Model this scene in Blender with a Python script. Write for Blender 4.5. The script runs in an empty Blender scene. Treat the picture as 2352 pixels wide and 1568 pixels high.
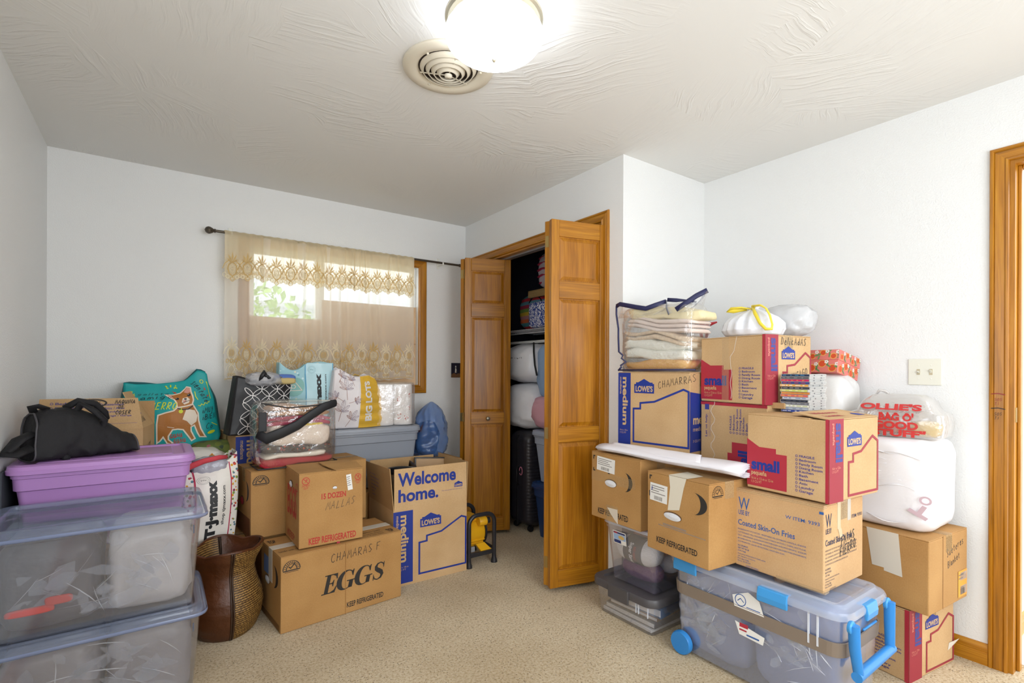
import bpy, bmesh, math, random
from mathutils import Vector as V, Matrix, noise
from mathutils.geometry import tessellate_polygon
random.seed(11)
SC = bpy.context.scene
COL = SC.collection
PI = math.pi
R = math.radians

# ------------------------------------------------------------------ camera, sky, lights, exposure
F_PX, YAW, CAMH, CYP, ROLL = 1157.9, .6147, 1.2311, 852.5, .0042
cam = bpy.data.cameras.new('camera')
cam.sensor_width = 36
cam.lens = F_PX / 2352 * 36
cam.shift_y = (CYP - 784) / 2352
cam.clip_start = .03
camo = bpy.data.objects.new('camera', cam)
COL.objects.link(camo)
_f = V((math.sin(YAW), math.cos(YAW), 0)); _r = V((math.cos(YAW), -math.sin(YAW), 0)); _u = V((0, 0, 1))
_r, _u = _r * math.cos(ROLL) + _u * math.sin(ROLL), _u * math.cos(ROLL) - _r * math.sin(ROLL)
camo.matrix_world = Matrix(((_r.x, _u.x, -_f.x, 0), (_r.y, _u.y, -_f.y, 0), (_r.z, _u.z, -_f.z, CAMH), (0, 0, 0, 1)))
SC.camera = camo

def srgb(c):
    if isinstance(c, str): c = tuple(int(c[i:i + 2], 16) for i in (0, 2, 4))
    return tuple(((x / 255) / 12.92 if x / 255 <= .04045 else ((x / 255 + .055) / 1.055) ** 2.4) for x in c[:3])

wd = bpy.data.worlds.new('sky'); SC.world = wd; wd.use_nodes = True
nt = wd.node_tree; nt.nodes.clear()
_o = nt.nodes.new('ShaderNodeOutputWorld'); _b = nt.nodes.new('ShaderNodeBackground')
_b.inputs[0].default_value = (.88, .94, 1, 1); _b.inputs[1].default_value = 3.2
nt.links.new(_b.outputs[0], _o.inputs[0])

def area(name, loc, direction, sx, sy, power, col=(1, 1, 1)):
    l = bpy.data.lights.new(name, 'AREA'); l.shape = 'RECTANGLE'; l.size = sx; l.size_y = sy; l.energy = power; l.color = col
    o = bpy.data.objects.new(name, l); COL.objects.link(o); o.location = loc
    o.rotation_euler = V(direction).to_track_quat('-Z', 'Y').to_euler(); return o
area('daylight_side_window', (-.62, .05, 1.45), (1, 0, 0), 1.7, 1.15, 5, (.88, .94, 1))
area('front_fill_light', (1.2, -1.36, 1.45), (0, 1, 0), 1.9, 1.2, 36, (.88, .94, 1))  # added fill light; no window is known in this wall
area('hall_daylight', (3.6, -.6, 2.3), (0, .3, -1), 1.0, 1.0, 14, (1, .98, .95))
LAMP_E = 8.0
SC.view_settings.view_transform = 'Standard'; SC.view_settings.look = 'None'
SC.view_settings.gamma = 1; SC.view_settings.use_curve_mapping = False
SC.view_settings.exposure = 0.30

# ------------------------------------------------------------------ mesh helpers
class MB:
    def __init__(s): s.v = []; s.f = []
    def add(s, vs, fs, M=None):
        n = len(s.v)
        s.v += [tuple(M @ V(p)) if M else tuple(p) for p in vs]
        s.f += [tuple(n + i for i in f) for f in fs]; return s
    def box(s, x0, x1, y0, y1, z0, z1, M=None):
        return s.add([(x, y, z) for z in (z0, z1) for y in (y0, y1) for x in (x0, x1)],
                     [(0, 2, 3, 1), (4, 5, 7, 6), (0, 1, 5, 4), (1, 3, 7, 5), (3, 2, 6, 7), (2, 0, 4, 6)], M)
    def loft(s, rings, cap0=True, cap1=True, closed=True, M=None):
        n = len(rings[0]); vs = [p for r in rings for p in r]; fs = []
        for i in range(len(rings) - 1):
            for j in range(n if closed else n - 1):
                k = (j + 1) % n
                fs.append((i * n + j, i * n + k, (i + 1) * n + k, (i + 1) * n + j))
        if cap0: fs.append(tuple(range(n - 1, -1, -1)))
        if cap1: fs.append(tuple((len(rings) - 1) * n + j for j in range(n)))
        return s.add(vs, fs, M)
    def tube(s, pts, r, n=8, closed=False, M=None, flat=None):
        pts = [V(p) for p in pts]; m = len(pts); rings = []; up = None
        for i, p in enumerate(pts):
            a = pts[(i - 1) % m] if (i > 0 or closed) else p
            b = pts[(i + 1) % m] if (i < m - 1 or closed) else p
            t = (b - a).normalized()
            if up is None: up = V((0, 0, 1)) if abs(t.z) < .9 else V((1, 0, 0))
            x = t.cross(up)
            if x.length < 1e-5: x = t.cross(V((.3, .8, .5)))
            x.normalize(); y = x.cross(t); up = y
            rr = r[i] if isinstance(r, (list, tuple)) else r
            ry = rr * (flat if flat and flat > 0 else 1); rx = rr * (-flat if flat and flat < 0 else 1)
            rings.append([p + x * math.cos(2 * PI * j / n) * rx + y * math.sin(2 * PI * j / n) * ry for j in range(n)])
        if closed: rings.append(rings[0])
        return s.loft(rings, not closed, not closed, M=M)
    def lathe(s, prof, n=32, M=None, cap0=False, cap1=False):
        return s.loft([[(r * math.cos(2 * PI * j / n), r * math.sin(2 * PI * j / n), z) for j in range(n)] for r, z in prof], cap0, cap1, M=M)
    def grid(s, fn, nu, nv, M=None):
        vs = [fn(i / nu, j / nv) for j in range(nv + 1) for i in range(nu + 1)]
        fs = [(j * (nu + 1) + i, j * (nu + 1) + i + 1, (j + 1) * (nu + 1) + i + 1, (j + 1) * (nu + 1) + i) for j in range(nv) for i in range(nu)]
        return s.add(vs, fs, M)
    def prism(s, poly, z0, z1, M=None):
        n = len(poly)
        tri = tessellate_polygon([[V((p[0], p[1], 0)) for p in poly]])
        vs = [(p[0], p[1], z0) for p in poly] + [(p[0], p[1], z1) for p in poly]
        fs = [tuple(t) for t in tri] + [tuple(i + n for i in t) for t in tri] + [(i, (i + 1) % n, n + (i + 1) % n, n + i) for i in range(n)]
        return s.add(vs, fs, M)
    def mesh(s, name):
        me = bpy.data.meshes.new(name); me.from_pydata([tuple(p) for p in s.v], [], s.f); me.update()
        bm = bmesh.new(); bm.from_mesh(me); bmesh.ops.recalc_face_normals(bm, faces=bm.faces); bm.to_mesh(me); bm.free()
        return me
    def build(s, name, mat, parent=None, smooth=False, bevel=0, solid=0, sub=0, label=None, ang=None):
        me = s.mesh(name)
        if mat: me.materials.append(mat)
        o = bpy.data.objects.new(name, me); COL.objects.link(o)
        if parent: o.parent = parent
        if smooth:
            for p in me.polygons: p.use_smooth = True
        if bevel:
            b = o.modifiers.new('bevel', 'BEVEL'); b.width = bevel; b.segments = 2; b.limit_method = 'ANGLE'; b.angle_limit = R(35)
        if solid:
            b = o.modifiers.new('solid', 'SOLIDIFY'); b.thickness = solid; b.offset = 0
        if sub:
            b = o.modifiers.new('sub', 'SUBSURF'); b.levels = sub; b.render_levels = sub
        if smooth and ang:
            me.set_sharp_from_angle(angle=R(ang))
        if label: o['label'] = label
        return o

def tag(o, label, cat, group=None):
    o['label'] = label; o['category'] = cat
    if group: o['group'] = group
    return o
def struct(o): o['kind'] = 'structure'; return o
def root(name, label, cat, loc=(0, 0, 0), rz=0, group=None, rot=None):
    o = bpy.data.objects.new(name, None); COL.objects.link(o); o.empty_display_size = .05
    o.location = loc; o.rotation_euler = rot if rot else (0, 0, rz)
    return tag(o, label, cat, group)
def sroot(name):
    o = bpy.data.objects.new(name, None); COL.objects.link(o); o['kind'] = 'structure'; return o
def rrect(w, d, r, n=5, z=0, cx=0, cy=0):
    pts = []
    for (sx, sy, a0) in ((1, 1, 0), (-1, 1, 90), (-1, -1, 180), (1, -1, 270)):
        for k in range(n + 1):
            a = R(a0 + 90 * k / n)
            pts.append((cx + sx * (w / 2 - r) + r * math.cos(a), cy + sy * (d / 2 - r) + r * math.sin(a), z))
    return pts
def nz(x, y, z=0., s=1.): return noise.noise(V((x * s, y * s, z * s)))
def lerp(a, b, t): return a + (b - a) * t
def pl(t, pts):
    """piecewise linear lookup"""
    if t <= pts[0][0]: return pts[0][1]
    for (a, b), (c, d) in zip(pts, pts[1:]):
        if t <= c: return b + (d - b) * (t - a) / (c - a)
    return pts[-1][1]
def copy_thing(o, loc, rz=None, label=None):
    c = o.copy(); COL.objects.link(c); c.location = loc
    if rz is not None: c.rotation_euler = (0, 0, rz)
    if label: c['label'] = label
    for ch in list(o.children):
        d = ch.copy(); COL.objects.link(d); d.parent = c
        for g in list(ch.children):
            e = g.copy(); COL.objects.link(e); e.parent = d
    return c

# ------------------------------------------------------------------ materials
_mc = {}
def newmat(name):
    m = bpy.data.materials.new(name); m.use_nodes = True
    n = m.node_tree.nodes; return m, n, m.node_tree.links, n['Principled BSDF']
def mat(name, col, rough=.6, metal=0., alpha=1., emis=0., bump=0., bscale=60., var=0., vscale=8., spec=.5, stretch=None, trans=0., sheen=0.):
    if name in _mc: return _mc[name]
    m, n, l, b = newmat(name)
    c = (*srgb(col), 1)
    b.inputs['Base Color'].default_value = c; b.inputs['Roughness'].default_value = rough; b.inputs['Metallic'].default_value = metal
    b.inputs['Alpha'].default_value = alpha; b.inputs['Specular IOR Level'].default_value = spec
    if emis: b.inputs['Emission Color'].default_value = c; b.inputs['Emission Strength'].default_value = emis
    if sheen: b.inputs['Sheen Weight'].default_value = sheen
    if bump or var:
        tc = n.new('ShaderNodeTexCoord'); mp = n.new('ShaderNodeMapping'); l.new(tc.outputs['Object'], mp.inputs[0])
        if stretch: mp.inputs['Scale'].default_value = stretch
    if var:
        t = n.new('ShaderNodeTexNoise'); t.inputs['Scale'].default_value = vscale; t.inputs['Detail'].default_value = 6; l.new(mp.outputs[0], t.inputs[0])
        x = n.new('ShaderNodeMix'); x.data_type = 'RGBA'; x.inputs['Factor'].default_value = 1
        x.inputs[6].default_value = tuple(max(0, v * (1 - var)) for v in c[:3]) + (1,); x.inputs[7].default_value = tuple(min(1, v * (1 + var)) for v in c[:3]) + (1,)
        l.new(t.outputs[0], x.inputs['Factor']); l.new(x.outputs[2], b.inputs['Base Color'])
    if bump:
        t = n.new('ShaderNodeTexNoise'); t.inputs['Scale'].default_value = bscale; t.inputs['Detail'].default_value = 5; l.new(mp.outputs[0], t.inputs[0])
        bp = n.new('ShaderNodeBump'); bp.inputs['Strength'].default_value = bump; bp.inputs['Distance'].default_value = .01
        l.new(t.outputs[0], bp.inputs['Height']); l.new(bp.outputs[0], b.inputs['Normal'])
    _mc[name] = m; return m
def ramp(n, stops):
    r = n.new('ShaderNodeValToRGB'); e = r.color_ramp.elements
    while len(e) < len(stops): e.new(.5)
    for k, (p, c) in enumerate(stops): e[k].position = p; e[k].color = (*srgb(c), 1)
    return r
def kraft(name, c1, c2):
    m, n, l, b = newmat(name); b.inputs['Roughness'].default_value = .72; b.inputs['Specular IOR Level'].default_value = .25
    tc = n.new('ShaderNodeTexCoord'); mp = n.new('ShaderNodeMapping'); mp.inputs['Scale'].default_value = (1, 1, .75); l.new(tc.outputs['Object'], mp.inputs[0])
    t = n.new('ShaderNodeTexNoise'); t.inputs['Scale'].default_value = 210; t.inputs['Detail'].default_value = 8; t.inputs['Roughness'].default_value = .7; l.new(mp.outputs[0], t.inputs[0])
    t2 = n.new('ShaderNodeTexNoise'); t2.inputs['Scale'].default_value = 5; l.new(tc.outputs['Object'], t2.inputs[0])
    a = n.new('ShaderNodeMath'); a.operation = 'MULTIPLY_ADD'; a.inputs[1].default_value = .5; l.new(t.outputs[0], a.inputs[0])
    a2 = n.new('ShaderNodeMath'); a2.operation = 'MULTIPLY'; a2.inputs[1].default_value = .5; l.new(t2.outputs[0], a2.inputs[0]); l.new(a2.outputs[0], a.inputs[2])
    r = ramp(n, [(.33, c1), (.67, c2)]); l.new(a.outputs[0], r.inputs[0]); l.new(r.outputs[0], b.inputs['Base Color'])
    w = n.new('ShaderNodeTexWave'); w.inputs['Scale'].default_value = 45; w.bands_direction = 'X'; w.inputs['Distortion'].default_value = .3; l.new(tc.outputs['Object'], w.inputs[0])
    bp = n.new('ShaderNodeBump'); bp.inputs['Strength'].default_value = .03; bp.inputs['Distance'].default_value = .003; l.new(w.outputs[1], bp.inputs['Height']); l.new(bp.outputs[0], b.inputs['Normal'])
    return m
def wood(name, axis, c=('80500a', 'a86c10', 'c0861f')):
    m, n, l, b = newmat(name); b.inputs['Roughness'].default_value = .33
    tc = n.new('ShaderNodeTexCoord'); mp = n.new('ShaderNodeMapping'); l.new(tc.outputs['Object'], mp.inputs[0])
    sc = [9, 9, 9]; sc[axis] = .55; mp.inputs['Scale'].default_value = sc
    t = n.new('ShaderNodeTexNoise'); t.inputs['Scale'].default_value = 2.2; t.inputs['Detail'].default_value = 4; t.inputs['Distortion'].default_value = 1.2; l.new(mp.outputs[0], t.inputs[0])
    sc2 = [90, 90, 90]; sc2[axis] = 3; mp2 = n.new('ShaderNodeMapping'); mp2.inputs['Scale'].default_value = sc2; l.new(tc.outputs['Object'], mp2.inputs[0])
    t2 = n.new('ShaderNodeTexNoise'); t2.inputs['Scale'].default_value = 2; t2.inputs['Detail'].default_value = 3; l.new(mp2.outputs[0], t2.inputs[0])
    a = n.new('ShaderNodeMath'); a.operation = 'MULTIPLY_ADD'; a.inputs[1].default_value = .42; l.new(t2.outputs[0], a.inputs[0])
    a2 = n.new('ShaderNodeMath'); a2.operation = 'MULTIPLY'; a2.inputs[1].default_value = .58; l.new(t.outputs[0], a2.inputs[0]); l.new(a2.outputs[0], a.inputs[2])
    r = ramp(n, [(.3, c[0]), (.5, c[1]), (.68, c[2])]); l.new(a.outputs[0], r.inputs[0]); l.new(r.outputs[0], b.inputs['Base Color'])
    return m
def wallmat(name, col, scale=170, strength=.22, dist=.004, rough=.42):
    m, n, l, b = newmat(name); b.inputs['Base Color'].default_value = (*srgb(col), 1); b.inputs['Roughness'].default_value = rough; b.inputs['Specular IOR Level'].default_value = .3
    tc = n.new('ShaderNodeTexCoord'); t = n.new('ShaderNodeTexNoise'); t.inputs['Scale'].default_value = scale; t.inputs['Detail'].default_value = 3; l.new(tc.outputs['Object'], t.inputs[0])
    r = n.new('ShaderNodeValToRGB'); r.color_ramp.elements[0].position = .42; r.color_ramp.elements[1].position = .66; l.new(t.outputs[0], r.inputs[0])
    bp = n.new('ShaderNodeBump'); bp.inputs['Strength'].default_value = strength; bp.inputs['Distance'].default_value = dist; l.new(r.outputs[0], bp.inputs['Height']); l.new(bp.outputs[0], b.inputs['Normal'])
    return m
def clearmat(name, col, alpha, rough=.12, bump=0, bs=12):
    return mat(name, col, rough, alpha=alpha, bump=bump, bscale=bs, spec=.6)
def filmmat(name, tint='f2f4f8', base=.10, edge=.6, milk=.05, rough=.10, bump=0, bs=20):
    m = bpy.data.materials.new(name); m.use_nodes = True; n = m.node_tree.nodes; l = m.node_tree.links; n.clear()
    o = n.new('ShaderNodeOutputMaterial'); t = n.new('ShaderNodeBsdfTransparent'); g = n.new('ShaderNodeBsdfGlossy'); d = n.new('ShaderNodeBsdfDiffuse')
    c = (*srgb(tint), 1); d.inputs[0].default_value = c; g.inputs[0].default_value = (1, 1, 1, 1); g.inputs['Roughness'].default_value = rough
    lw = n.new('ShaderNodeLayerWeight'); lw.inputs[0].default_value = .4; mr = n.new('ShaderNodeMapRange'); mr.inputs[3].default_value = base; mr.inputs[4].default_value = edge; l.new(lw.outputs['Facing'], mr.inputs[0])
    if bump:
        tc = n.new('ShaderNodeTexCoord'); x = n.new('ShaderNodeTexNoise'); x.inputs['Scale'].default_value = bs; x.inputs['Detail'].default_value = 4; l.new(tc.outputs['Object'], x.inputs[0])
        b = n.new('ShaderNodeBump'); b.inputs['Strength'].default_value = bump; b.inputs['Distance'].default_value = .02; l.new(x.outputs[0], b.inputs['Height'])
        for q in (g, d, lw): l.new(b.outputs[0], q.inputs['Normal'])
    a = n.new('ShaderNodeMixShader'); a.inputs[0].default_value = milk; l.new(t.outputs[0], a.inputs[1]); l.new(d.outputs[0], a.inputs[2])
    e = n.new('ShaderNodeMixShader'); l.new(mr.outputs[0], e.inputs[0]); l.new(a.outputs[0], e.inputs[1]); l.new(g.outputs[0], e.inputs[2]); l.new(e.outputs[0], o.inputs[0]); return m
def fabric2(name, base, spots, scale=30, thr=.62, rough=.8):
    """small scattered print on cloth: voronoi cells, a few coloured"""
    m, n, l, b = newmat(name); b.inputs['Roughness'].default_value = rough
    tc = n.new('ShaderNodeTexCoord'); v = n.new('ShaderNodeTexVoronoi'); v.inputs['Scale'].default_value = scale; l.new(tc.outputs['Object'], v.inputs[0])
    sep = n.new('ShaderNodeSeparateColor'); l.new(v.outputs['Color'], sep.inputs[0])
    r = n.new('ShaderNodeValToRGB'); r.color_ramp.interpolation = 'CONSTANT'; e = r.color_ramp.elements
    st = [(k / len(spots), c) for k, c in enumerate(spots)]
    while len(e) < len(st): e.new(.5)
    for k, (p, c) in enumerate(st): e[k].position = p; e[k].color = (*srgb(c), 1)
    l.new(sep.outputs[0], r.inputs[0])
    t = n.new('ShaderNodeMath'); t.operation = 'LESS_THAN'; t.inputs[1].default_value = thr * .5; l.new(v.outputs['Distance'], t.inputs[0])
    x = n.new('ShaderNodeMix'); x.data_type = 'RGBA'; x.inputs[6].default_value = (*srgb(base), 1); l.new(r.outputs[0], x.inputs[7]); l.new(t.outputs[0], x.inputs['Factor']); l.new(x.outputs[2], b.inputs['Base Color'])
    return m

# ------------------------------------------------------------------ flat print on surfaces (lettering, marks)
_tg = {}
def text_geom(s, bold=0., spacing=1., shear=0., res=2):
    res = 5 if len(s) <= 10 else 2
    k = (s, bold, spacing, shear, res)
    if k in _tg: return _tg[k]
    cu = bpy.data.curves.new('text', 'FONT'); cu.body = s; cu.offset = bold; cu.resolution_u = res; cu.space_character = spacing; cu.shear = shear
    ob = bpy.data.objects.new('text', cu); COL.objects.link(ob)
    dg = bpy.context.evaluated_depsgraph_get(); ev = ob.evaluated_get(dg)
    me = ev.to_mesh()
    vs = [(p.co.x, p.co.y) for p in me.vertices]; fs = [tuple(p.vertices) for p in me.polygons]
    ev.to_mesh_clear(); bpy.data.objects.remove(ob); bpy.data.curves.remove(cu)
    if not vs: vs = [(0, 0)]
    x0 = min(p[0] for p in vs); x1 = max(p[0] for p in vs); y0 = min(p[1] for p in vs); y1 = max(p[1] for p in vs)
    w = max(x1 - x0, 1e-6); h = max(y1 - y0, 1e-6)
    g = ([((p[0] - x0) / w, (p[1] - y0) / h) for p in vs], fs, w / h)
    _tg[k] = g; return g
HAND = {'A': [[(0, 0), (.5, 1), (.95, 0)], [(.2, .4), (.8, .4)]], 'B': [[(.1, 0), (.1, 1), (.6, .95), (.7, .75), (.55, .55), (.1, .5)], [(.55, .55), (.85, .35), (.7, .05), (.1, 0)]],
 'C': [[(.9, .85), (.6, 1), (.2, .8), (.05, .45), (.25, .1), (.6, 0), (.9, .15)]], 'D': [[(.1, 0), (.15, 1), (.6, .9), (.9, .5), (.65, .1), (.1, 0)]],
 'E': [[(.9, 1), (.15, .95), (.1, 0), (.9, .05)], [(.12, .5), (.75, .52)]], 'F': [[(.95, 1), (.15, .97), (.1, 0)], [(.12, .52), (.75, .55)]],
 'G': [[(.9, .85), (.5, 1), (.1, .6), (.2, .1), (.6, 0), (.9, .2), (.9, .45), (.55, .45)]], 'H': [[(.1, 0), (.15, 1)], [(.85, 0), (.85, 1)], [(.12, .5), (.85, .5)]],
 'I': [[(.5, 0), (.5, 1)]], 'L': [[(.2, 1), (.15, 0), (.9, .05)]], 'M': [[(0, 0), (.2, 1), (.5, .4), (.8, 1), (1, 0)]], 'N': [[(.1, 0), (.15, 1), (.85, 0), (.88, 1)]],
 'O': [[(.5, 1), (.15, .75), (.1, .3), (.45, 0), (.85, .25), (.9, .7), (.5, 1)]], 'Q': [[(.5, 1), (.1, .6), (.3, .05), (.8, .2), (.9, .7), (.5, 1)], [(.55, .35), (1, -.1)]],
 'R': [[(.1, 0), (.15, 1), (.7, .95), (.8, .7), (.55, .5), (.12, .45), (.95, 0)]], 'S': [[(.85, .9), (.4, 1), (.15, .75), (.5, .5), (.85, .25), (.5, 0), (.1, .1)]],
 'T': [[(0, 1), (1, 1)], [(.5, 1), (.5, 0)]], 'U': [[(.1, 1), (.1, .3), (.4, 0), (.8, .2), (.85, 1)], [(.85, .5), (.9, 0)]], 'Y': [[(.1, 1), (.5, .5)], [(.9, 1), (.3, -.2)]],
 'e': [[(.1, .3), (.85, .35), (.6, .6), (.2, .45), (.2, .1), (.6, 0), (.9, .12)]], 'l': [[(.4, 1), (.4, 0)]], 'i': [[(.5, .6), (.5, 0)], [(.5, .8), (.52, .86)]], 'c': [[(.8, .5), (.4, .6), (.15, .3), (.4, 0), (.85, .1)]],
 'd': [[(.8, .3), (.4, .5), (.1, .2), (.4, 0), (.8, .2)], [(.8, 1), (.8, 0)]], 'r': [[(.2, .6), (.2, 0)], [(.2, .35), (.5, .6), (.8, .55)]], 't': [[(.4, .9), (.45, .1), (.7, 0)], [(.1, .6), (.8, .62)]], 'u': [[(.1, .6), (.15, .1), (.5, 0), (.8, .2), (.82, .6)], [(.8, .3), (.9, 0)]],
 's': [[(.8, .55), (.4, .6), (.3, .4), (.75, .2), (.5, 0), (.15, .05)]], 'n': [[(.1, 0), (.15, .55)], [(.15, .35), (.5, .6), (.8, .4), (.85, 0)]], 'k': [[(.15, 1), (.15, 0)], [(.7, .6), (.15, .25), (.8, 0)]], 'a': [[(.8, .5), (.4, .6), (.1, .25), (.4, 0), (.8, .2), (.8, .6), (.9, 0)]],
 'o': [[(.5, .6), (.15, .35), (.4, 0), (.8, .2), (.75, .5), (.5, .6)]], 'm': [[(.05, 0), (.1, .55), (.3, .6), (.45, .3), (.45, 0)], [(.45, .4), (.7, .6), (.9, .4), (.95, 0)]], 'g': [[(.8, .5), (.4, .6), (.1, .3), (.4, .05), (.8, .25), (.8, .6), (.7, -.3), (.2, -.3)]], 'V': [[(0, 1), (.5, 0), (1, 1)]], 'P': [[(.1, 0), (.12, 1), (.8, .9), (.75, .55), (.12, .5)]]}
class DC:
    """collects flat shapes in (u,v) of a face, then lays them on that face"""
    def __init__(s): s.v = []; s.f = []
    def raw(s, vs, fs): n = len(s.v); s.v += vs; s.f += [tuple(n + i for i in f) for f in fs]; return s
    def rect(s, u0, v0, u1, v1): return s.raw([(u0, v0), (u1, v0), (u1, v1), (u0, v1)], [(0, 1, 2, 3)])
    def poly(s, p):
        p = [(float(a), float(b)) for a, b in p]
        return s.raw(p, [tuple(t) for t in tessellate_polygon([[V((a, b, 0)) for a, b in p]])])
    def ell(s, u, v, a, b=None, n=16, rot=0):
        b = b or a; c, d = math.cos(rot), math.sin(rot)
        return s.raw([(u + a * math.cos(2 * PI * k / n) * c - b * math.sin(2 * PI * k / n) * d, v + a * math.cos(2 * PI * k / n) * d + b * math.sin(2 * PI * k / n) * c) for k in range(n)], [tuple(range(n))])
    def ring(s, u, v, a, w, b=None, n=16, rot=0):
        b = b or a; c, d = math.cos(rot), math.sin(rot)
        return s.stroke([(u + a * math.cos(2 * PI * k / n) * c - b * math.sin(2 * PI * k / n) * d, v + a * math.cos(2 * PI * k / n) * d + b * math.sin(2 * PI * k / n) * c) for k in range(n)], w, True)
    def stroke(s, pts, w, closed=False):
        pts = [V((a, b)) for a, b in pts]; n = len(pts); L = []; Rr = []
        for i, p in enumerate(pts):
            a = pts[i - 1] if (i > 0 or closed) else p
            b = pts[(i + 1) % n] if (i < n - 1 or closed) else p
            t1 = (p - a); t2 = (b - p)
            if t1.length < 1e-9: t1 = t2
            if t2.length < 1e-9: t2 = t1
            t1 = t1.normalized() if t1.length else V((1, 0)); t2 = t2.normalized() if t2.length else t1
            t = t1 + t2; t = t.normalized() if t.length > 1e-6 else t1
            nn = V((-t.y, t.x)); k = max(.45, abs(nn.dot(V((-t1.y, t1.x)))))
            L.append(p + nn * w / 2 / k); Rr.append(p - nn * w / 2 / k)
        vs = [tuple(p) for p in L + Rr]
        return s.raw(vs, [(i, n + i, n + (i + 1) % n, (i + 1) % n) for i in range(n if closed else n - 1)])
    def text(s, t, u, v, w=None, h=None, rot=0, bold=0., spacing=1., shear=0.):
        g, fs, asp = text_geom(t, bold, spacing, shear)
        if w is None: w = h * asp
        if h is None: h = w / asp
        c, d = math.cos(R(rot)), math.sin(R(rot))
        return s.raw([(u + a * w * c - b * h * d, v + a * w * d + b * h * c) for a, b in g], fs)
    def hand(s, t, u, v, h, w=.003, rot=0, slant=.15, wd=.62, jit=.06):
        c, d = math.cos(R(rot)), math.sin(R(rot)); x = 0
        for ch in t:
            if ch == ' ': x += h * wd * .7; continue
            st = HAND.get(ch) or HAND.get(ch.upper()) or HAND['I']; ww = h * wd * (.35 if ch in 'IilL' and ch != 'L' else .85)
            j = random.uniform(-jit, jit) * h
            for line in st:
                p = []
                for (a, b) in line:
                    X = x + a * ww + slant * b * h + random.uniform(-1, 1) * jit * .3 * h; Y = b * h + j + random.uniform(-1, 1) * jit * .3 * h
                    p.append((u + X * c - Y * d, v + X * d + Y * c))
                s.stroke(p, w)
            x += ww + h * wd * .28
        return s
    def build(s, name, material, parent, frame, off=.0007, cut=None, label=None):
        bm = bmesh.new(); vs = [bm.verts.new((a, b, 0)) for a, b in s.v]
        for f in s.f:
            try: bm.faces.new([vs[i] for i in f])
            except ValueError: pass
        if cut:
            for _ in range(5):
                e = [e for e in bm.edges if e.calc_length() > cut]
                if not e: break
                bmesh.ops.triangulate(bm, faces=[f for f in bm.faces if len(f.verts) > 4])
                e = [e for e in bm.edges if e.calc_length() > cut]
                bmesh.ops.subdivide_edges(bm, edges=e, cuts=1)
        for w in bm.verts:
            p, n = frame(w.co.x, w.co.y); w.co = V(p) + V(n) * off
        me = bpy.data.meshes.new(name); bm.to_mesh(me); bm.free(); me.materials.append(material)
        o = bpy.data.objects.new(name, me); COL.objects.link(o); o.parent = parent
        if label: o['label'] = label
        return o
def plane_frame(o, U, W):
    o = V(o); U = V(U).normalized(); W = V(W).normalized(); N = U.cross(W)
    return lambda u, v: (o + U * u + W * v, N)
def surf_frame(fn, d=.01):
    def fr(u, v):
        p = V(fn(u, v)); a = V(fn(u + d, v)) - V(fn(u - d, v)); b = V(fn(u, v + d)) - V(fn(u, v - d))
        n = a.cross(b); return p, (n.normalized() if n.length else V((0, -1, 0)))
    return fr
# ------------------------------------------------------------------ the room
XL, YB, XC, YJ, XR, ZC, YF = -.4855, 3.683, 2.117, 1.934, 2.869, 2.44, -1.25
W_WALL = wallmat('wall_paint', 'e9e9e7')
W_BACK = W_WALL
WOODZ = wood('oak_vertical', 2); WOODY = wood('oak_along_y', 1); WOODX = wood('oak_along_x', 0)
WOODP = wood('oak_panel', 2, ('7c4c09', 'a3660e', 'bb7f1e'))
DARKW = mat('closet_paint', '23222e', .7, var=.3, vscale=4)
BRASS = mat('aged_brass', 'b39a62', .35, .9); NICKEL = mat('brushed_nickel', 'b5ae9c', .35, .8)
WHITEP = mat('white_plastic', 'e9e8e0', .4)

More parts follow.
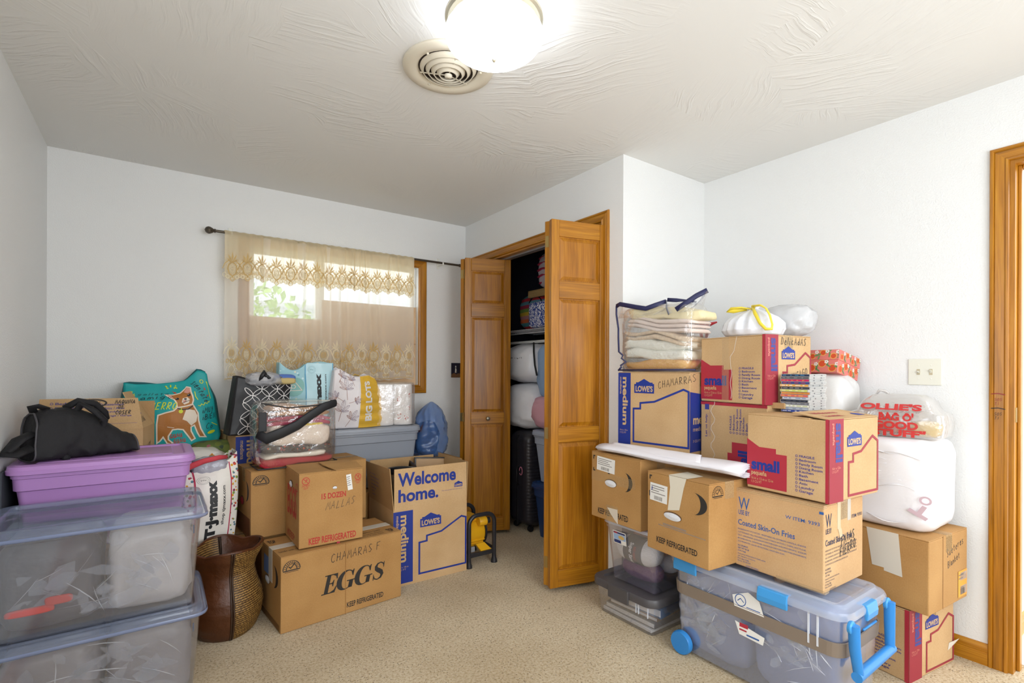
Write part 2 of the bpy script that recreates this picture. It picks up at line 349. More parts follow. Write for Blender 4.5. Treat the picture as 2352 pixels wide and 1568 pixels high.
def ceiling_mat():
    m, n, l, b = newmat('ceiling_plaster'); b.inputs['Base Color'].default_value = (*srgb('e9e8e4'), 1); b.inputs['Roughness'].default_value = .8
    tc = n.new('ShaderNodeTexCoord'); vo = n.new('ShaderNodeTexVoronoi'); vo.inputs['Scale'].default_value = 2.6
    dn = n.new('ShaderNodeTexNoise'); dn.inputs['Scale'].default_value = 2.5; l.new(tc.outputs['Object'], dn.inputs[0])
    mx = n.new('ShaderNodeMix'); mx.data_type = 'RGBA'; mx.inputs['Factor'].default_value = .12; l.new(tc.outputs['Object'], mx.inputs[6]); l.new(dn.outputs[1], mx.inputs[7]); l.new(mx.outputs[2], vo.inputs[0])
    sep = n.new('ShaderNodeSeparateColor'); l.new(vo.outputs['Color'], sep.inputs[0])
    an = n.new('ShaderNodeMath'); an.operation = 'MULTIPLY'; an.inputs[1].default_value = 6.28; l.new(sep.outputs[0], an.inputs[0])
    vr = n.new('ShaderNodeVectorRotate'); vr.rotation_type = 'Z_AXIS'; l.new(mx.outputs[2], vr.inputs['Vector']); l.new(an.outputs[0], vr.inputs['Angle'])
    mp = n.new('ShaderNodeMapping'); mp.inputs['Scale'].default_value = (58, 5, 1); l.new(vr.outputs[0], mp.inputs[0])
    t = n.new('ShaderNodeTexNoise'); t.inputs['Scale'].default_value = 1; t.inputs['Detail'].default_value = 4; t.inputs['Distortion'].default_value = .6; l.new(mp.outputs[0], t.inputs[0])
    r = n.new('ShaderNodeValToRGB'); r.color_ramp.elements[0].position = .47; r.color_ramp.elements[1].position = .68; l.new(t.outputs[0], r.inputs[0])
    k = n.new('ShaderNodeTexNoise'); k.inputs['Scale'].default_value = 1.6; l.new(tc.outputs['Object'], k.inputs[0])
    kr = n.new('ShaderNodeValToRGB'); kr.color_ramp.elements[0].position = .42; kr.color_ramp.elements[1].position = .62; l.new(k.outputs[0], kr.inputs[0])
    mu = n.new('ShaderNodeMath'); mu.operation = 'MULTIPLY'; l.new(r.outputs[0], mu.inputs[0]); l.new(kr.outputs[0], mu.inputs[1])
    bp = n.new('ShaderNodeBump'); bp.inputs['Strength'].default_value = .42; bp.inputs['Distance'].default_value = .005; l.new(mu.outputs[0], bp.inputs['Height']); l.new(bp.outputs[0], b.inputs['Normal'])
    return m
def carpet_mat():
    m, n, l, b = newmat('carpet_pile'); b.inputs['Roughness'].default_value = .95; b.inputs['Specular IOR Level'].default_value = .1; b.inputs['Sheen Weight'].default_value = .2
    tc = n.new('ShaderNodeTexCoord'); t = n.new('ShaderNodeTexNoise'); t.inputs['Scale'].default_value = 95; t.inputs['Detail'].default_value = 6; t.inputs['Roughness'].default_value = .75; l.new(tc.outputs['Object'], t.inputs[0])
    r = ramp(n, [(.30, '96784a'), (.40, 'd0b588'), (.50, 'ead5b0'), (.66, 'f6ead0')]); l.new(t.outputs[0], r.inputs[0])
    k = n.new('ShaderNodeTexNoise'); k.inputs['Scale'].default_value = 2.2; k.inputs['Detail'].default_value = 3; l.new(tc.outputs['Object'], k.inputs[0])
    kr = ramp(n, [(.3, 'e4ded4'), (.7, 'ffffff')]); l.new(k.outputs[0], kr.inputs[0])
    x = n.new('ShaderNodeMix'); x.data_type = 'RGBA'; x.blend_type = 'MULTIPLY'; x.inputs['Factor'].default_value = 1; l.new(r.outputs[0], x.inputs[6]); l.new(kr.outputs[0], x.inputs[7])
    v = n.new('ShaderNodeTexVoronoi'); v.inputs['Scale'].default_value = 170; l.new(tc.outputs['Object'], v.inputs[0])
    sp = n.new('ShaderNodeSeparateColor'); l.new(v.outputs['Color'], sp.inputs[0])
    g = n.new('ShaderNodeMath'); g.operation = 'GREATER_THAN'; g.inputs[1].default_value = .93; l.new(sp.outputs[0], g.inputs[0])
    d = n.new('ShaderNodeMath'); d.operation = 'LESS_THAN'; d.inputs[1].default_value = .4; l.new(v.outputs['Distance'], d.inputs[0])
    gd = n.new('ShaderNodeMath'); gd.operation = 'MULTIPLY'; l.new(g.outputs[0], gd.inputs[0]); l.new(d.outputs[0], gd.inputs[1])
    y = n.new('ShaderNodeMix'); y.data_type = 'RGBA'; y.inputs[7].default_value = (*srgb('7a5f3e'), 1); l.new(gd.outputs[0], y.inputs['Factor']); l.new(x.outputs[2], y.inputs[6]); l.new(y.outputs[2], b.inputs['Base Color'])
    bp = n.new('ShaderNodeBump'); bp.inputs['Strength'].default_value = .8; bp.inputs['Distance'].default_value = .012; l.new(t.outputs[0], bp.inputs['Height']); l.new(bp.outputs[0], b.inputs['Normal'])
    return m

struct(MB().box(XL - .12, XR + .12, YF - .12, YB + .12, -.08, 0).build('floor', carpet_mat()))
struct(MB().box(XL - .12, XR + .12, YF - .12, YB + .12, ZC, ZC + .1).build('ceiling', ceiling_mat()))
def wall_x(name, x0, x1, y0, y1, hole=None, m=W_WALL):
    b = MB()
    if hole:
        a, c, z0, z1 = hole
        b.box(x0, x1, y0, a, 0, ZC).box(x0, x1, c, y1, 0, ZC).box(x0, x1, a, c, z1, ZC)
        if z0 > 0: b.box(x0, x1, a, c, 0, z0)
    else: b.box(x0, x1, y0, y1, 0, ZC)
    return struct(b.build(name, m))
def wall_y(name, y0, y1, x0, x1, hole=None, m=W_WALL):
    b = MB()
    if hole:
        a, c, z0, z1 = hole
        b.box(x0, a, y0, y1, 0, ZC).box(c, x1, y0, y1, 0, ZC).box(a, c, y0, y1, z1, ZC).box(a, c, y0, y1, 0, z0)
    else: b.box(x0, x1, y0, y1, 0, ZC)
    return struct(b.build(name, m))
wall_x('wall_left', XL - .12, XL, YF - .12, YB + .12, (-.8, .9, .87, 2.03))
wall_y('wall_back', YB, YB + .12, XL, XR + .12, (.498, 1.69, 1.12, 2.045))
wall_y('wall_front', YF - .12, YF, XL, XR, (.25, 2.15, .85, 2.05))
wall_x('wall_closet', XC, XC + .11, YJ, YB, (2.092, 3.49, 0, 2.10))
wall_y('wall_closet_end', YJ, YJ + .1, XC + .11, XR)
wall_x('wall_right', XR, XR + .12, YF - .12, YB, (-.27, .514, 0, 2.105))
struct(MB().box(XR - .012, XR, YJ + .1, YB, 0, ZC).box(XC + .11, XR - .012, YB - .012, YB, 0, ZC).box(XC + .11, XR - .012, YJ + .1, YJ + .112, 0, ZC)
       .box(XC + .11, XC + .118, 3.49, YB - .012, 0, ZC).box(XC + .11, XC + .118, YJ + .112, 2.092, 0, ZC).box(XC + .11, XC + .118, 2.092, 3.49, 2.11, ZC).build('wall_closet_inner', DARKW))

# windows behind the camera: left inferred from wall brightness, front added for fill
for nm, args in (('window_2', ('x', XL, -.8, .9, .87, 2.03)), ('added_window_3', ('y', YF, .25, 2.15, .85, 2.05))):
    w = sroot(nm); ax, c, a, b_, z0, z1 = args
    def bar(name, p0, p1, q0, q1, t=.015):
        m = MB()
        if ax == 'x': m.box(c, c + t, p0, p1, q0, q1)
        else: m.box(p0, p1, c, c + t, q0, q1)
        m.build(name, WOODZ if q1 - q0 > p1 - p0 else (WOODY if ax == 'x' else WOODX), w, bevel=.003)
    bar('casing', a - .06, a, z0 - .06, z1 + .06); bar('casing', b_, b_ + .06, z0 - .06, z1 + .06); bar('casing', a, b_, z1, z1 + .06); bar('casing', a, b_, z0 - .06, z0)
    m = MB(); mid = (a + b_) / 2
    if ax == 'x': m.box(c - .07, c - .03, mid - .02, mid + .02, z0, z1)
    else: m.box(mid - .02, mid + .02, c - .07, c - .03, z0, z1)
    m.build('sash', WHITEP, w)

# ---- moulded wood trim
def casing_profile():   # (across width 0..1, proud)
    return [(0, .0), (0, .011), (.06, .015), (.18, .016), (.24, .012), (.30, .015), (.75, .012), (.84, .016), (.95, .014), (1, .008), (1, 0)]
def trim(name, p, q, inward, normal, width, m, parent=None, miter=(0, 0)):
    """length of casing from p to q; inward = direction across the width, normal = out of wall"""
    p, q, inward, normal = V(p), V(q), V(inward), V(normal); d = (q - p).normalized()
    r0 = [p + inward * a * width + normal * h + d * a * width * miter[0] for a, h in casing_profile()]
    r1 = [q + inward * a * width + normal * h - d * a * width * miter[1] for a, h in casing_profile()]
    o = MB().loft([r0, r1]).build(name, m, parent); return o
cw = .058
t = sroot('trim_1')     # closet casing
trim('casing', (XC, 2.036, 0), (XC, 2.036, 2.158), (0, 1, 0), (-1, 0, 0), cw, WOODZ, t, (0, 1))
trim('casing', (XC, 3.549, 0), (XC, 3.549, 2.158), (0, -1, 0), (-1, 0, 0), cw, WOODZ, t, (0, 1))
trim('head_casing', (XC, 2.036, 2.158), (XC, 3.549, 2.158), (0, 0, -1), (-1, 0, 0), cw, WOODY, t, (1, 1))
MB().box(XC - .002, XC + .11, 2.09, 2.104, 0, 2.10).build('jamb', WOODZ, t); MB().box(XC - .002, XC + .11, 3.478, 3.492, 0, 2.10).build('jamb', WOODZ, t)
MB().box(XC - .002, XC + .11, 2.104, 3.478, 2.088, 2.102).build('head_jamb', WOODY, t)
MB().box(XC + .035, XC + .075, 2.104, 3.478, 2.076, 2.088).build('track', mat('track_grey', '9a9aa0', .4, .6), t)
t = sroot('trim_2')     # bedroom door casing
trim('casing', (XR, .575, 0), (XR, .575, 2.166), (0, -1, 0), (-1, 0, 0), .061, WOODZ, t, (0, 1))
trim('casing', (XR, -.331, 0), (XR, -.331, 2.166), (0, 1, 0), (-1, 0, 0), .061, WOODZ, t, (0, 1))
trim('head_casing', (XR, -.331, 2.166), (XR, .575, 2.166), (0, 0, -1), (-1, 0, 0), .061, WOODY, t, (1, 1))
MB().box(XR - .002, XR + .122, .499, .516, 0, 2.105).build('jamb', WOODZ, t); MB().box(XR - .002, XR + .122, -.272, -.255, 0, 2.105).build('jamb', WOODZ, t)
MB().box(XR - .002, XR + .122, -.255, .499, 2.09, 2.107).build('head_jamb', WOODY, t)
MB().box(XR + .045, XR + .08, .487, .499, 0, 2.09).box(XR + .045, XR + .08, -.255, -.243, 0, 2.09).box(XR + .045, XR + .08, -.243, .487, 2.078, 2.09).build('door_stop', WOODZ, t, bevel=.003)
for z, h in ((1.06, .03),): MB().box(XR + .012, XR + .04, .4965, .499, z - h, z + h).build('strike_plate', BRASS, t)
pen = DC(); fr = plane_frame((XR - .0165, .575, 0), (0, -1, 0), (0, 0, 1))
for z, c in ((1.145, 'r'), (1.085, 'k')):
    d = DC().stroke([(.008, z), (.03, z + .003), (.052, z - .002)], .0035)
    d.hand('SOS', .018, z - .028, .012, .0012, rot=0).hand('T1', .018, z - .046, .012, .0012)
    d.build('height_mark', mat('pen_' + c, '8a2a2a' if c == 'r' else '2b2320', .6), t, fr)
def baseboard(name, p, q, normal, m):
    p, q, normal = V(p), V(q), V(normal); pr = [(0, 0), (.012, 0), (.012, .05), (.009, .054), (.011, .058), (.011, .072), (.008, .082), (.004, .09), (0, .09)]
    return struct(MB().loft([[p + normal * a + V((0, 0, z)) for a, z in pr], [q + normal * a + V((0, 0, z)) for a, z in pr]]).build(name, m))
baseboard('baseboard_right', (XR, .575, 0), (XR, YJ, 0), (-1, 0, 0), WOODY)
baseboard('baseboard_back', (XL, YB, 0), (XC, YB, 0), (0, -1, 0), WOODX)
baseboard('baseboard_left', (XL, YF, 0), (XL, YB, 0), (1, 0, 0), WOODY)
baseboard('baseboard_closet_end', (XC, YJ, 0), (XR, YJ, 0), (0, -1, 0), WOODX)
baseboard('baseboard_front', (XL, YF, 0), (XR, YF, 0), (0, 1, 0), WOODX)
# hallway seen through the doorway
struct(MB().box(XR + .12, 5.2, .56, .68, 0, ZC).box(5.2, 5.3, -1.6, .68, 0, ZC).build('wall_hall', W_WALL))
struct(MB().box(XR + .12, 5.2, -1.6, .56, -.08, .004).build('floor_hall', mat('hall_vinyl', 'd8d0c2', .35, var=.06, vscale=3)))
baseboard('baseboard_hall', (XR + .12, .56, 0), (5.2, .56, 0), (0, -1, 0), wood('oak_hall', 0, ('a8691c', 'c98a34', 'dca44e')))

# ------------------------------------------------------------------ window_1 with its coverings
w1 = sroot('window_1')
trim('casing', (1.757, YB, 1.056), (1.757, YB, 2.108), (-1, 0, 0), (0, -1, 0), .066, WOODZ, w1, (1, 1))
trim('casing', (.431, YB, 1.056), (.431, YB, 2.108), (1, 0, 0), (0, -1, 0), .066, WOODZ, w1, (1, 1))
trim('head_casing', (.431, YB, 2.108), (1.757, YB, 2.108), (0, 0, -1), (0, -1, 0), .066, WOODX, w1, (1, 1))
trim('sill_casing', (.431, YB, 1.056), (1.757, YB, 1.056), (0, 0, 1), (0, -1, 0), .066, WOODX, w1, (1, 1))
WHF = mat('white_vinyl', 'eeeeea', .35)
b = MB(); y0, y1 = YB + .05, YB + .09
for x0, x1, z0, z1 in ((.498, .53, 1.12, 2.045), (1.658, 1.69, 1.12, 2.045), (.53, 1.658, 2.013, 2.045), (.53, 1.658, 1.12, 1.152)): b.box(x0, x1, y0, y1, z0, z1)
b.build('frame', WHF, w1, bevel=.003)
MB().box(.925, .985, YB + .055, YB + .085, 1.152, 2.013).build('meeting_stile', WHF, w1, bevel=.003)
GL = mat('window_glass', 'dfeef2', .03, alpha=.08, spec=.5)
MB().box(.53, .925, YB + .068, YB + .072, 1.152, 2.013).build('pane', GL, w1); MB().box(.985, 1.658, YB + .068, YB + .072, 1.152, 2.013).build('pane', GL, w1)
KR_WIN = kraft('kraft_window', 'c8a57e', 'dfc09c')
def card(x0, x1, z0, z1, y, label):
    r = root('cardboard_sheet', label, 'cardboard', ((x0 + x1) / 2, y, z0))
    w = (x1 - x0) / 2; MB().box(-w, w, -.002, .002, 0, z1 - z0).build('sheet', KR_WIN, r, bevel=.001)
    MB().box(-w, w, -.0026, -.002, (z1 - z0) * .52, (z1 - z0) * .526).build('crease', mat('kraft_dark', '8f6d49', .8), r)
    return r
c1 = card(.502, .958, 1.123, 1.592, YB + .04, 'lower brown cardboard sheet in left half of window behind sheer curtain')
DC().text('W', .02, .16, h=.04, rot=-90).text('VALLEY FRUIT', .06, .33, h=.05, rot=-90).build('printed_lettering', mat('green_print', '6f6a4a', .7), c1, plane_frame((.13, -.0021, 0), (1, 0, 0), (0, 0, 1)))['kind'] = 'stuff'
card(.968, 1.688, 1.123, 1.735, YB + .041, 'taller brown cardboard sheet in right half of window behind sheer curtain')

# outside: patio cover, neighbour fence, shrub
ext = root('patio_cover', 'white patio cover with posts outside the window', 'patio cover', (1.2, 5.4, 0))
b = MB(); b.box(-2.6, 2.6, -1.4, 1.0, 3.0, 3.08); b.build('roof_deck', mat('white_paint_outside', 'e8ecef', .6), ext)
MB().box(-2.6, 2.6, .9, 1.0, 2.82, 3.0).build('beam', mat('white_paint_outside', 'e8ecef', .6), ext)
for x in (-2.2, .42, 2.3): MB().box(x - .05, x + .05, .9, 1.0, -.3, 2.82).build('post', mat('white_paint_outside', 'e8ecef', .6), ext)
struct(MB().box(-12, 16, YB + .13, 22, -.35, -.3).build('ground_outside', mat('patio_concrete', 'c3c1ba', .9, var=.1)))
LEAF = mat('leaf_green', '8fae5a', .7, var=.35, vscale=3)
for i, (x, y, s, lab) in enumerate(((1.0, 8.0, 1.75, 'large rounded green shrub seen through left window half'), (2.9, 9.4, 1.7, 'green shrub right of patio post outside window'))):
    r = root('garden_shrub', lab, 'shrub', (x, y, -.3))
    m = MB(); rnd = random.Random(i)
    for k in range(1100):
        d = V((rnd.gauss(0, 1), rnd.gauss(0, 1), rnd.gauss(0, 1))).normalized() * (.75 + .3 * rnd.random()); p = V((d.x * s * .75, d.y * s * .6, s * .85 + d.z * s * .72))
        a = V((rnd.uniform(-1, 1), rnd.uniform(-1, 1), rnd.uniform(-1, 1))).normalized() * .085; c = a.cross(V((rnd.uniform(-1, 1), rnd.uniform(-1, 1), rnd.uniform(-1, 1)))).normalized() * .045
        m.add([p - a, p + c, p + a, p - c], [(0, 1, 2, 3)])
    f = m.build('foliage', LEAF, r); f['kind'] = 'stuff'
    MB().tube([(0, 0, 0), (.05, 0, s * .5), (-.1, .1, s)], [.06, .05, .02]).build('trunk', mat('bark', '6d5a44', .9), r, smooth=True)
hr = root('neighbour_house', 'pale neighbour house wall far outside window', 'house', (1, 14, -.3))
MB().box(-7, 9, 0, .2, 0, 3.2).build('wall', mat('pale_siding', 'dfe6ea', .8), hr)
for k in range(16): MB().box(-7, 9, -.02, 0, .2 * k, .2 * k + .185).build('siding_board', mat('pale_siding', 'dfe6ea', .8), hr)
MB().add([(-7.4, -.6, 3.1), (9.4, -.6, 3.1), (9.4, 1.2, 4.1), (-7.4, 1.2, 4.1), (-7.4, -.6, 3.2), (9.4, -.6, 3.2), (9.4, 1.2, 4.2), (-7.4, 1.2, 4.2)], [(0, 1, 2, 3), (4, 5, 6, 7), (0, 1, 5, 4), (1, 2, 6, 5), (2, 3, 7, 6), (3, 0, 4, 7)]).build('roof', mat('roof_grey', 'a9adb0', .8), hr)

# ---- curtain rod and sheer curtains
rod = root('curtain_rod', 'dark bronze curtain rod with square finials above the window', 'curtain rod', (1.15, 3.6, 2.09))
BRZ = mat('dark_bronze', '5a5248', .35, .7)
x0, x1 = -.852, .86
MB().tube([(x0, 0, 0), (x1, 0, 0)], .0085, 14).build('pole', BRZ, rod, smooth=True, ang=40)
for s, xx in ((-1, x0), (1, x1)):
    m = MB().lathe([(.011, 0), (.014, .004), (.010, .010), (.016, .018), (.022, .030), (.023, .04), (.018, .05), (.012, .055), (.0, .06)], 8, Matrix.Translation((xx, 0, 0)) @ Matrix.Rotation(s * PI / 2, 4, 'Y'))
    m.build('finial', BRZ, rod, bevel=.001)
for xx in (-.765, .71):
    m = MB().box(xx - .012, xx + .012, .076, .083, -.035, .05).box(xx - .006, xx + .006, -.006, .078, -.016, -.009).box(xx - .006, xx + .006, -.014, -.009, -.016, .004)
    m.build('bracket', WHITEP, rod, bevel=.002)
def sheer(name, col, dens):
    m = bpy.data.materials.new(name); m.use_nodes = True; n = m.node_tree.nodes; l = m.node_tree.links; n.clear()
    o = n.new('ShaderNodeOutputMaterial'); t = n.new('ShaderNodeBsdfTransparent'); d = n.new('ShaderNodeBsdfDiffuse'); tr = n.new('ShaderNodeBsdfTranslucent')
    c = (*srgb(col), 1); d.inputs[0].default_value = c; tr.inputs[0].default_value = c; t.inputs[0].default_value = (1, .985, .95, 1)
    a = n.new('ShaderNodeMixShader'); a.inputs[0].default_value = .45; l.new(d.outputs[0], a.inputs[1]); l.new(tr.outputs[0], a.inputs[2])
    lw = n.new('ShaderNodeLayerWeight'); lw.inputs[0].default_value = .35
    mr = n.new('ShaderNodeMapRange'); mr.inputs[3].default_value = dens; mr.inputs[4].default_value = min(1, dens + .45); l.new(lw.outputs['Facing'], mr.inputs[0])
    b = n.new('ShaderNodeMixShader'); l.new(mr.outputs[0], b.inputs[0]); l.new(t.outputs[0], b.inputs[1]); l.new(a.outputs[0], b.inputs[2]); l.new(b.outputs[0], o.inputs[0]); return m
SHEER = sheer('sheer_cream', 'fbf4e6', .52); SHEERV = sheer('sheer_valance', 'f3e3c0', .55)
EMB_L = sheer('embroidery_pale', 'f7eed4', .85); EMB_G = sheer('embroidery_gold', 'dfc48c', .85)
LACE = sheer('lace_fill', 'efe2c6', .5)
def motif(dl, dg, u, v, s, up=True, gold=False, full=True):
    """pineapple embroidery, s = height; dl pale thread, dg gold thread"""
    A = dg if gold else dl; B = dl if gold else dg
    for a in (-50, -25, 0, 25, 50):
        ca, sa = math.sin(R(a)), math.cos(R(a)); L = s * (.44 if a == 0 else (.36 if abs(a) < 30 else .26))
        bx, by = u, v + s * .54
        A.poly([(bx - sa * .012 * s * 2, by + ca * .02 * s), (bx + ca * L * .55 - sa * s * .035, by + sa * L * .55 + ca * s * .035), (bx + ca * L, by + sa * L), (bx + ca * L * .55 + sa * s * .035, by + sa * L * .55 - ca * s * .035)])
    LF.poly([(u, v + s * .56), (u - s * .11, v + s * .47), (u - s * .15, v + s * .32), (u - s * .10, v + s * .16), (u, v + s * .06), (u + s * .10, v + s * .16), (u + s * .15, v + s * .32), (u + s * .11, v + s * .47)])
    A.stroke([(u, v + s * .58), (u - s * .12, v + s * .48), (u - s * .16, v + s * .32), (u - s * .11, v + s * .15), (u, v + s * .05), (u + s * .11, v + s * .15), (u + s * .16, v + s * .32), (u + s * .12, v + s * .48)], s * .045, True)
    if full:
        B.ring(u, v + s * .33, s * .08, s * .025, s * .12, 12)
        for k in (-1, 0, 1):
            B.stroke([(u - s * .09, v + s * (.33 + .06 * k) - s * .04), (u + s * .09, v + s * (.33 + .06 * k) + s * .04)], s * .022)
            B.stroke([(u - s * .09, v + s * (.33 + .06 * k) + s * .04), (u + s * .09, v + s * (.33 + .06 * k) - s * .04)], s * .014)
    A.stroke([(u - s * .32, v + s * .3), (u - s * .25, v + s * .5), (u - s * .12, v + s * .62)], s * .035); A.stroke([(u + s * .32, v + s * .3), (u + s * .25, v + s * .5), (u + s * .12, v + s * .62)], s * .035)
    for k in (-1, 0, 1): B.ring(u + s * .16 * k, v + s * .03, s * .05, s * .035, s * .07, 10)
def make_curtain(name, label, xa, xb, za, zb, y, folds, amp, seed, m, side=0):
    rt = root(name, label, 'curtain', (0, 0, 0))
    W = xb - xa
    def fn(u, v):
        x = xa + u; f = 0
        t = u / W
        for (c, wd, a) in folds: f += a * math.exp(-((t - c) / wd) ** 2) * math.sin((t - c) / wd * 5 + seed)
        yy = y + amp * (.55 * math.sin(u * 38 + seed + 1.3 * math.sin(u * 9)) * (.5 + .5 * v / (za - zb)) + .4 * nz(u, v, seed, 5)) + f * .02
        zz = zb + v + .006 * math.sin(u * 21 + seed) * (1 - v / (za - zb))
        return (x + side * (1 - v / (za - zb)) * .03 * math.sin(t * PI), yy - .018, zz)
    return rt, fn, W
def scallop_panel(rt, fn, W, H, m, n=12, drop=.018):
    nu = int(W / .006)
    def g(a, b):
        u = a * W; v = b * H
        if b == 0: v = -drop * abs(math.sin(u / W * n * PI))
        return fn(u, v)
    return MB().grid(g, nu, 24).build('sheer_panel', m, rt, smooth=True)
pa, fa, Wa = make_curtain('sheer_curtain', 'left sheer curtain panel embroidered with pineapples at its hem', .345, .992, 2.08, 1.165, 3.605, [(.3, .08, .5), (.75, .1, .9)], .026, .7, SHEER, -1)
scallop_panel(pa, fa, Wa, 2.08 - 1.165, SHEER, 8, .008)
pb, fb, Wb = make_curtain('sheer_curtain', 'right sheer curtain panel embroidered with pineapples at its hem', .985, 1.612, 2.08, 1.172, 3.605, [(.15, .08, .7), (.5, .1, .9)], .026, 2.9, SHEER, 0)
scallop_panel(pb, fb, Wb, 2.08 - 1.172, SHEER, 8, .008)
for rt, fn, W in ((pa, fa, Wa), (pb, fb, Wb)):
    dl, dg = DC(), DC(); LF = DC(); n = int(W / .082); sp = W / n
    for k in range(n):
        u = sp * (k + .5); motif(dl, dg, u, .115, .165, gold=k % 2 == 1)
        motif(dl, dg, u, .03, .11, gold=k % 2 == 1, full=False)
        motif(dl, dg, u + sp / 2, .06, .12, gold=k % 2 == 0, full=False) if k < n - 1 else None
        for a in range(10): dl.ring(u + .022 * math.cos(a * .63), .028 + .02 * math.sin(a * .63), .0035, .0022, n=7)
        dl.stroke([(u + .016 * (1 - t_ / 14) * math.cos(t_ * .8), .03 + .016 * (1 - t_ / 14) * math.sin(t_ * .8)) for t_ in range(13)], .0025)
    dg.stroke([(W * t_ / 60, .004 + .004 * abs(math.sin(t_ / 60 * n * PI))) for t_ in range(61)], .005)
    fr = surf_frame(fn)
    LF.build('lace_fill', LACE, rt, fr, .001, cut=.02)['kind'] = 'stuff'
    dl.build('pale_embroidery', EMB_L, rt, fr, .0015, cut=.02); dg.build('gold_embroidery', EMB_G, rt, fr, .0019, cut=.02)
va, fv, Wv = make_curtain('curtain_valance', 'gathered cream valance with scalloped pineapple hem along the rod', .343, 1.606, 2.09, 1.815, 3.585, [(.3, .05, .8), (.36, .03, .6), (.62, .04, .9), (.69, .03, .8), (.47, .04, .7), (.15, .05, .6), (.88, .05, .7)], .018, 4.2, SHEERV)
scallop_panel(va, fv, Wv, 2.09 - 1.815, SHEERV, 15, .02)
dl, dg = DC(), DC(); LF = DC(); n = 15; sp = Wv / n
for k in range(n):
    u = sp * (k + .5); motif(dl, dg, u, -.003, .165, gold=True); dg.ring(u, -.012, .011, .004, .013, 10); dl.ring(u - sp / 2, .012, .01, .004, .013, 10)
    motif(dl, dg, u + sp / 2, .02, .10, gold=False, full=False) if k < n - 1 else None
fr = surf_frame(fv); LF.build('lace_fill', LACE, va, fr, .001, cut=.02)['kind'] = 'stuff'; dl.build('pale_embroidery', EMB_L, va, fr, .0015, cut=.02); dg.build('gold_embroidery', EMB_G, va, fr, .0019, cut=.02)
MB().grid(lambda a, b: (.343 + a * 1.263, 3.6 - .0125 * math.cos(b * PI) - .003 * nz(a * 30, b, 3), 2.09 + .0125 * math.sin(b * PI) + .002 * math.sin(a * 160) * math.sin(b * PI)), 120, 8).build('rod_pocket', SHEERV, va, smooth=True)

# ------------------------------------------------------------------ ceiling light, vent, plates
lp = root('ceiling_light', 'round flush ceiling light with white glass dome', 'ceiling light', (.946, 1.455, ZC))
GOLDB = mat('lamp_metal', 'c9c1ab', .3, .85)
MB().lathe([(.0, 0), (.168, 0), (.168, -.006), (.160, -.012), (.158, -.028), (.150, -.034), (.148, -.05), (.138, -.052)], 48).build('metal_pan', GOLDB, lp, smooth=True, ang=35)
DOME = mat('lamp_dome', 'e9f0fb', .25, emis=LAMP_E)
dome = [(.158, -.04), (.166, -.045), (.168, -.055)] + [(.168 * math.cos(a), -.058 - .075 * math.sin(a)) for a in [R(8 + 82 * k / 12) for k in range(13)]]
MB().lathe(dome, 48).build('glass_dome', DOME, lp, smooth=True)
MB().lathe([(.0, -.134), (.008, -.134), (.009, -.138), (.006, -.142), (.004, -.146), (0, -.148)], 12).build('finial', GOLDB, lp, smooth=True)
vt = root('ceiling_vent', 'round ivory ceiling air vent with concentric rings beside the light', 'vent', (.948, 1.792, ZC))
IV = mat('vent_ivory', 'ddd4c0', .45)
MB().lathe([(.178, 0), (.180, -.004), (.176, -.010), (.150, -.016), (.128, -.012), (.118, -.002), (.118, 0)], 48).build('flange', IV, vt, smooth=True)
MB().lathe([(.0, -.0005), (.12, -.0005)], 32).build('duct_opening', mat('duct_dark', '3a2e28', .8), vt)
for k, (r_, z) in enumerate(((.100, -.020), (.078, -.026), (.056, -.031), (.034, -.035))):
    MB().lathe([(r_ + .012, z + .016), (r_, z), (r_ - .003, z + .001), (r_ + .008, z + .017)], 40).build('ring', IV, vt, smooth=True)
MB().lathe([(.016, -.030), (.014, -.038), (0, -.040)], 24).build('hub', IV, vt, smooth=True)
for a in (20, 140, 260):
    MB().tube([(0, 0, -.03), (.114 * math.cos(R(a)), .114 * math.sin(R(a)), -.012)], .0025, 6).build('spoke', IV, vt)
for a in (100, 205, 330): MB().lathe([(.005, 0), (.005, -.004), (0, -.006)], 8, Matrix.Translation((.128 * math.cos(R(a)), .128 * math.sin(R(a)), -.012))).build('screw', IV, vt)

sw = root('light_switch', 'ivory double light switch plate on right wall', 'light switch', (XR, .793, 1.236))
IVS = mat('switch_ivory', 'e4e2d4', .35)
MB().box(-.006, 0, -.062, .062, -.06, .06).build('plate', IVS, sw, bevel=.003)
for k, yy in enumerate((-.023, .023)):
    MB().box(-.0075, -.006, yy - .006, yy + .006, -.013, .013).build('slot', mat('switch_slot', 'b9ad90', .5), sw)
    MB().add([(-.006, yy - .004, -.006), (-.006, yy + .004, -.006), (-.006, yy + .004, .006), (-.006, yy - .004, .006), (-.018, yy - .0035, .004 + .004 * (1 - 2 * k)), (-.018, yy + .0035, .004 + .004 * (1 - 2 * k)), (-.016, yy + .0035, .009 - .008 * k), (-.016, yy - .0035, .009 - .008 * k)], [(0, 1, 5, 4), (1, 2, 6, 5), (2, 3, 7, 6), (3, 0, 4, 7), (4, 5, 6, 7)]).build('toggle', IVS, sw)
    for z in (-.03, .03): MB().lathe([(.003, 0), (.003, .001), (0, .0015)], 8, Matrix.Translation((-.006, yy, z)) @ Matrix.Rotation(-PI / 2, 4, 'Y')).build('screw', IVS, sw)
wp = root('switch_plate', 'dark blue switch plate with lighthouse scene between window and closet', 'wall plate', (2.03, YB, 1.238))
MB().box(-.045, .045, -.006, 0, -.06, .06).build('plate', mat('night_blue', '1c1d33', .4), wp, bevel=.002)
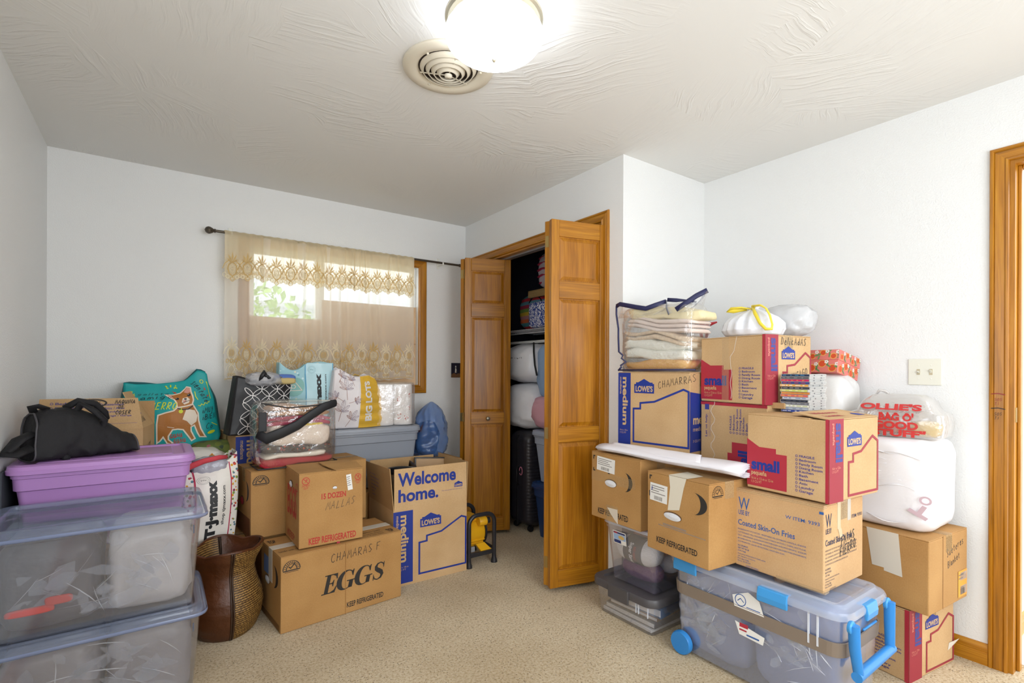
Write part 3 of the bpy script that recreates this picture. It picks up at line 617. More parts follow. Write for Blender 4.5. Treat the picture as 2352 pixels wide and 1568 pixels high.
DC().poly([(-.045, -.06), (.045, -.06), (.045, -.03), (.02, -.025), (0, -.034), (-.02, -.022), (-.045, -.035)]).build('printed_shore', mat('shore_brown', '7a5638', .6), wp, plane_frame((0, -.006, 0), (1, 0, 0), (0, 0, 1)), .0004)
DC().poly([(-.012, -.02), (.002, -.02), (-.001, .018), (-.009, .018)]).rect(-.01, .022, 0, .03).poly([(-.012, .03), (.002, .03), (-.005, .04)]).build('printed_lighthouse', mat('lighthouse_white', 'e8e6da', .6), wp, plane_frame((0, -.006, 0), (1, 0, 0), (0, 0, 1)), .0006)
MB().box(-.008, -.002, -.016, -.006, -.004, .008).build('toggle', WHITEP, wp, bevel=.001)

# ------------------------------------------------------------------ bifold closet doors
def leaf(nm, parent_n, P0, P1, knob=False, t=.032):
    P0, P1 = V((*P0, 0)), V((*P1, 0)); d = P1 - P0; w = d.length
    rt = sroot(nm); rt.location = P0; rt.rotation_euler = (0, 0, math.atan2(d.y, d.x))
    z0, z1 = .028, 2.077; s = .048
    for a, b_ in ((0, s), (w - s, w)): MB().box(a, b_, -t / 2, t / 2, z0, z1).build('stile', WOODZ, rt, bevel=.003)
    rails = ((1.985, z1), (1.64, 1.737), (.834, .92), (z0, .125))
    for a, b_ in rails: MB().box(s, w - s, -t / 2 + .001, t / 2 - .001, a, b_).build('rail', WOODX, rt, bevel=.003)
    for a, b_ in ((1.737, 1.985), (.92, 1.64), (.125, .834)):
        m = MB(); g = .026; x0, x1 = s, w - s
        m.box(x0, x1, -t / 2 + .011, t / 2 - .011, a, b_)
        for sd in (-1, 1):
            y0, y1 = sd * (t / 2 - .011), sd * (t / 2 - .003)
            o = [(x0 + .006, y0, a + .006), (x1 - .006, y0, a + .006), (x1 - .006, y0, b_ - .006), (x0 + .006, y0, b_ - .006)]
            i = [(x0 + g, y1, a + g), (x1 - g, y1, a + g), (x1 - g, y1, b_ - g), (x0 + g, y1, b_ - g)]
            m.loft([o, i], False, True)
        m.build('panel', WOODP, rt)
    if knob:
        k = MB().lathe([(.006, 0), (.006, .012), (.014, .018), (.016, .026), (.011, .032), (0, .034)], 16, Matrix.Translation((w * .5, -t / 2, .877)) @ Matrix.Rotation(PI / 2, 4, 'X'))
        k.build('door_handle', NICKEL, rt, smooth=True)
    return rt
def hinges(rt, w, side, t=.032):
    for z in (1.962, .885, .16):
        m = MB().box(w - .001, w + .0015, -t / 2 + .004, t / 2 - .006, z - .032, z + .032); hg = m.build('hinge', BRASS, rt)
        MB().tube([(w + .003, side * (t / 2 + .003), z - .034), (w + .003, side * (t / 2 + .003), z + .034)], .003, 8).build('hinge_pin', BRASS, hg)
A0, A1 = (2.172, 3.455), (1.885, 3.327)
l1 = leaf('door_1', None, A0, A1); hinges(l1, (V(A0) - V(A1)).length, 1)
l2 = leaf('door_2', None, (1.884, 3.287), (2.206, 3.150), True)
r4 = leaf('door_3', None, (1.788, 2.168), (2.135, 2.083))
r3 = leaf('door_4', None, (2.150, 2.36), (1.797, 2.206)); hinges(r3, (V((2.150, 2.36)) - V((1.797, 2.206))).length, 1)
# ------------------------------------------------------------------ cardboard boxes
KL = kraft('kraft_light', 'bb9769', 'd2b084'); KE = kraft('kraft_egg', 'a67b48', 'bf945d'); KF = kraft('kraft_fries', 'bd9568', 'd2ad80'); KIN = kraft('kraft_inside', 'ae8a5e', 'c29e70')
INK = mat('ink_black', '2a2725', .6); INKB = mat('ink_blue', '17318a', .55); INKR = mat('ink_red', 'ad2a3b', .55); INKR2 = mat('ink_red_dark', '982736', .6); INKE = mat('ink_red_egg', 'b5382c', .6)
INKK = mat('ink_kraft', 'c9a878', .7); INKP = mat('ink_pink', 'dc8f7c', .7); INKS = mat('ink_smallblue', '3b3f8c', .6); INKF = mat('ink_fries', '2c5a9c', .6); INKG = mat('ink_grey', '77706a', .7)
PEN = mat('marker_pen', '35302d', .6)
TAPEC = mat('clear_tape', 'd8bd90', .12, alpha=.28); TAPEW = mat('white_tape', 'e4ded0', .3, alpha=.85); PAPERL = mat('label_paper', 'e9e7e2', .5)
LET, HW = 'printed_lettering', 'handwriting'
class Box:
    def __init__(s, name, label, pose, dims, mat_=None, top='seam', group=None, tape=True, cat='cardboard box'):
        x, y, z, yaw = pose; a, b, c = dims; s.a, s.b, s.c = dims; s.m = mat_ or KL
        s.r = root(name, label, cat, (x, y, z), R(yaw), group)
        s.front = plane_frame((0, 0, 0), (1, 0, 0), (0, 0, 1)); s.right = plane_frame((a, 0, 0), (0, 1, 0), (0, 0, 1))
        s.left = plane_frame((0, b, 0), (0, -1, 0), (0, 0, 1)); s.top = plane_frame((0, 0, c), (1, 0, 0), (0, 1, 0))
        s.k = 0
        if top == 'seam':
            MB().box(0, a, 0, b, .001, c - .005).build('body', s.m, s.r, bevel=.004)
            MB().box(.0005, a - .0005, 0.0005, b / 2 - .0012, c - .005, c - .0012).build('flap', s.m, s.r, bevel=.001); MB().box(.0005, a - .0005, b / 2 + .0012, b - .0005, c - .005, c - .001).build('flap', s.m, s.r, bevel=.001)
            if tape: MB().box(.0, a, b / 2 - .028, b / 2 + .028, c - .0012, c - .0004).box(-.0008, 0, b / 2 - .028, b / 2 + .028, c - .07, c - .0004).box(a, a + .0008, b / 2 - .028, b / 2 + .028, c - .07, c - .0004).build('packing_tape', TAPEC, s.r)
        elif top == 'open':
            t = .004
            MB().box(0, a, 0, b, 0, t).box(0, a, 0, t, t, c).box(0, a, b - t, b, t, c).box(0, t, t, b - t, t, c).box(a - t, a, t, b - t, t, c).build('body', s.m, s.r)
        else:
            MB().box(0, a, 0, b, .001, c - .004).build('body', s.m, s.r, bevel=.004)
    def sc(s, face):
        w = s.a if face in ('front', 'top') else s.b; h = s.b if face == 'top' else s.c
        return w, h
    def put(s, d, face, m, name=LET, label=None, frame=None, dims=None):
        """d: DC in fractions of the face"""
        w, h = dims or s.sc(face); d.v = [(u * w, v * h) for u, v in d.v]
        s.k += 1
        o = d.build(name, m, s.r, frame or getattr(s, face), .0005 + .00011 * s.k, label=label)
        if name in (LET, HW): o['kind'] = 'stuff'
        return o
    def label(s, face, u0, v0, u1, v1, rot=0, m=None, lines=4, bar=True):
        w, h = s.sc(face); fr = getattr(s, face); W, H_ = (u1 - u0) * w, (v1 - v0) * h
        p, n = fr(u0 * w, v0 * h); U = (fr(1, 0)[0] - fr(0, 0)[0]); Wv = (fr(0, 1)[0] - fr(0, 0)[0])
        U2 = U * math.cos(R(rot)) + Wv * math.sin(R(rot)); W2 = Wv * math.cos(R(rot)) - U * math.sin(R(rot)); f2 = plane_frame(p, U2, W2)
        o = DC().rect(0, 0, W, H_).build('paper_label', m or PAPERL, s.r, f2, .0016); d = DC()
        for k in range(lines): d.rect(W * .06, H_ * (.82 - .13 * k), W * random.uniform(.5, .92), H_ * (.86 - .13 * k))
        if bar:
            x = W * .25
            while x < W * .7: bw = random.choice((.006, .012, .018)) * W; d.rect(x, H_ * .08, x + bw, H_ * .3); x += bw + W * .015
        o2 = d.build(LET, INKG, o, f2, .0020); o2['kind'] = 'stuff'; return f2

def badge(db, dk, u, v, w, h):
    P = [(0, 0), (1, 0), (1, .66), (.93, .66), (.93, .75), (.80, .75), (.5, 1), (.2, .75), (.09, .75), (.09, .63), (0, .63)]
    db.poly([(u + a * w, v + b * h) for a, b in P])
    dk.text("LOWE'S", u + .07 * w, v + .10 * h, .86 * w, .42 * h, bold=.035)
def smallprint(bx, front=True, right=True, frame=None, dims=None):
    if front:
        kw = dict(frame=frame, dims=dims)
        bx.put(DC().poly([(0, .04), (.52, .04), (.52, .50), (.385, .50), (.385, .565), (.165, .565), (0, .665)]), 'front', INKR, 'printed_panel', **kw); bx.put(DC().rect(.962, 0, 1, 1), 'front', INKR, 'printed_edge', **kw)
        bx.put(DC().text('small', .06, .255, .37, .155, bold=.045), 'front', INKB, **kw)
        bx.put(DC().text('pequeña', .06, .17, .205, .075, bold=.02).text('16-in x 12-in x 12-in', .06, .125, .29, .035).text('1.3 CU FT', .06, .08, .14, .032), 'front', INKK, **kw)
        d = DC(); L = ['FRAGILE', 'Bedroom', 'Family Room', 'Dining Room', 'Kitchen', 'Bath', 'Basement', 'Attic', 'Laundry', 'Garage']; ww = [.175, .19, .265, .265, .165, .10, .22, .10, .175, .16]
        for k, (t, q) in enumerate(zip(L, ww)):
            v = .505 - .0475 * k; low = .012 if any(ch in t for ch in 'gy') else 0
            d.ring(.637, v + .014, .011, .005, .0145, 12); d.text(t, .668, v - low, q, .03 + low, bold=.012)
        bx.put(d, 'front', INKS, **kw)
    if right:
        bx.put(DC().rect(0, 0, .27, 1), 'right', INKR2, 'printed_panel')
        bx.put(DC().stroke([(.375, .05), (.375, .46), (.465, .46), (.465, .555), (.63, .575), (.87, .75), (.985, .68), (.985, .05)], .03, True), 'right', INKR2, 'printed_outline')
        db, dk = DC(), DC(); badge(db, dk, .345, .65, .29, .19); bx.put(db, 'right', INKB, 'printed_logo'); bx.put(dk, 'right', INKK)
        bx.put(DC().text('small', .115, .95, .47, .135, rot=-90, bold=.04), 'right', mat('ink_blue_on_red', '3c3f86', .6), frame=scaled(bx.right, bx.b, bx.c), dims=(1, 1))
        bx.put(DC().text('pequeña', .045, .95, .26, .05, rot=-90, bold=.015).text('16in x 12in', .05, .40, .16, .03).text('1.3 CU FT', .05, .36, .12, .03), 'right', INKP, frame=scaled(bx.right, bx.b, bx.c), dims=(1, 1))
def scaled(fr, w, h): return lambda u, v: fr(u * w, v * h)
def medprint(bx, strip=.19, hand=None, outline=True, logo=True, x0=.235):
    f = scaled(bx.front, bx.a, bx.c); one = (1, 1)
    bx.put(DC().rect(0, .03, strip, .985), 'front', INKB, 'printed_panel')
    bx.put(DC().text('medium', strip * .36, .93, .62, strip * .42, rot=-90, bold=.03).text('mediana', strip * .14, .93, .22, strip * .15, rot=-90, bold=.01).text('3 CU FT', strip * .15, .20, strip * .5, .022).text('18-in x 18-in', strip * .15, .235, strip * .62, .02), 'front', INKK, frame=f, dims=one)
    if logo:
        db, dk = DC(), DC(); badge(db, dk, x0 + .01, .73, .285, .18); bx.put(db, 'front', INKB, 'printed_logo'); bx.put(dk, 'front', INKK)
    if outline:
        bx.put(DC().stroke([(x0, .11), (x0, .53), (x0 + .1, .535), (x0 + .1, .605), (x0 + .3, .63), (.92, .79), (.985, .765), (.985, .11)], .024, True), 'front', INKB, 'printed_outline')

# --- right-hand stack
kH = Box('medium_moving_box', 'medium moving box with blue print and CHAMARRAS under the clear blanket bag', (2.035, 1.888, .822, -84), (.417, .24, .41))
medprint(kH); kH.put(DC().hand('CHAMARRAS', 0, 0, .034, .0022, rot=11), 'front', PEN, HW, frame=lambda u, v: kH.front(.245 + u, .325 + v), dims=(1, 1))
kH.put(DC().poly([(0, .06), (1, .06), (1, .70), (0, .765)]), 'right', INKB, 'printed_panel'); kH.put(DC().text('medium', .12, .38, .95, .11, bold=.03).text('mediana', .12, .3, .5, .05).text('3 CU FT', .12, .17, .3, .03), 'right', INKK)
kL = Box('small_moving_box', 'small red and blue moving box standing on end with Let us help print', (2.165, 1.472, .72, -95.5), (.345, .28, .37))
f = lambda u, v: kL.front(kL.a * (1 - v), kL.c * u)
smallprint(kL, True, False, frame=f, dims=(1, 1))
kL.put(DC().text('Let us help.', .55, .88, .30, .045, bold=.01).rect(.55, .865, .86, .867).rect(.55, .85, .9, .852).rect(.55, .835, .88, .837).rect(.9, .86, .97, .93), 'front', INKS, frame=f, dims=(1, 1))
DC().stroke([(.07 + .012 * math.sin(k * 1.3), .02 + .017 * k) for k in range(22)], .003).build('tape_edge', mat('tape_shine', 'f2e8d6', .1, alpha=.75), kL.r, kL.front, .002)
MB().box(kL.a - .012, kL.a + .055, .03, .12, kL.c - .012, kL.c + .012).build('loose_flap', KIN, kL.r)
kI = Box('small_moving_box', 'small red and blue moving box marked Delicadas and Chicago below the white trash bag', (2.165, 1.472, 1.0915, -98.5), (.346, .31, .303))
smallprint(kI)
kI.put(DC().hand('DelicAdAS', 0, 0, .031, .0024, rot=-1), 'right', PEN, HW, frame=lambda u, v: kI.right(.10 + u, .262 + v), dims=(1, 1)); kI.put(DC().hand('CHICAGO', 0, 0, .03, .0024, rot=14), 'right', PEN, HW, frame=lambda u, v: kI.right(.155 + u, .10 + v), dims=(1, 1))
DC().stroke([(.175 + .004 * math.sin(k), .02 + .0148 * k) for k in range(12)] + [(.17, .21), (.19, .235), (.205, .30)], .003).build('tape_edge', mat('tape_shine', 'f2e8d6', .1, alpha=.75), kI.r, kI.front, .002)
kI.put(DC().rect(.36, 0, .47, 1), 'front', mat('tape_band', 'd9bf94', .15, alpha=.22), 'packing_tape')
kK = Box('fries_box', 'food carton printed Coated Skin-On Fries on the clear wheeled bin', (1.95, 1.163, .443, -91.6), (.34, .31, .315), KF)
def fries(face, ink):
    w, h = kK.sc(face)
    kK.put(DC().text('W', .04, .735, .14, .155).text('USE BY', .04, .665, .14, .06, bold=.012).text('W ITEM: 9393', .6, .755, .36, .042, bold=.008).text('Coated Skin-On Fries', .035, .53, .67, .072, bold=.015), face, ink)
    T = ['INGREDIENTS: POTATOES, VEGETABLE OIL (SOYBEAN, CANOLA, AND/OR', 'COTTONSEED OIL), MODIFIED FOOD STARCH (POTATO, CORN), RICE FLOUR,', 'SALT, LEAVENING (DISODIUM DIHYDROGEN PYROPHOSPHATE, SODIUM', 'BICARBONATE), DEXTROSE, DISODIUM DIHYDROGEN PYROPHOSPHATE', '(TO PROMOTE COLOR RETENTION), XANTHAN GUM.']
    d = DC()
    for k, t in enumerate(T): d.text(t, .035, .462 - .04 * k, .79 if k < 4 else .56, .024)
    for k, (t, q) in enumerate((('6-6 LB BAGS', .125), ('NET WT 36 LB', .14), ('(16.3 kg)', .1))): d.text(t, .035, .255 - .035 * k, q, .022, bold=.012)
    for k, (t, q) in enumerate((('Packed by MANUFACTURER #546', .34), ('J.R. Simplot Company', .22), ('P.O. Box 9386', .14), ('Boise, ID 83707', .16))): d.text(t, .035, .145 - .03 * k, q, .02)
    d.text('KEEP FROZEN', .14, .012, .15, .022); kK.put(d, face, ink)
fries('front', INKF); fries('right', mat('ink_navy', '2a3352', .6))
kK.put(DC().rect(.955, .895, 1, .925), 'front', INKF, 'printed_mark')
kK.put(DC().hand('FAJAS', 0, 0, .032, .0035, rot=8).hand('FIERRO', -.01, -.042, .034, .0035, rot=8), 'right', PEN, HW, frame=lambda u, v: kK.right(.13 + u, .15 + v), dims=(1, 1))
MB().box(kK.a, kK.a + .001, .10, .125, .215, .315).add([(kK.a + .0012, .105, .215), (kK.a + .0012, .13, .215), (kK.a + .0012, .14, .185), (kK.a + .0012, .12, .18)], [(0, 1, 2, 3)]).build('torn_tape', mat('tape_torn', 'd9c39c', .15, alpha=.8), kK.r)
MB().box(kK.a, kK.a + .001, .18, .205, .235, .315).build('packing_tape', mat('tape_frost', 'd8d0c4', .3, alpha=.7), kK.r)
MB().box(-.001, kK.a + .001, -.001, .02, .302, .316).build('edge_tape', TAPEC, kK.r); MB().box(.17, .345, -.0012, .03, -.0005, .012).build('edge_tape', TAPEC, kK.r)
kJ = Box('small_moving_box', 'small red and blue moving box with raised top flap carrying the discs', (1.975, 1.128, .764, -94.5), (.318, .355, .30), top='none')
smallprint(kJ)
a, b_, c = kJ.a, kJ.b, kJ.c
MB().box(.001, a - .07, 0.001, b_ - .001, c - .004, c - .0005).build('flap', KL, kJ.r, bevel=.001)
fl = MB().add([(a, 0, c - .003), (a, b_, c - .003), (a - .15, b_, c + .012), (a - .15, .03, c + .012), (a, 0, c), (a, b_, c), (a - .15, b_, c + .016), (a - .15, .03, c + .016)], [(0, 1, 2, 3), (4, 5, 6, 7), (0, 1, 5, 4), (1, 2, 6, 5), (2, 3, 7, 6), (3, 0, 4, 7)]).build('raised_flap', KL, kJ.r)
ft = plane_frame((a, .02, c), (0, 1, 0), (-.15, 0, .016))
d = DC().text('Welcome', .05, .085, .16, .03, bold=.02).text('home.', .05, .035, .11, .03, bold=.02); d.build(LET, INKR, kJ.r, ft, .001)['kind'] = 'stuff'
db, dk = DC(), DC(); badge(db, dk, .25, .03, .05, .045); db.build('printed_logo', INKB, kJ.r, ft, .001)
kP = Box('small_moving_box', 'small red and blue moving box on the carpet at bottom of right stack', (2.502, 1.123, 0, -98.7), (.406, .35, .288)); smallprint(kP)
MB().add([(kP.a + .001, .30, .06), (kP.a + .001, .36, .075), (kP.a + .012, .37, .10), (kP.a + .001, .31, .09)], [(0, 1, 2, 3)]).build('loose_tape', TAPEW, kP.r)
kO = Box('sweater_box', 'plain brown box with handwriting and orange sticker below the white bundle', (2.47, 1.02, .29, -95), (.362, .36, .292), KE)
kO.put(DC().hand('Sueteres', 0, 0, .03, .0026, rot=12).hand('blanket', .01, -.045, .026, .0026, rot=12), 'right', PEN, HW, frame=lambda u, v: kO.right(.16 + u, .20 + v), dims=(1, 1))
kO.put(DC().rect(.34, 0, .355, 1), 'right', mat('crease', '9a6c38', .8), 'crease')
kO.label('right', .74, .05, .98, .42, m=mat('orange_sticker', 'e8a33c', .5), lines=2); kO.label('right', .80, .08, .97, .2, m=PAPERL, lines=2, bar=False); kO.label('right', .80, .28, .97, .39, m=PAPERL, lines=2, bar=False)
kO.put(DC().poly([(.40, 1), (.72, 1), (.76, .42), (.58, .44), (.58, .48), (.46, .48)]), 'front', TAPEW, 'white_tape')

def smilebox(bx, front_badge=True, left_moon=True):
    if front_badge: checkbadge(bx, 'front', .015, .80, .125, .13)
    if left_moon: crescent(bx, 'left', .66, .52, .22, .30)
def checkbadge(bx, face, u, v, w, h):
    d = DC()
    for r_ in (1., .62): d.stroke([(u + w / 2 + r_ * w / 2 * math.cos(R(t)), v + r_ * h * .9 * math.sin(R(t)) + .1 * h) for t in range(0, 181, 12)], .007)
    for t in range(12, 180, 14): d.stroke([(u + w / 2 + .7 * w / 2 * math.cos(R(t)), v + .7 * h * .9 * math.sin(R(t)) + .1 * h), (u + w / 2 + .92 * w / 2 * math.cos(R(t)), v + .92 * h * .9 * math.sin(R(t)) + .1 * h)], .006)
    d.stroke([(u + .33 * w, v + .42 * h), (u + .45 * w, v + .25 * h), (u + .7 * w, v + .7 * h)], .010); d.rect(u, v - .02 * h, u + w, v + .09 * h); d.rect(u + .1 * w, v - .14 * h, u + .9 * w, v - .09 * h)
    bx.put(d, face, INK, 'printed_badge')
def crescent(bx, face, u, v, w, h):
    o = [(u + w * (0 + 1 * math.sin(R(t))), v + h / 2 + h / 2 * math.cos(R(t))) for t in range(0, 181, 10)]
    i = [(u + w * (.0 + .52 * math.sin(R(t))), v + h / 2 + h / 2 * math.cos(R(t))) for t in range(170, 9, -10)]
    bx.put(DC().poly(o + i), face, INK, 'printed_crescent')
def hole(bx, face, u, v, w, h, stuff, nm='handle_hole'):
    W, H_ = bx.sc(face)
    bx.put(DC().ell(u, v, w, h, 20), face, mat('hole_dark', '6d4e30', .9), nm)
    fr = getattr(bx, face); p, n = fr(u * W, v * H_); U = fr(1, 0)[0] - fr(0, 0)[0]; Wv = fr(0, 1)[0] - fr(0, 0)[0]
    MB().grid(lambda a_, b2: p + U * math.cos(a_ * 2 * PI) * b2 * w * W * .94 + Wv * (math.sin(a_ * 2 * PI) * b2 * .84 - .1) * h * H_ + n * (.003 + .005 * (1 - b2) + .0016 * nz(a_ * 5, b2 * 5, u)), 22, 5).build('paper_stuffing', stuff, bx.r, smooth=True)
WPAPER = mat('tissue_white', 'dfe0e4', .6, var=.1, vscale=40)
kM = Box('egg_carton_box', 'egg case with torn white tape on the clear yarn bin by closet door', (1.862, 1.912, .482, -92.2), (.338, .28, .338), KE, top='seam')
crescent(kM, 'front', .70, .50, .15, .27); hole(kM, 'front', .42, .57, .125, .06, WPAPER)
kM.label('front', .12, .73, .5, .94, -3); kM.put(DC().text('KEEP REFRIGERATED', .15, .075, .62, .085, bold=.02).stroke([(.05, .88), (.05, .93), (.085, .93)], .018).stroke([(.05, .75), (.05, .71), (.085, .71)], .018).rect(.36, .7, .4, .72), 'front', INK)
kM.put(DC().poly([(.35, .20), (.56, .21), (.57, .0), (.5, .05), (.42, .12)]), 'front', PAPERL, 'torn_label'); kM.put(DC().rect(.33, .0, .57, .24), 'front', TAPEC, 'packing_tape'); kM.put(DC().rect(.0, .56, .9, .70), 'front', mat('tape_thin', 'd8bd90', .1, alpha=.16), 'packing_tape')
kN = Box('egg_carton_box', 'egg case with crescent and white tape over its handle hole beside fries carton', (1.804, 1.497, .447, -94.3), (.327, .247, .343), KE, top='seam')
crescent(kN, 'front', .77, .60, .2, .26); hole(kN, 'front', .44, .50, .15, .055, WPAPER); checkbadge(kN, 'right', .07, .84, .27, .12)
fl = kN.label('front', .05, .635, .35, .86, -2); d = DC().text('J', .006, .045, .008, .016, bold=.03); d.build(LET, INKB, kN.r, fl, .0024)['kind'] = 'stuff'
kN.put(DC().text('KEEP REFRIGERATED', .17, .115, .66, .075, bold=.02).stroke([(.05, .9), (.05, .945), (.085, .945)], .018).rect(.035, .68, .05, .75), 'front', INK)
kN.put(DC().rect(.28, .36, .66, .385).rect(.2, .34, .95, .352), 'front', mat('faint_print', 'a5968a', .7, alpha=.6), 'faint_print')
kN.put(DC().poly([(.38, 1), (.66, 1), (.62, .88), (.55, .60), (.36, .56), (.40, .85)]), 'front', mat('tape_masking', 'e6decb', .4, alpha=.93), 'white_tape')
DC().poly([(.12, 0), (.22, 0), (.22, .10), (.12, .12)]).build('white_tape', mat('tape_masking', 'e6decb', .4, alpha=.93), kN.r, kN.top, .001)

# --- left-hand stack
kA = Box('egg_case', 'large egg case printed EGGS on the carpet in front', (.477, 2.535, 0, 5.7), (.624, .322, .360), KE)
smilebox(kA)
def serif_eggs(u0, v0, w, h, slant=.22):
    d = DC()
    def vs(pts, ws, ox, wd):
        P = [V((ox + a_ * wd, b2)) for a_, b2 in pts]; n = len(P); L = []; Q = []
        for i in range(n):
            t_ = (P[min(i + 1, n - 1)] - P[max(i - 1, 0)]).normalized(); nn = V((-t_.y, t_.x)); L.append(P[i] + nn * ws[i] / 2); Q.append(P[i] - nn * ws[i] / 2)
        d.raw([tuple(q) for q in L + Q], [(i, n + i, n + i + 1, i + 1) for i in range(n - 1)])
    def E(o, q):
        d.raw([(o + .16 * q, 0), (o + .42 * q, 0), (o + .42 * q, 1), (o + .16 * q, 1)], [(0, 1, 2, 3)]); d.rect(o, 0, o + .9 * q, .055).rect(o, .945, o + .88 * q, 1).rect(o + .4 * q, .485, o + .68 * q, .54)
        d.poly([(o + .66 * q, .34), (o + .71 * q, .34), (o + .71 * q, .68), (o + .66 * q, .68), (o + .58 * q, .53), (o + .58 * q, .5)]); d.poly([(o + .55 * q, .05), (o + .9 * q, .05), (o + .97 * q, .33), (o + .90 * q, .33), (o + .8 * q, .15)]); d.poly([(o + .55 * q, .95), (o + .88 * q, .95), (o + .92 * q, .70), (o + .86 * q, .70), (o + .77 * q, .86)])
    def G(o, q):
        A_ = range(48, 330, 12); pts = [(.48 + .42 * math.cos(R(t_)), .5 + .49 * math.sin(R(t_))) for t_ in A_]; ws = [.05 + .22 * q * 1.15 * max(0, -math.cos(R(t_))) ** 1.2 for t_ in A_]; vs(pts, ws, o, q)
        d.rect(o + .66 * q, .04, o + .90 * q, .43).rect(o + .52 * q, .40, o + 1.02 * q, .455); d.poly([(o + .70 * q, .86), (o + .80 * q, 1.0), (o + .85 * q, 1.0), (o + .85 * q, .66), (o + .80 * q, .66)])
    def S(o, q):
        pts = [(.80, .74), (.72, .88), (.5, .965), (.27, .92), (.17, .78), (.23, .64), (.45, .53), (.66, .43), (.78, .29), (.70, .11), (.46, .035), (.22, .10), (.12, .26)]
        vs(pts, [.04, .06, .06, .10, .16, .2, .23, .22, .18, .12, .06, .06, .05], o, q); d.poly([(o + .74 * q, .98), (o + .80 * q, .98), (o + .84 * q, .66), (o + .79 * q, .66)]).poly([(o + .06 * q, .36), (o + .11 * q, .36), (o + .17 * q, .02), (o + .11 * q, .02)])
    E(0, .78); G(.80, .92); G(1.78, .92); S(2.74, .74); W_ = 3.48 + slant
    d.v = [(u0 + (x + slant * y) / W_ * w, v0 + y * h) for x, y in d.v]; return d
kA.put(serif_eggs(.30, .355, .565, .255), 'front', INK)
kA.put(DC().text('KEEP REFRIGERATED', .51, .085, .32, .075, bold=.02), 'front', INK)
kA.put(DC().hand('CHAMARAS F', 0, 0, .04, .0026, rot=3), 'front', PEN, HW, frame=lambda u, v: kA.front(.235 + u, .275 + v), dims=(1, 1))
kA.put(DC().rect(.495, 0, .5, 1), 'front', mat('crease', '9a6c38', .8), 'crease')
MB().box(-.001, kA.a + .001, .13, .19, kA.c - .0003, kA.c + .0006).box(-.0015, -.0005, .13, .19, .20, kA.c).build('packing_tape', TAPEW, kA.r)
kA.put(DC().text('TOP', .90, .06, .055, .16, bold=.02).text('We stand our Quality', .66, .22, .2, .07).text('guaranteed and safe keep in', .66, .13, .2, .05).text('any or all cases stored', .66, .05, .19, .05).text('TOP', .02, .7, .055, .16, bold=.02).text('handle with care', .02, .2, .16, .06), 'top', INK)
kA.put(DC().rect(.16, .62, .45, .86), 'left', mat('label_bluegrey', '6d86b5', .5), 'paper_label'); hole(kA, 'left', .36, .55, .13, .06, WPAPER)
kA.put(DC().rect(.06, .02, .94, .1).rect(.06, .02, .07, .2), 'left', mat('print_brown', '7a5426', .7, alpha=.6), 'faint_print')
kC = Box('egg_case', 'large plain egg case carrying the clear bedding bag, behind the 15 DOZEN case', (.397, 2.872, .362, 5.7), (.624, .288, .350), KE); smilebox(kC); hole(kC, 'left', .42, .5, .13, .07, mat('red_cloth', 'a83038', .8))
kC.put(DC().rect(.05, .02, .95, .3), 'left', mat('print_brownred', '6b2c1c', .7, alpha=.5), 'faint_print')
kB = Box('egg_box', 'egg case printed 15 DOZEN in red with torn top flap, on the EGGS case', (.566, 2.582, .364, .9), (.315, .285, .366), KE, top='none')
a, b_, c = kB.a, kB.b, kB.c
MB().box(.001, a * .48, .002, b_ - .001, c - .004, c).build('flap', KE, kB.r, bevel=.001); MB().box(a * .48, a - .001, b_ * .5, b_ - .001, c - .004, c).build('flap', KE, kB.r, bevel=.001)
MB().add([(a * .56, .0, c), (a, .0, c), (a, .10, c + .016), (a * .45, .13, c + .014), (a * .56, 0, c - .003), (a, 0, c - .003), (a, .10, c + .012), (a * .45, .13, c + .010)], [(0, 1, 2, 3), (4, 5, 6, 7), (0, 1, 5, 4), (1, 2, 6, 5), (2, 3, 7, 6), (3, 0, 4, 7)]).build('torn_flap', KE, kB.r)
MB().box(a * .5, a * .97, .10, .22, c + .006, c + .009, Matrix.Rotation(R(2), 4, 'Z')).build('torn_flap', KE, kB.r)
d = DC()
for (u, v, r_) in ((.10, .895, .055), (.915, .875, .048)):
    d.ring(u, v, r_, .010, r_ * .86, 20); d.stroke([(u - r_ * .7, v + r_ * .6), (u + r_ * .7, v - r_ * .6)], .009); d.stroke([(u - r_ * .3, v - r_ * .4), (u + r_ * .4, v + r_ * .45)], .006); d.ring(u + r_ * .2, v + r_ * .3, r_ * .18, .006, n=8)
    d.text('DO NOT', u - r_ * 1.02, v - r_ * 1.35, r_ * 2.04, r_ * .45, bold=.02).text('CUT', u - r_ * .6, v - r_ * 1.95, r_ * 1.2, r_ * .45, bold=.02)
d.text('15 DOZEN', .335, .622, .385, .078, bold=.035).text('KEEP REFRIGERATED', .145, .035, .74, .092, bold=.03); kB.put(d, 'front', INKE)
kB.put(DC().hand('MALLAS', 0, 0, .036, .002, slant=.35, rot=6), 'front', PEN, HW, frame=lambda u, v: kB.front(.125 + u, .170 + v), dims=(1, 1))
hole(kB, 'front', .54, .765, .036, .022, WPAPER); hole(kB, 'left', .45, .80, .11, .05, WPAPER); kB.label('front', .75, .70, .83, .92, 7, lines=5, bar=False)
kB.put(DC().text('EGGS', .18, .36, .66, .42, bold=.03).ring(.86, .8, .07, .016, .05).text('KEEP', .2, .05, .5, .09), 'left', INKE)
kB.put(DC().poly([(.57, -.01), (.63, -.01), (.62, .012), (.58, .014)]), 'front', INKR, 'red_tab')

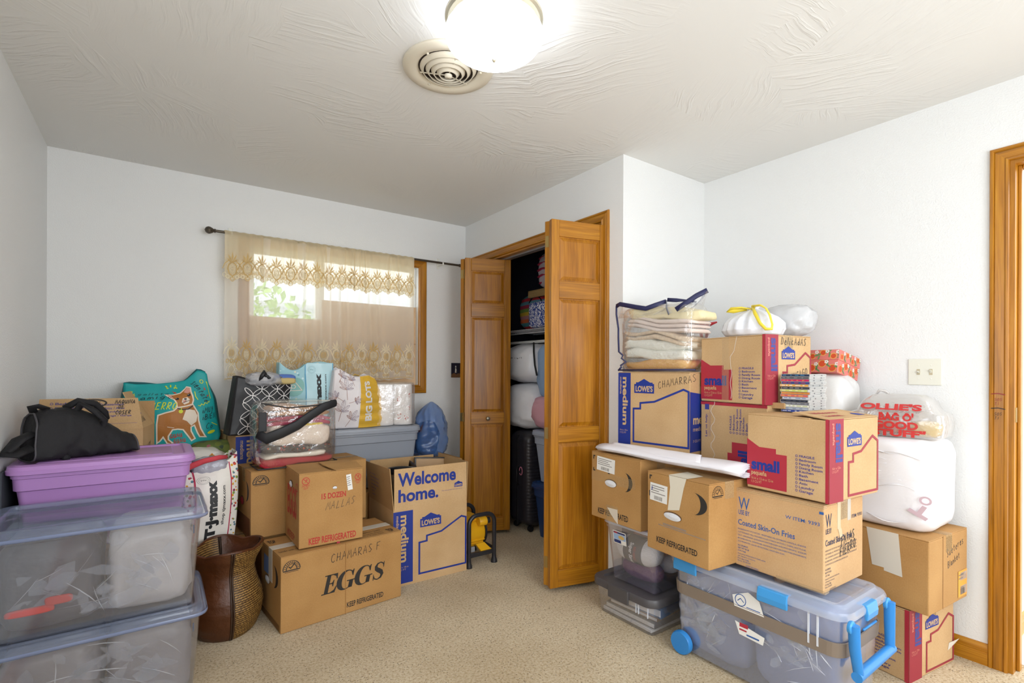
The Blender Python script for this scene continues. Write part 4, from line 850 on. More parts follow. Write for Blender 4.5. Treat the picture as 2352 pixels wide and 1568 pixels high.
kE = Box('medium_moving_box', 'open medium moving box printed Welcome home with flaps raised', (1.101, 2.719, 0, -1.0), (.474, .42, .433), top='open')
a, b_, c = kE.a, kE.b, kE.c
medprint(kE, .25, x0=.335)
FH = .238
MB().box(.004, a - .004, -.002, .002, c, c + FH).build('flap', KL, kE.r); MB().box(.004, a - .03, b_ - .004, b_, c, c + FH - .01).build('flap', KIN, kE.r)
MB().add([(0, 0, c), (.004, 0, c), (.004, b_, c), (0, b_, c), (-.012, .03, c + FH), (-.008, .03, c + FH), (-.02, b_, c + FH - .01), (-.024, b_, c + FH - .01)], [(0, 1, 2, 3), (4, 5, 6, 7), (0, 1, 5, 4), (1, 2, 6, 5), (2, 3, 7, 6), (3, 0, 4, 7)]).build('flap', KIN, kE.r)
MB().add([(a - .004, 0, c), (a, 0, c), (a, b_, c), (a - .004, b_, c), (a + .004, .0, c + FH), (a + .008, .0, c + FH), (a + .012, b_, c + FH), (a + .008, b_, c + FH)], [(0, 1, 2, 3), (4, 5, 6, 7), (0, 1, 5, 4), (1, 2, 6, 5), (2, 3, 7, 6), (3, 0, 4, 7)]).build('flap', KIN, kE.r)
fp = plane_frame((0, -.002, c), (1, 0, 0), (0, 0, 1))
d = DC().text('Welcome', .025, .135, .37, .078, bold=.03).text('home.', .028, .045, .25, .074, bold=.03); d.build(LET, INKB, kE.r, fp, .001)['kind'] = 'stuff'
db, dk = DC(), DC(); badge(db, dk, .385, .092, .056, .036); db.build('printed_logo', INKB, kE.r, fp, .001); dk.build(LET, INKK, kE.r, fp, .0013)['kind'] = 'stuff'
DC().text('This side up: fold it all home carton', .30, .076, .14, .007).build(LET, INKS, kE.r, fp, .001)['kind'] = 'stuff'
d = DC()
for k in range(7): d.text(('Let us help.', 'Tape the bottom flaps first', 'then fill to the top edge', 'do not overload the box', 'label each side', 'keep dry', 'recycle')[k], .10, .17 - .022 * k, (.10, .15, .14, .13, .08, .05, .05)[k], .011)
d.build(LET, INKS, kE.r, plane_frame((-.006, b_, c), (0, -1, 0), (-.03, 0, .24)), .001)['kind'] = 'stuff'
# things standing in the open box
pt = root('stock_pot', 'steel pot with black rim inside the open Welcome home box', 'pot', (1.20, 2.84, .434))
MB().box(-.06, .1, -.07, .12, -.42, -.01).build('pot_rest', KIN, pt) if False else None
MB().lathe([(0, -.40), (.088, -.40), (.09, -.39), (.09, .20)], 32).build('body', mat('steel', 'c8c8c6', .22, .9), pt, smooth=True, ang=40)
MB().lathe([(.093, .195), (.095, .205), (.092, .212), (.082, .208), (.08, .15), (0, .15)], 32).build('rim', mat('black_enamel', '1d1c1e', .3), pt, smooth=True, ang=40)
tr_ = root('serving_tray', 'dark edged wooden tray leaning inside the open Welcome home box', 'tray', (1.455, 3.0, .20), 0, rot=(R(-8), R(4), R(-8)))
MB().box(-.10, .12, -.006, .006, 0, .455).build('board', mat('tray_wood', 'b8946a', .5, var=.2), tr_); MB().box(-.11, .13, -.016, .010, .455, .463).box(-.11, -.10, -.016, .010, 0, .455).build('edge', mat('black_enamel', '1d1c1e', .3), tr_, bevel=.002)
pn = root('frying_pan', 'black frying pan on edge inside the open Welcome home box', 'pan', (1.33, 2.96, .535), 0, rot=(R(8), R(90), R(-10)))
MB().lathe([(0, .012), (.10, .012), (.128, -.02), (.132, -.02), (.103, .016), (0, .016)], 32).build('pan_body', mat('black_enamel', '1d1c1e', .3), pn, smooth=True, ang=40)
MB().tube([(.12, 0, 0), (.17, 0, -.01), (.27, 0, -.02)], [.008, .01, .012], 8).build('handle', mat('black_enamel', '1d1c1e', .3), pn, smooth=True)

kF = Box('medium_moving_box', 'medium moving box with blue MEDIUM strip under the black circle-print tote', (.363, 3.178, .46, 5.9), (.457, .42, .404)); 
f = scaled(kF.front, kF.a, kF.c); kF.put(DC().rect(0, .03, .30, .985), 'front', INKB, 'printed_panel'); kF.put(DC().text('medium', .12, .93, .62, .11, rot=-90, bold=.03).text('mediana', .05, .93, .26, .045, rot=-90, bold=.01), 'front', INKK, frame=f, dims=(1, 1))
kD = Box('egg_case', 'brown carton behind the wicker vase under the floral white shopping bag', (.135, 2.90, 0, 0), (.252, .28, .36), KE)
kG = Box('small_moving_box', 'open small moving box with flaps up marked MAQUINA DE COSER behind purple bin', (-.452, 3.146, .645, -9.1), (.405, .29, .298), top='open')
a, b_, c = kG.a, kG.b, kG.c
kG.put(DC().stroke([(.25, .0), (.25, .33), (.62, .52), (.945, .40), (.945, -.0)], .035), 'front', INKR2, 'printed_outline'); kG.put(DC().rect(.93, 0, 1, .40), 'front', INKR2, 'printed_panel'); kG.put(DC().poly([(0, 0), (1, 0), (1, .28), (.5, .28), (0, .40)]), 'right', INKR2, 'printed_panel')
kG.put(DC().hand('QUINA DE', 0, 0, .038, .004, rot=5).hand('COSER', .03, -.06, .036, .004, rot=5), 'front', PEN, HW, frame=lambda u, v: kG.front(.13 + u, .225 + v), dims=(1, 1))
kG.put(DC().hand('FRAGIL', 0, 0, .035, .003, rot=12), 'right', PEN, HW, frame=lambda u, v: kG.right(.07 + u, .16 + v), dims=(1, 1))
lean = .42
def leanflap(p0, p1, h, out, mt, inset=(0, 0)):
    p0, p1, out = V(p0), V(p1), V(out); d_ = (p1 - p0).normalized(); up = (V((0, 0, 1)) * math.cos(lean) + out * math.sin(lean)) * h; n = d_.cross(up).normalized() * .004
    q = [p0, p1, p1 + up - d_ * inset[1], p0 + up + d_ * inset[0]]
    MB().add(q + [v - n for v in q], [(0, 1, 2, 3), (4, 5, 6, 7), (0, 1, 5, 4), (1, 2, 6, 5), (2, 3, 7, 6), (3, 0, 4, 7)]).build('flap', mt, kG.r)
    return plane_frame(p0, d_, up)
lean = -.30; ff = leanflap((0, .002, c), (a, .002, c), .155, (0, -1, 0), KL, (0, .03))
lean = -.5; fs = leanflap((a - .002, 0, c), (a - .002, b_, c), .20, (1, 0, 0), KL, (.09, .04))
lean = -.75; leanflap((.002, b_, c), (.002, 0, c), .19, (-1, 0, 0), KIN, (.02, .02)); lean = .05; leanflap((a, b_, c), (0, b_, c), .12, (0, 1, 0), KIN)
d = DC(); L = [('Bedroom', .06, .125, .10), ('Family Room', .06, .103, .12), ('Dining Room', .06, .081, .12), ('Kitchen / Cocina', .06, .057, .15), ('Basement', .245, .118, .075), ('Attic / Atico', .245, .099, .08), ('Laundry', .245, .08, .06), ('Garage / Garaje', .245, .06, .11)]
for t_, u, v, w in L: d.ring(u - .014, v + .006, .005, .002, n=8); d.text(t_, u, v, w, .012, bold=.01)
d.rect(.245, .028, .38, .029); d.build(LET, INKS, kG.r, ff, .001)['kind'] = 'stuff'
d = DC().hand('MAQUINA', .285, .128, .018, .003, jit=.1).hand('DE', .30, .104, .018, .003).hand('COSER', .29, .074, .018, .003).text('FRAGILE', .17, .125, .06, .014).ring(.2, .131, .05, .004, .016, 20).ring(.2, .131, .054, .003, .02, 20); d.build(HW, PEN, kG.r, ff, .0014)['kind'] = 'stuff'
d = DC().text('Let us help', .07, .13, .09, .018, bold=.01); [d.rect(.08, .11 - .013 * k, .16, .114 - .013 * k) for k in range(4)]; d.build(LET, INKS, kG.r, fs, .001)['kind'] = 'stuff'
DC().hand('SEWING', .06, .03, .025, .003).build(HW, PEN, kG.r, fs, .0014)['kind'] = 'stuff'
# ------------------------------------------------------------------ bins, suitcase, vase, machine
def shell(L, W, r, prof, th=.003, n=5):
    rings = [rrect(L + 2 * o, W + 2 * o, max(.004, r + o), n, z) for z, o in prof] + [rrect(L + 2 * (o - th), W + 2 * (o - th), max(.003, r + o - th), n, max(z, prof[0][0] + th)) for z, o in reversed(prof)]
    return MB().loft(rings, True, True)
def lidmesh(L, W, r, prof, n=5):
    return MB().loft([rrect(L + 2 * o, W + 2 * o, max(.004, r + o), n, z) for z, o in prof], False, True)
def superell(mb, c, rad, e1=.5, e2=.5, amp=0, seed=0, fq=3., nu=40, nv=24, pleat=0, pk=14, flat=None, M=None):
    def sp(v, e): return math.copysign(abs(v) ** e, v)
    rnd = random.Random(seed); ph = [rnd.uniform(0, 6.28) for _ in range(4)]
    rings = []
    for j in range(nv + 1):
        t = -PI / 2 + PI * j / nv; ring = []
        for i in range(nu):
            p = 2 * PI * i / nu
            x = sp(math.cos(t), e1) * sp(math.cos(p), e2); y = sp(math.cos(t), e1) * sp(math.sin(p), e2); z = sp(math.sin(t), e1)
            k = 1 + amp * (noise.noise(V((x * fq + seed, y * fq, z * fq))) + .5 * noise.noise(V((x * fq * 2.3, y * fq * 2.3 + seed, z * fq * 2.3))))
            if pleat: k *= 1 + pleat * max(0, z) ** 1.5 * math.sin(pk * p + 1.5 * math.sin(3 * p + ph[0]) + z * 2)
            zz = z * (1 + amp * .5 * noise.noise(V((x * fq, y * fq, seed + 9))))
            if flat is not None: zz = max(zz, flat)
            ring.append((c[0] + rad[0] * x * k, c[1] + rad[1] * y * k, c[2] + rad[2] * zz))
        rings.append(ring)
    return mb.loft(rings, True, True, M=M)
CLB = filmmat('clear_bin_plastic', '929cb4', .05, .5, .09, .12); CLL = clearmat('clear_bin_lid', '8c97b0', .42, .10); CLQ = filmmat('clear_wheeled_bin', 'aebbdc', .05, .5, .16, .12); CLQL = clearmat('clear_wheeled_lid', 'c9d3e6', .4, .15); CLY = filmmat('clear_small_bin', 'c8cee6', .04, .4, .06, .1)
RIMB = mat('bin_rim_blue', '7f8cae', .15, alpha=.72)
def clearbin(name, label, x, y, z, yaw, L, W, H, body, lid, rim, group=None, taper=.035, lidon=True):
    rt = root(name, label, 'storage bin', (x, y, z), R(yaw), group)
    shell(L, W, .045, [(0, -taper), (.004, -taper + .004), (H - .05, -.006), (H - .046, .002), (H - .022, .003)]).build('body', body, rt, smooth=True, ang=40)
    lidmesh(L, W, .045, [(H - .034, .012), (H - .032, .016), (H - .012, .016), (H - .002, .010), (H, 0), (H - .001, -.022), (H - .012, -.028), (H - .012, -.06), (H - .006, -.066)]).build('lid', lid, rt, smooth=True, ang=40)
    MB().loft([rrect(L + 2 * o, W + 2 * o, .05, 5, zz) for zz, o in ((H - .036, .010), (H - .036, .0175), (H - .028, .0185), (H - .024, .0165))], False, False).build('rim', rim, rt, smooth=True)
    return rt
u1 = clearbin('clear_bin', 'lower clear storage bin on the carpet at left, under its twin', -.155, 2.40, 0, 0, .60, .41, .36, CLB, CLL, RIMB)
u2 = clearbin('clear_bin', 'upper clear storage bin of dark clothes, stacked in front of purple bin', -.155, 2.395, .362, 0, .60, .41, .362, CLB, CLL, RIMB)
for rt in (u1, u2):
    for sx in (-1, 1): MB().box(sx * .27 - .002, sx * .27 + .002, -.211, -.208, .27, .30).build('lid_notch', mat('notch_dark', '4f5565', .5), rt)
DK = mat('bagged_dark', '4f4d52', .4, bump=1, bscale=9, var=.55, vscale=5); LT = mat('bagged_light', 'b7b4b6', .35, bump=1, bscale=8, var=.32, vscale=6); MD = mat('bagged_mid', '8e8a8f', .38, bump=1, bscale=8, var=.4, vscale=6); RD = mat('red_cloth_soft', 'c7473f', .8)
FILM = mat('film_haze', 'dcdde4', .12, alpha=.10)
def bundle(name, label, c, rad, m, seed, group=None, film=True, e=.35, cat='clothes bundle', amp=.09, stripe=None):
    rt = root(name, label, cat, (c[0], c[1], c[2] - rad[2]), 0, group)
    superell(MB(), (0, 0, rad[2]), rad, e, e, amp, seed, 3, 44, 26).build('cloth', m, rt, smooth=True)
    return rt
for a_ in (('upper clear bin', .366, 11), ('lower clear bin', .004, 31)):
    n_, z_, s_ = a_
    up = z_ > .1
    bundle('bagged_clothes', 'dark grey clothes bag at left inside the ' + n_, (-.285, 2.395, z_ + .155), (.13, .168, .15), DK if up else MD, s_)
    bundle('bagged_clothes', 'pale grey clothes bag at right inside the ' + n_, (-.012, 2.395, z_ + .155), (.125, .168, .15), LT if up else MD, s_ + 3)
rr = root('red_garment', 'red cloth edge showing inside upper clear bin', 'garment', (-.33, 2.222, .45))
superell(MB(), (0, 0, 0), (.06, .006, .012), .5, .6, .1, 3, 3, 24, 12).build('fold', RD, rr, smooth=True); superell(MB(), (.07, 0, .022), (.035, .006, .014), .5, .6, .1, 5, 3, 24, 12).build('fold', RD, rr, smooth=True)

FAC = mat('film_facet', 'cfd5e4', .15, alpha=.24); CRE_ = mat('film_crease', 'f0f3fa', .12, alpha=.5)  # pale facets and streaks paint the highlights of crumpled film
def crumple(name, label, O, U, Wv, nrm, w, h, seed, n=60, big=.10):
    rt = root(name, label, 'plastic film', O); U, Wv, nrm = V(U), V(Wv), V(nrm); rnd = random.Random(seed)
    cs = [(rnd.uniform(.05, .95) * w, rnd.uniform(.1, .95) * h) for _ in range(7)]
    for nm, m_, cnt, wd in (('film_glint_facets', FAC, n // 2, .05), ('film_glint_creases', CRE_, n // 2, .0028)):
        m = MB()
        for k in range(cnt):
            cx, cy = rnd.choice(cs); a = rnd.gauss(.55 if cx < w * .5 else 2.4, .7); L = big * rnd.uniform(.25, 1.1); x = cx + rnd.gauss(0, .06); y = cy + rnd.gauss(0, .04); q = wd * rnd.uniform(.3, 1.2)
            P = []
            for t_, ww in ((0, .1), (.3, .9), (.65, 1), (1, .05)):
                bx, by = x + math.cos(a + .12 * t_) * L * t_, y + math.sin(a + .12 * t_) * L * t_
                P.append((bx, by, q * ww, .004 * math.sin(t_ * 3 + k)))
            if any(not (0 < p[0] < w and 0 < p[1] < h) for p in P): continue
            nx, ny = -math.sin(a), math.cos(a); vs = []
            for bx, by, ww, e in P:
                for sg in (-1, 1): vs.append(tuple(U * (bx + nx * ww * sg / 2) + Wv * (by + ny * ww * sg / 2) + nrm * (e + .001 * sg + .00004 * k)))
            m.add(vs, [(0, 1, 3, 2), (2, 3, 5, 4), (4, 5, 7, 6)])
        m.build(nm, m_, rt)['kind'] = 'stuff'
    return rt
for zz, lab in ((.372, 'upper'), (.012, 'lower')):
    crumple('film_wrap', 'crumpled clear film over the bags in the ' + lab + ' clear bin', (-.43, 2.222, zz + .015), (1, 0, 0), (0, 0, 1), (0, -1, 0), .55, .27, 3 + zz * 20, 46, .15)
def tote(name, label, x, y, z, yaw, L, W, H, m, group=None, taper=.05, lidm=None, ledge=True):
    rt = root(name, label, 'storage bin', (x, y, z), R(yaw), group)
    pr = [(0, -taper), (.004, -taper + .004), (H - .105, -.012), (H - .10, -.002), (H - .055, 0), (H - .052, .006), (H - .03, .007)]
    shell(L, W, .04, pr).build('body', m, rt, smooth=True, ang=35)
    lidmesh(L, W, .045, [(H - .038, .016), (H - .036, .021), (H - .022, .021), (H - .02, .018), (H - .006, .016), (H, .004), (H - .001, -.018), (H - .008, -.024), (H - .008, -.06), (H - .003, -.066)]).build('lid', lidm or m, rt, smooth=True, ang=35)
    return rt
PUR = mat('lilac_plastic', 'b98ac8', .35); GRY = mat('grey_plastic', '989da6', .4); NAV = mat('navy_plastic', '24406e', .35); GRY2 = mat('pale_grey_plastic', 'a3adc0', .4)
t = tote('purple_bin', 'lilac plastic bin with snap lid under the black duffel bag', -.163, 2.855, .50, 0, .58, .385, .362, PUR)
tote('grey_bin', 'grey plastic tote under the yellow shopping bag and paper towels', 1.195, 3.435, .455, 0, .60, .41, .402, GRY)
tote('blue_bin', 'navy blue plastic bin on the closet floor under a grey bin', 2.50, 2.745, 0, 90, .50, .40, .41, NAV)
tote('grey_bin', 'grey plastic bin inside the closet on top of the navy bin', 2.50, 2.745, .412, 90, .49, .40, .385, GRY2)

# big wheeled clear bin with blue latches (long side faces -x)
q = root('wheeled_bin', 'large clear wheeled storage bin with blue latches and brown tape band', 'storage bin', (2.055, 1.08, 0), R(-90))
L, W, H = .69, .352, .44; BLU = mat('latch_blue', '3f97d8', .35); BLU2 = mat('handle_blue', '2f86cf', .35)
shell(L, W, .05, [(.012, -.03), (.016, -.026), (H - .06, -.006), (H - .056, .002), (H - .03, .004)]).build('body', CLQ, q, smooth=True, ang=40)
lidmesh(L, W, .05, [(H - .046, .014), (H - .044, .018), (H - .028, .019), (H - .018, .013), (H - .014, -.004), (H - .010, -.010), (H - .002, -.014), (H, -.02), (H - .002, -.035), (H - .016, -.045), (H - .016, -.06)]).build('lid', CLQL, q, smooth=True, ang=40)
MB().loft([rrect(L + 2 * o, W + 2 * o, .05, 5, zz) for zz, o in ((.262, -.008), (.262, -.0045), (.312, -.0015), (.312, -.006))], False, False).build('tape_band', mat('brown_tape', '85776a', .45), q)
def latch(M_):
    m = MB().add([(-.055, -.004, 0), (.055, -.004, 0), (.056, -.008, -.046), (-.056, -.008, -.046), (-.055, -.014, .006), (.055, -.014, .006), (.056, -.02, -.024), (-.056, -.02, -.024), (.056, -.018, -.046), (-.056, -.018, -.046), (-.055, .02, .006), (.055, .02, .006), (-.055, .02, .0), (.055, .02, .0)],
        [(0, 3, 2, 1), (4, 5, 6, 7), (7, 6, 8, 9), (9, 8, 2, 3), (0, 4, 7, 9, 3), (1, 2, 8, 6, 5), (4, 10, 11, 5), (10, 12, 13, 11), (12, 0, 1, 13), (0, 12, 10, 4), (1, 5, 11, 13)], M_)
    return m.build('latch', BLU, q, bevel=.003)
T = Matrix.Translation
latch(T((.115, -W / 2 - .006, H - .022))); latch(T((-.26, -W / 2 - .006, H - .022)))
latch(T((L / 2 + .006, .0, H - .022)) @ Matrix.Rotation(PI / 2, 4, 'Z') @ Matrix.Scale(.8, 4, (1, 0, 0)))
for yy in (-W / 2 - .012, W / 2 - .02):
    MB().lathe([(0, 0), (.044, 0), (.049, .004), (.05, .02), (.046, .028), (0, .028)], 28, T((-L / 2 + .055, yy + .028, .051)) @ Matrix.Rotation(PI / 2, 4, 'X')).build('wheel', BLU2, q, smooth=True, ang=35)
xe = L / 2 + .004
for s, yy in ((-1, -W / 2 + .022), (1, W / 2 - .022)):
    MB().tube([(xe + .018, yy, H - .05), (xe + .020, yy + .004 * -s, H - .13), (xe + .026, yy - s * .018, H - .215)], [.019, .018, .016], 12, flat=-.8).build('handle_arm', BLU2, q, smooth=True, ang=50)
    MB().lathe([(0, 0), (.020, 0), (.022, .003), (.022, .010), (.018, .014), (0, .014)], 18, T((xe + .004, yy, H - .06)) @ Matrix.Rotation(PI / 2, 4, 'Y') ).build('pivot', BLU, q, smooth=True, ang=35)
MB().tube([(xe + .026, -W / 2 + .026, H - .222), (xe + .026, W / 2 - .026, H - .215)], .0175, 16).build('handle_grip', BLU2, q, smooth=True, ang=50)
MB().tube([(xe + .008, -.05, H - .10), (xe + .008, .06, H - .10)], .004, 8).build('handle_stop', BLU2, q, smooth=True)
for k in (0, .03): MB().box(.23 + k, .236 + k, -W / 2 + .001, -W / 2 + .006, .28, .395).build('rib', mat('rib_white', 'e6ebf4', .3, alpha=.8), q)
lb = DC().poly([(0, .0), (.02, -.045), (.115, -.05), (.12, -.02)]).poly([(-.015, .095), (.05, .125), (.095, .105), (.115, .055), (-.005, .055)])
fr = lambda u, v: (V((-.04 + u, -W / 2 + .0135 - .026 * (1 - (v + .25) / .4) - .004, .25 + v)), V((0, -1, 0)))
lb.build('paper_label', PAPERL, q, fr, .002); DC().rect(.02, -.015, .055, 0).rect(.02, -.028, .05, -.022).build('printed_lettering', INKR, q, fr, .003)['kind'] = 'stuff'
d = DC().rect(.05, -.04, .10, -.034).rect(.045, .065, .10, .068); d.ring(.02, .085, .022, .003); d.stroke([(.008, .08), (.02, .092), (.034, .08)], .003); d.build('printed_lettering', INKF, q, fr, .003)['kind'] = 'stuff'
BLUFILM = mat('bluish_bag', '7c8ab2', .25, bump=.8, bscale=9, var=.4, vscale=5); BLUW = mat('white_bag_blue', 'ccd3e4', .22, bump=.5, bscale=9, var=.1, vscale=6)
bundle('bagged_linens', 'grey blue bagged linens filling left end of wheeled bin', (2.05, 1.245, .205), (.14, .155, .185), BLUFILM, 51, cat='linens bundle')
bundle('bagged_linens', 'paler bagged linens filling right end of wheeled bin', (2.05, .915, .205), (.14, .155, .185), BLUFILM, 57, cat='linens bundle')

crumple('film_wrap', 'crumpled clear film over linens along front of the wheeled bin', (1.908, 1.39, .03), (0, -1, 0), (-.06, 0, 1), (-1, 0, 0), .62, .36, 40, 150, .13)
# flat bin with dark lid, and the yarn bin on it
x_ = root('flat_bin', 'shallow clear bin with dark grey latch lid on carpet by closet door', 'storage bin', (2.055, 1.705, 0), R(-90))
L, W, H = .38, .38, .178; DKL = mat('dark_grey_lid', '4d4a4c', .4)
shell(L, W, .045, [(0, -.022), (.004, -.018), (.09, -.008), (.094, -.004), (H - .03, 0)]).build('body', CLY, x_, smooth=True, ang=40)
lidmesh(L, W, .045, [(H - .038, .010), (H - .036, .016), (H - .008, .016), (H, .010), (H - .001, -.03), (H - .010, -.036), (H - .010, -.06)]).build('lid', DKL, x_, smooth=True, ang=40)
MB().box(-.07, .06, -W / 2 - .024, -W / 2 - .012, H - .065, H + .001).build('latch', DKL, x_, bevel=.004)
for sx in (.09, .105, .16): MB().box(sx, sx + .004, -W / 2 - .002, -W / 2 + .002, H - .09, H - .045).build('rib', mat('rib_white', 'e6ebf4', .3, alpha=.8), x_)
for i, (z, h, m_, lab, w) in enumerate(((.006, .016, mat('paper_white', 'e6e6ec', .6), 'stack of white paper at bottom of flat bin', .155), (.024, .03, mat('binder_dark', '4a5468', .5), 'dark binder lying on paper in flat bin', .15), (.056, .018, mat('book_brown', '8f6b56', .6), 'brown notebook inside flat bin', .14), (.076, .05, mat('binder_slate', '5a6880', .5), 'slate blue folder uppermost in flat bin', .145))):
    r_ = root('flat_papers', lab, 'papers', (2.055, 1.705 - .01 * i, z), R(-90 + 2 * i)); MB().box(-w, w, -w, w, 0, h).build('block', m_, r_, bevel=.002); MB().box(-w * .98, w * .98, -w - .001, -w, h * .2, h * .8).build('page_edges', mat('page_edge', 'cfcfd4', .7), r_)
y_ = root('yarn_bin', 'clear tub of yarn on the dark lid under taped egg case', 'storage bin', (2.07, 1.695, .171), R(-90))
L, W, H = .34, .34, .308
shell(L, W, .05, [(0, -.04), (.004, -.036), (H - .045, -.004), (H - .04, .004), (H - .012, .006)]).build('body', CLY, y_, smooth=True, ang=40)
lidmesh(L, W, .05, [(H - .02, .010), (H - .018, .014), (H - .004, .012), (H, .004), (H - .004, -.02)]).build('lid', clearmat('yarn_lid', 'd8dcea', .55, .2), y_, smooth=True, ang=40)
fr = lambda u, v: (V((-.09 + u, -W / 2 + .004 - .036 * (1 - (v + .16) / .26) * .9 - .0 + .0, .19 + v)), V((0, -1, 0)))
fr = plane_frame((-.10, -W / 2 + .0085, .195), (1, -.0, -.0), (0, -.135, 1))
DC().rect(0, 0, .085, .065).build('paper_label', PAPERL, y_, fr, .002); DC().rect(.004, .022, .081, .05).build('printed_panel', mat('label_sky', '9cb8dc', .5), y_, fr, .0026); DC().rect(.004, .004, .05, .02).rect(.004, .052, .081, .061).build('printed_panel', mat('label_navy', '25356e', .5), y_, fr, .0026)
DC().ell(.055, .036, .02, .01).build('printed_mark', mat('label_gold', 'd8b46a', .5), y_, fr, .0032); DC().rect(.008, .053, .03, .060).build('printed_mark', INKR, y_, fr, .0032)
def skein(label, c, r, l, m, rot, band=None):
    rt = root('yarn_skein', label, 'yarn', c, 0, None, rot)
    mb = MB(); n = 36; rings = []
    for j in range(19):
        t_ = -1 + 2 * j / 18; rr_ = r * (1 - abs(t_) ** 3.2) ** .5 + .004
        rings.append([(rr_ * math.cos(2 * PI * i / n) * (1 + .015 * math.sin(i * 9 + j * 2.3)), rr_ * math.sin(2 * PI * i / n) * (1 + .015 * math.sin(i * 7 + j)), t_ * l) for i in range(n)])
    mb.loft(rings).build('wool', m, rt, smooth=True)
    if band:
        MB().lathe([(r * 1.04, -l * .42), (r * 1.10, -l * .38), (r * 1.10, l * .38), (r * 1.04, l * .42)], 32).build('paper_band', band, rt, smooth=True)
        f_ = lambda u, v: (V((r * 1.105 * math.cos(u / r), r * 1.105 * math.sin(u / r), v)), V((math.cos(u / r), math.sin(u / r), 0)))
        for a_ in (0,): DC().text('Super Saver', -.055 + 3.5 * r, -l * .16, .10, .028, bold=.03).build('printed_lettering', mat('paper_white', 'e6e6ec', .6), rt, f_, .0012, cut=.01)['kind'] = 'stuff'; DC().text('RED HEART', -.04 + 3.5 * r, l * .08, .06, .014, bold=.02).build('printed_lettering', INKR, rt, f_, .0012, cut=.01)['kind'] = 'stuff'
YW = mat('yarn_white', 'e8e8f0', .9, bump=.8, bscale=150, stretch=(1, 1, .15)); YP = mat('yarn_purple', '7d4f78', .9, bump=.8, bscale=120, var=.35, vscale=30); YO = mat('yarn_peach', 'd9a79a', .9, bump=.8, bscale=120, var=.1, vscale=30)
skein('white yarn skein with dark Super Saver band in the clear tub', (1.992, 1.70, .335), .062, .132, YW, (R(90), R(12), R(3)), mat('band_navy', '2c3348', .5))
skein('purple variegated yarn skein at bottom of the clear tub', (2.03, 1.71, .228), .048, .118, YP, (R(90), 0, R(4)))
skein('peach yarn skein behind the white skein in the clear tub', (2.09, 1.70, .36), .055, .12, YO, (R(90), 0, R(-4)))
skein('second white yarn skein at back of the clear tub', (2.15, 1.70, .26), .055, .12, YW, (R(90), 0, R(2)))

# suitcase in the closet
s = root('suitcase', 'black ribbed hard suitcase standing in the closet', 'suitcase', (2.52, 3.165, 0))
BLK = mat('black_shell', '2c2a30', .35); a0, b0, h0 = .23, .128, .77
rings = []
for k in range(121):
    z = .035 + (h0 - .035) * k / 120; e = min(1, min(z - .035, h0 - z) / .07); e = math.sqrt(max(0, 1 - (1 - e) ** 2)); rb = .006 * math.sin(k * 2 * PI / 4.0) if .08 < z < .72 else 0
    sc_ = .55 + .45 * e; rings.append([(px_ * 1 * sc_, py_ * sc_ + (rb if py_ < -b0 + .02 else 0) * (1 if px_ > -a0 + .05 else .2), z) for px_, py_, _ in rrect(2 * a0, 2 * b0, .06, 6)])
MB().loft(rings).build('shell', BLK, s, smooth=True)
MB().loft([rrect(2 * a0 + .006, .012, .004, 2, z) for z in (.05, .74)]).build('zip', mat('zip_black', '141416', .6), s)
MB().tube([(-a0 - .004, -.02, .36), (-a0 - .02, -.02, .38), (-a0 - .02, -.02, .48), (-a0 - .004, -.02, .5)], .006, 8).build('handle', mat('zip_black', '141416', .6), s, smooth=True)
MB().tube([(-a0 - .012, -.06 + .018 * math.cos(t_), .47 + .03 * math.sin(t_)) for t_ in [k * .4 for k in range(15)]], .003, 6).build('ribbon_tag', mat('pink_ribbon', 'd67f97', .6), s, smooth=True)
for xx in (-.17, .17):
    for yy in (-.09, .09): MB().lathe([(0, -.012), (.022, -.012), (.024, 0), (.022, .012), (0, .012)], 16, T((xx, yy, .025)) @ Matrix.Rotation(PI / 2, 4, 'X')).build('wheel', mat('zip_black', '141416', .6), s, smooth=True, ang=40)

# wicker and leather vase
v_ = root('wicker_vase', 'brown leather and woven wicker vase on carpet beside EGGS case', 'vase', (.272, 2.73, 0), R(5))
def weave_mat():
    m, n, l, b = newmat('wicker_weave'); b.inputs['Roughness'].default_value = .5
    tc = n.new('ShaderNodeTexCoord'); w = n.new('ShaderNodeTexWave'); w.bands_direction = 'Z'; w.inputs['Scale'].default_value = 32; w.inputs['Distortion'].default_value = 1.2; w.inputs['Detail Scale'].default_value = 3; l.new(tc.outputs['Object'], w.inputs[0])
    br = n.new('ShaderNodeTexNoise'); br.inputs['Scale'].default_value = 55; l.new(tc.outputs['Object'], br.inputs[0])
    a = n.new('ShaderNodeMath'); a.operation = 'MULTIPLY'; l.new(w.outputs[1], a.inputs[0]); l.new(br.outputs[0], a.inputs[1])
    r = ramp(n, [(.05, '3d2810'), (.25, '704e24'), (.5, 'a07c40')]); l.new(a.outputs[0], r.inputs[0]); l.new(r.outputs[0], b.inputs['Base Color']); return m
WEV = weave_mat(); LEA = mat('leather_brown', '522c14', .38, var=.45, vscale=9, bump=.3, bscale=40); PIP = mat('piping_dark', '3d2716', .5)
def vp(th, z, ins=0, bumpw=0):
    R_ = pl(z, [(0, .112), (.02, .128), (.07, .148), (.13, .157), (.18, .150), (.24, .128), (.29, .118), (.33, .124), (.37, .142), (.40, .146)]) - ins
    c4 = math.cos(2 * th); k = 1 + .045 * abs(c4) ** 1.5 * (1 if z < .3 else 1 + 2.2 * (z - .3) / .1) - .02
    return V((R_ * k * math.cos(th), R_ * k * math.sin(th), z + (.018 * abs(c4) - .012) * max(0, (z - .30) / .1)))
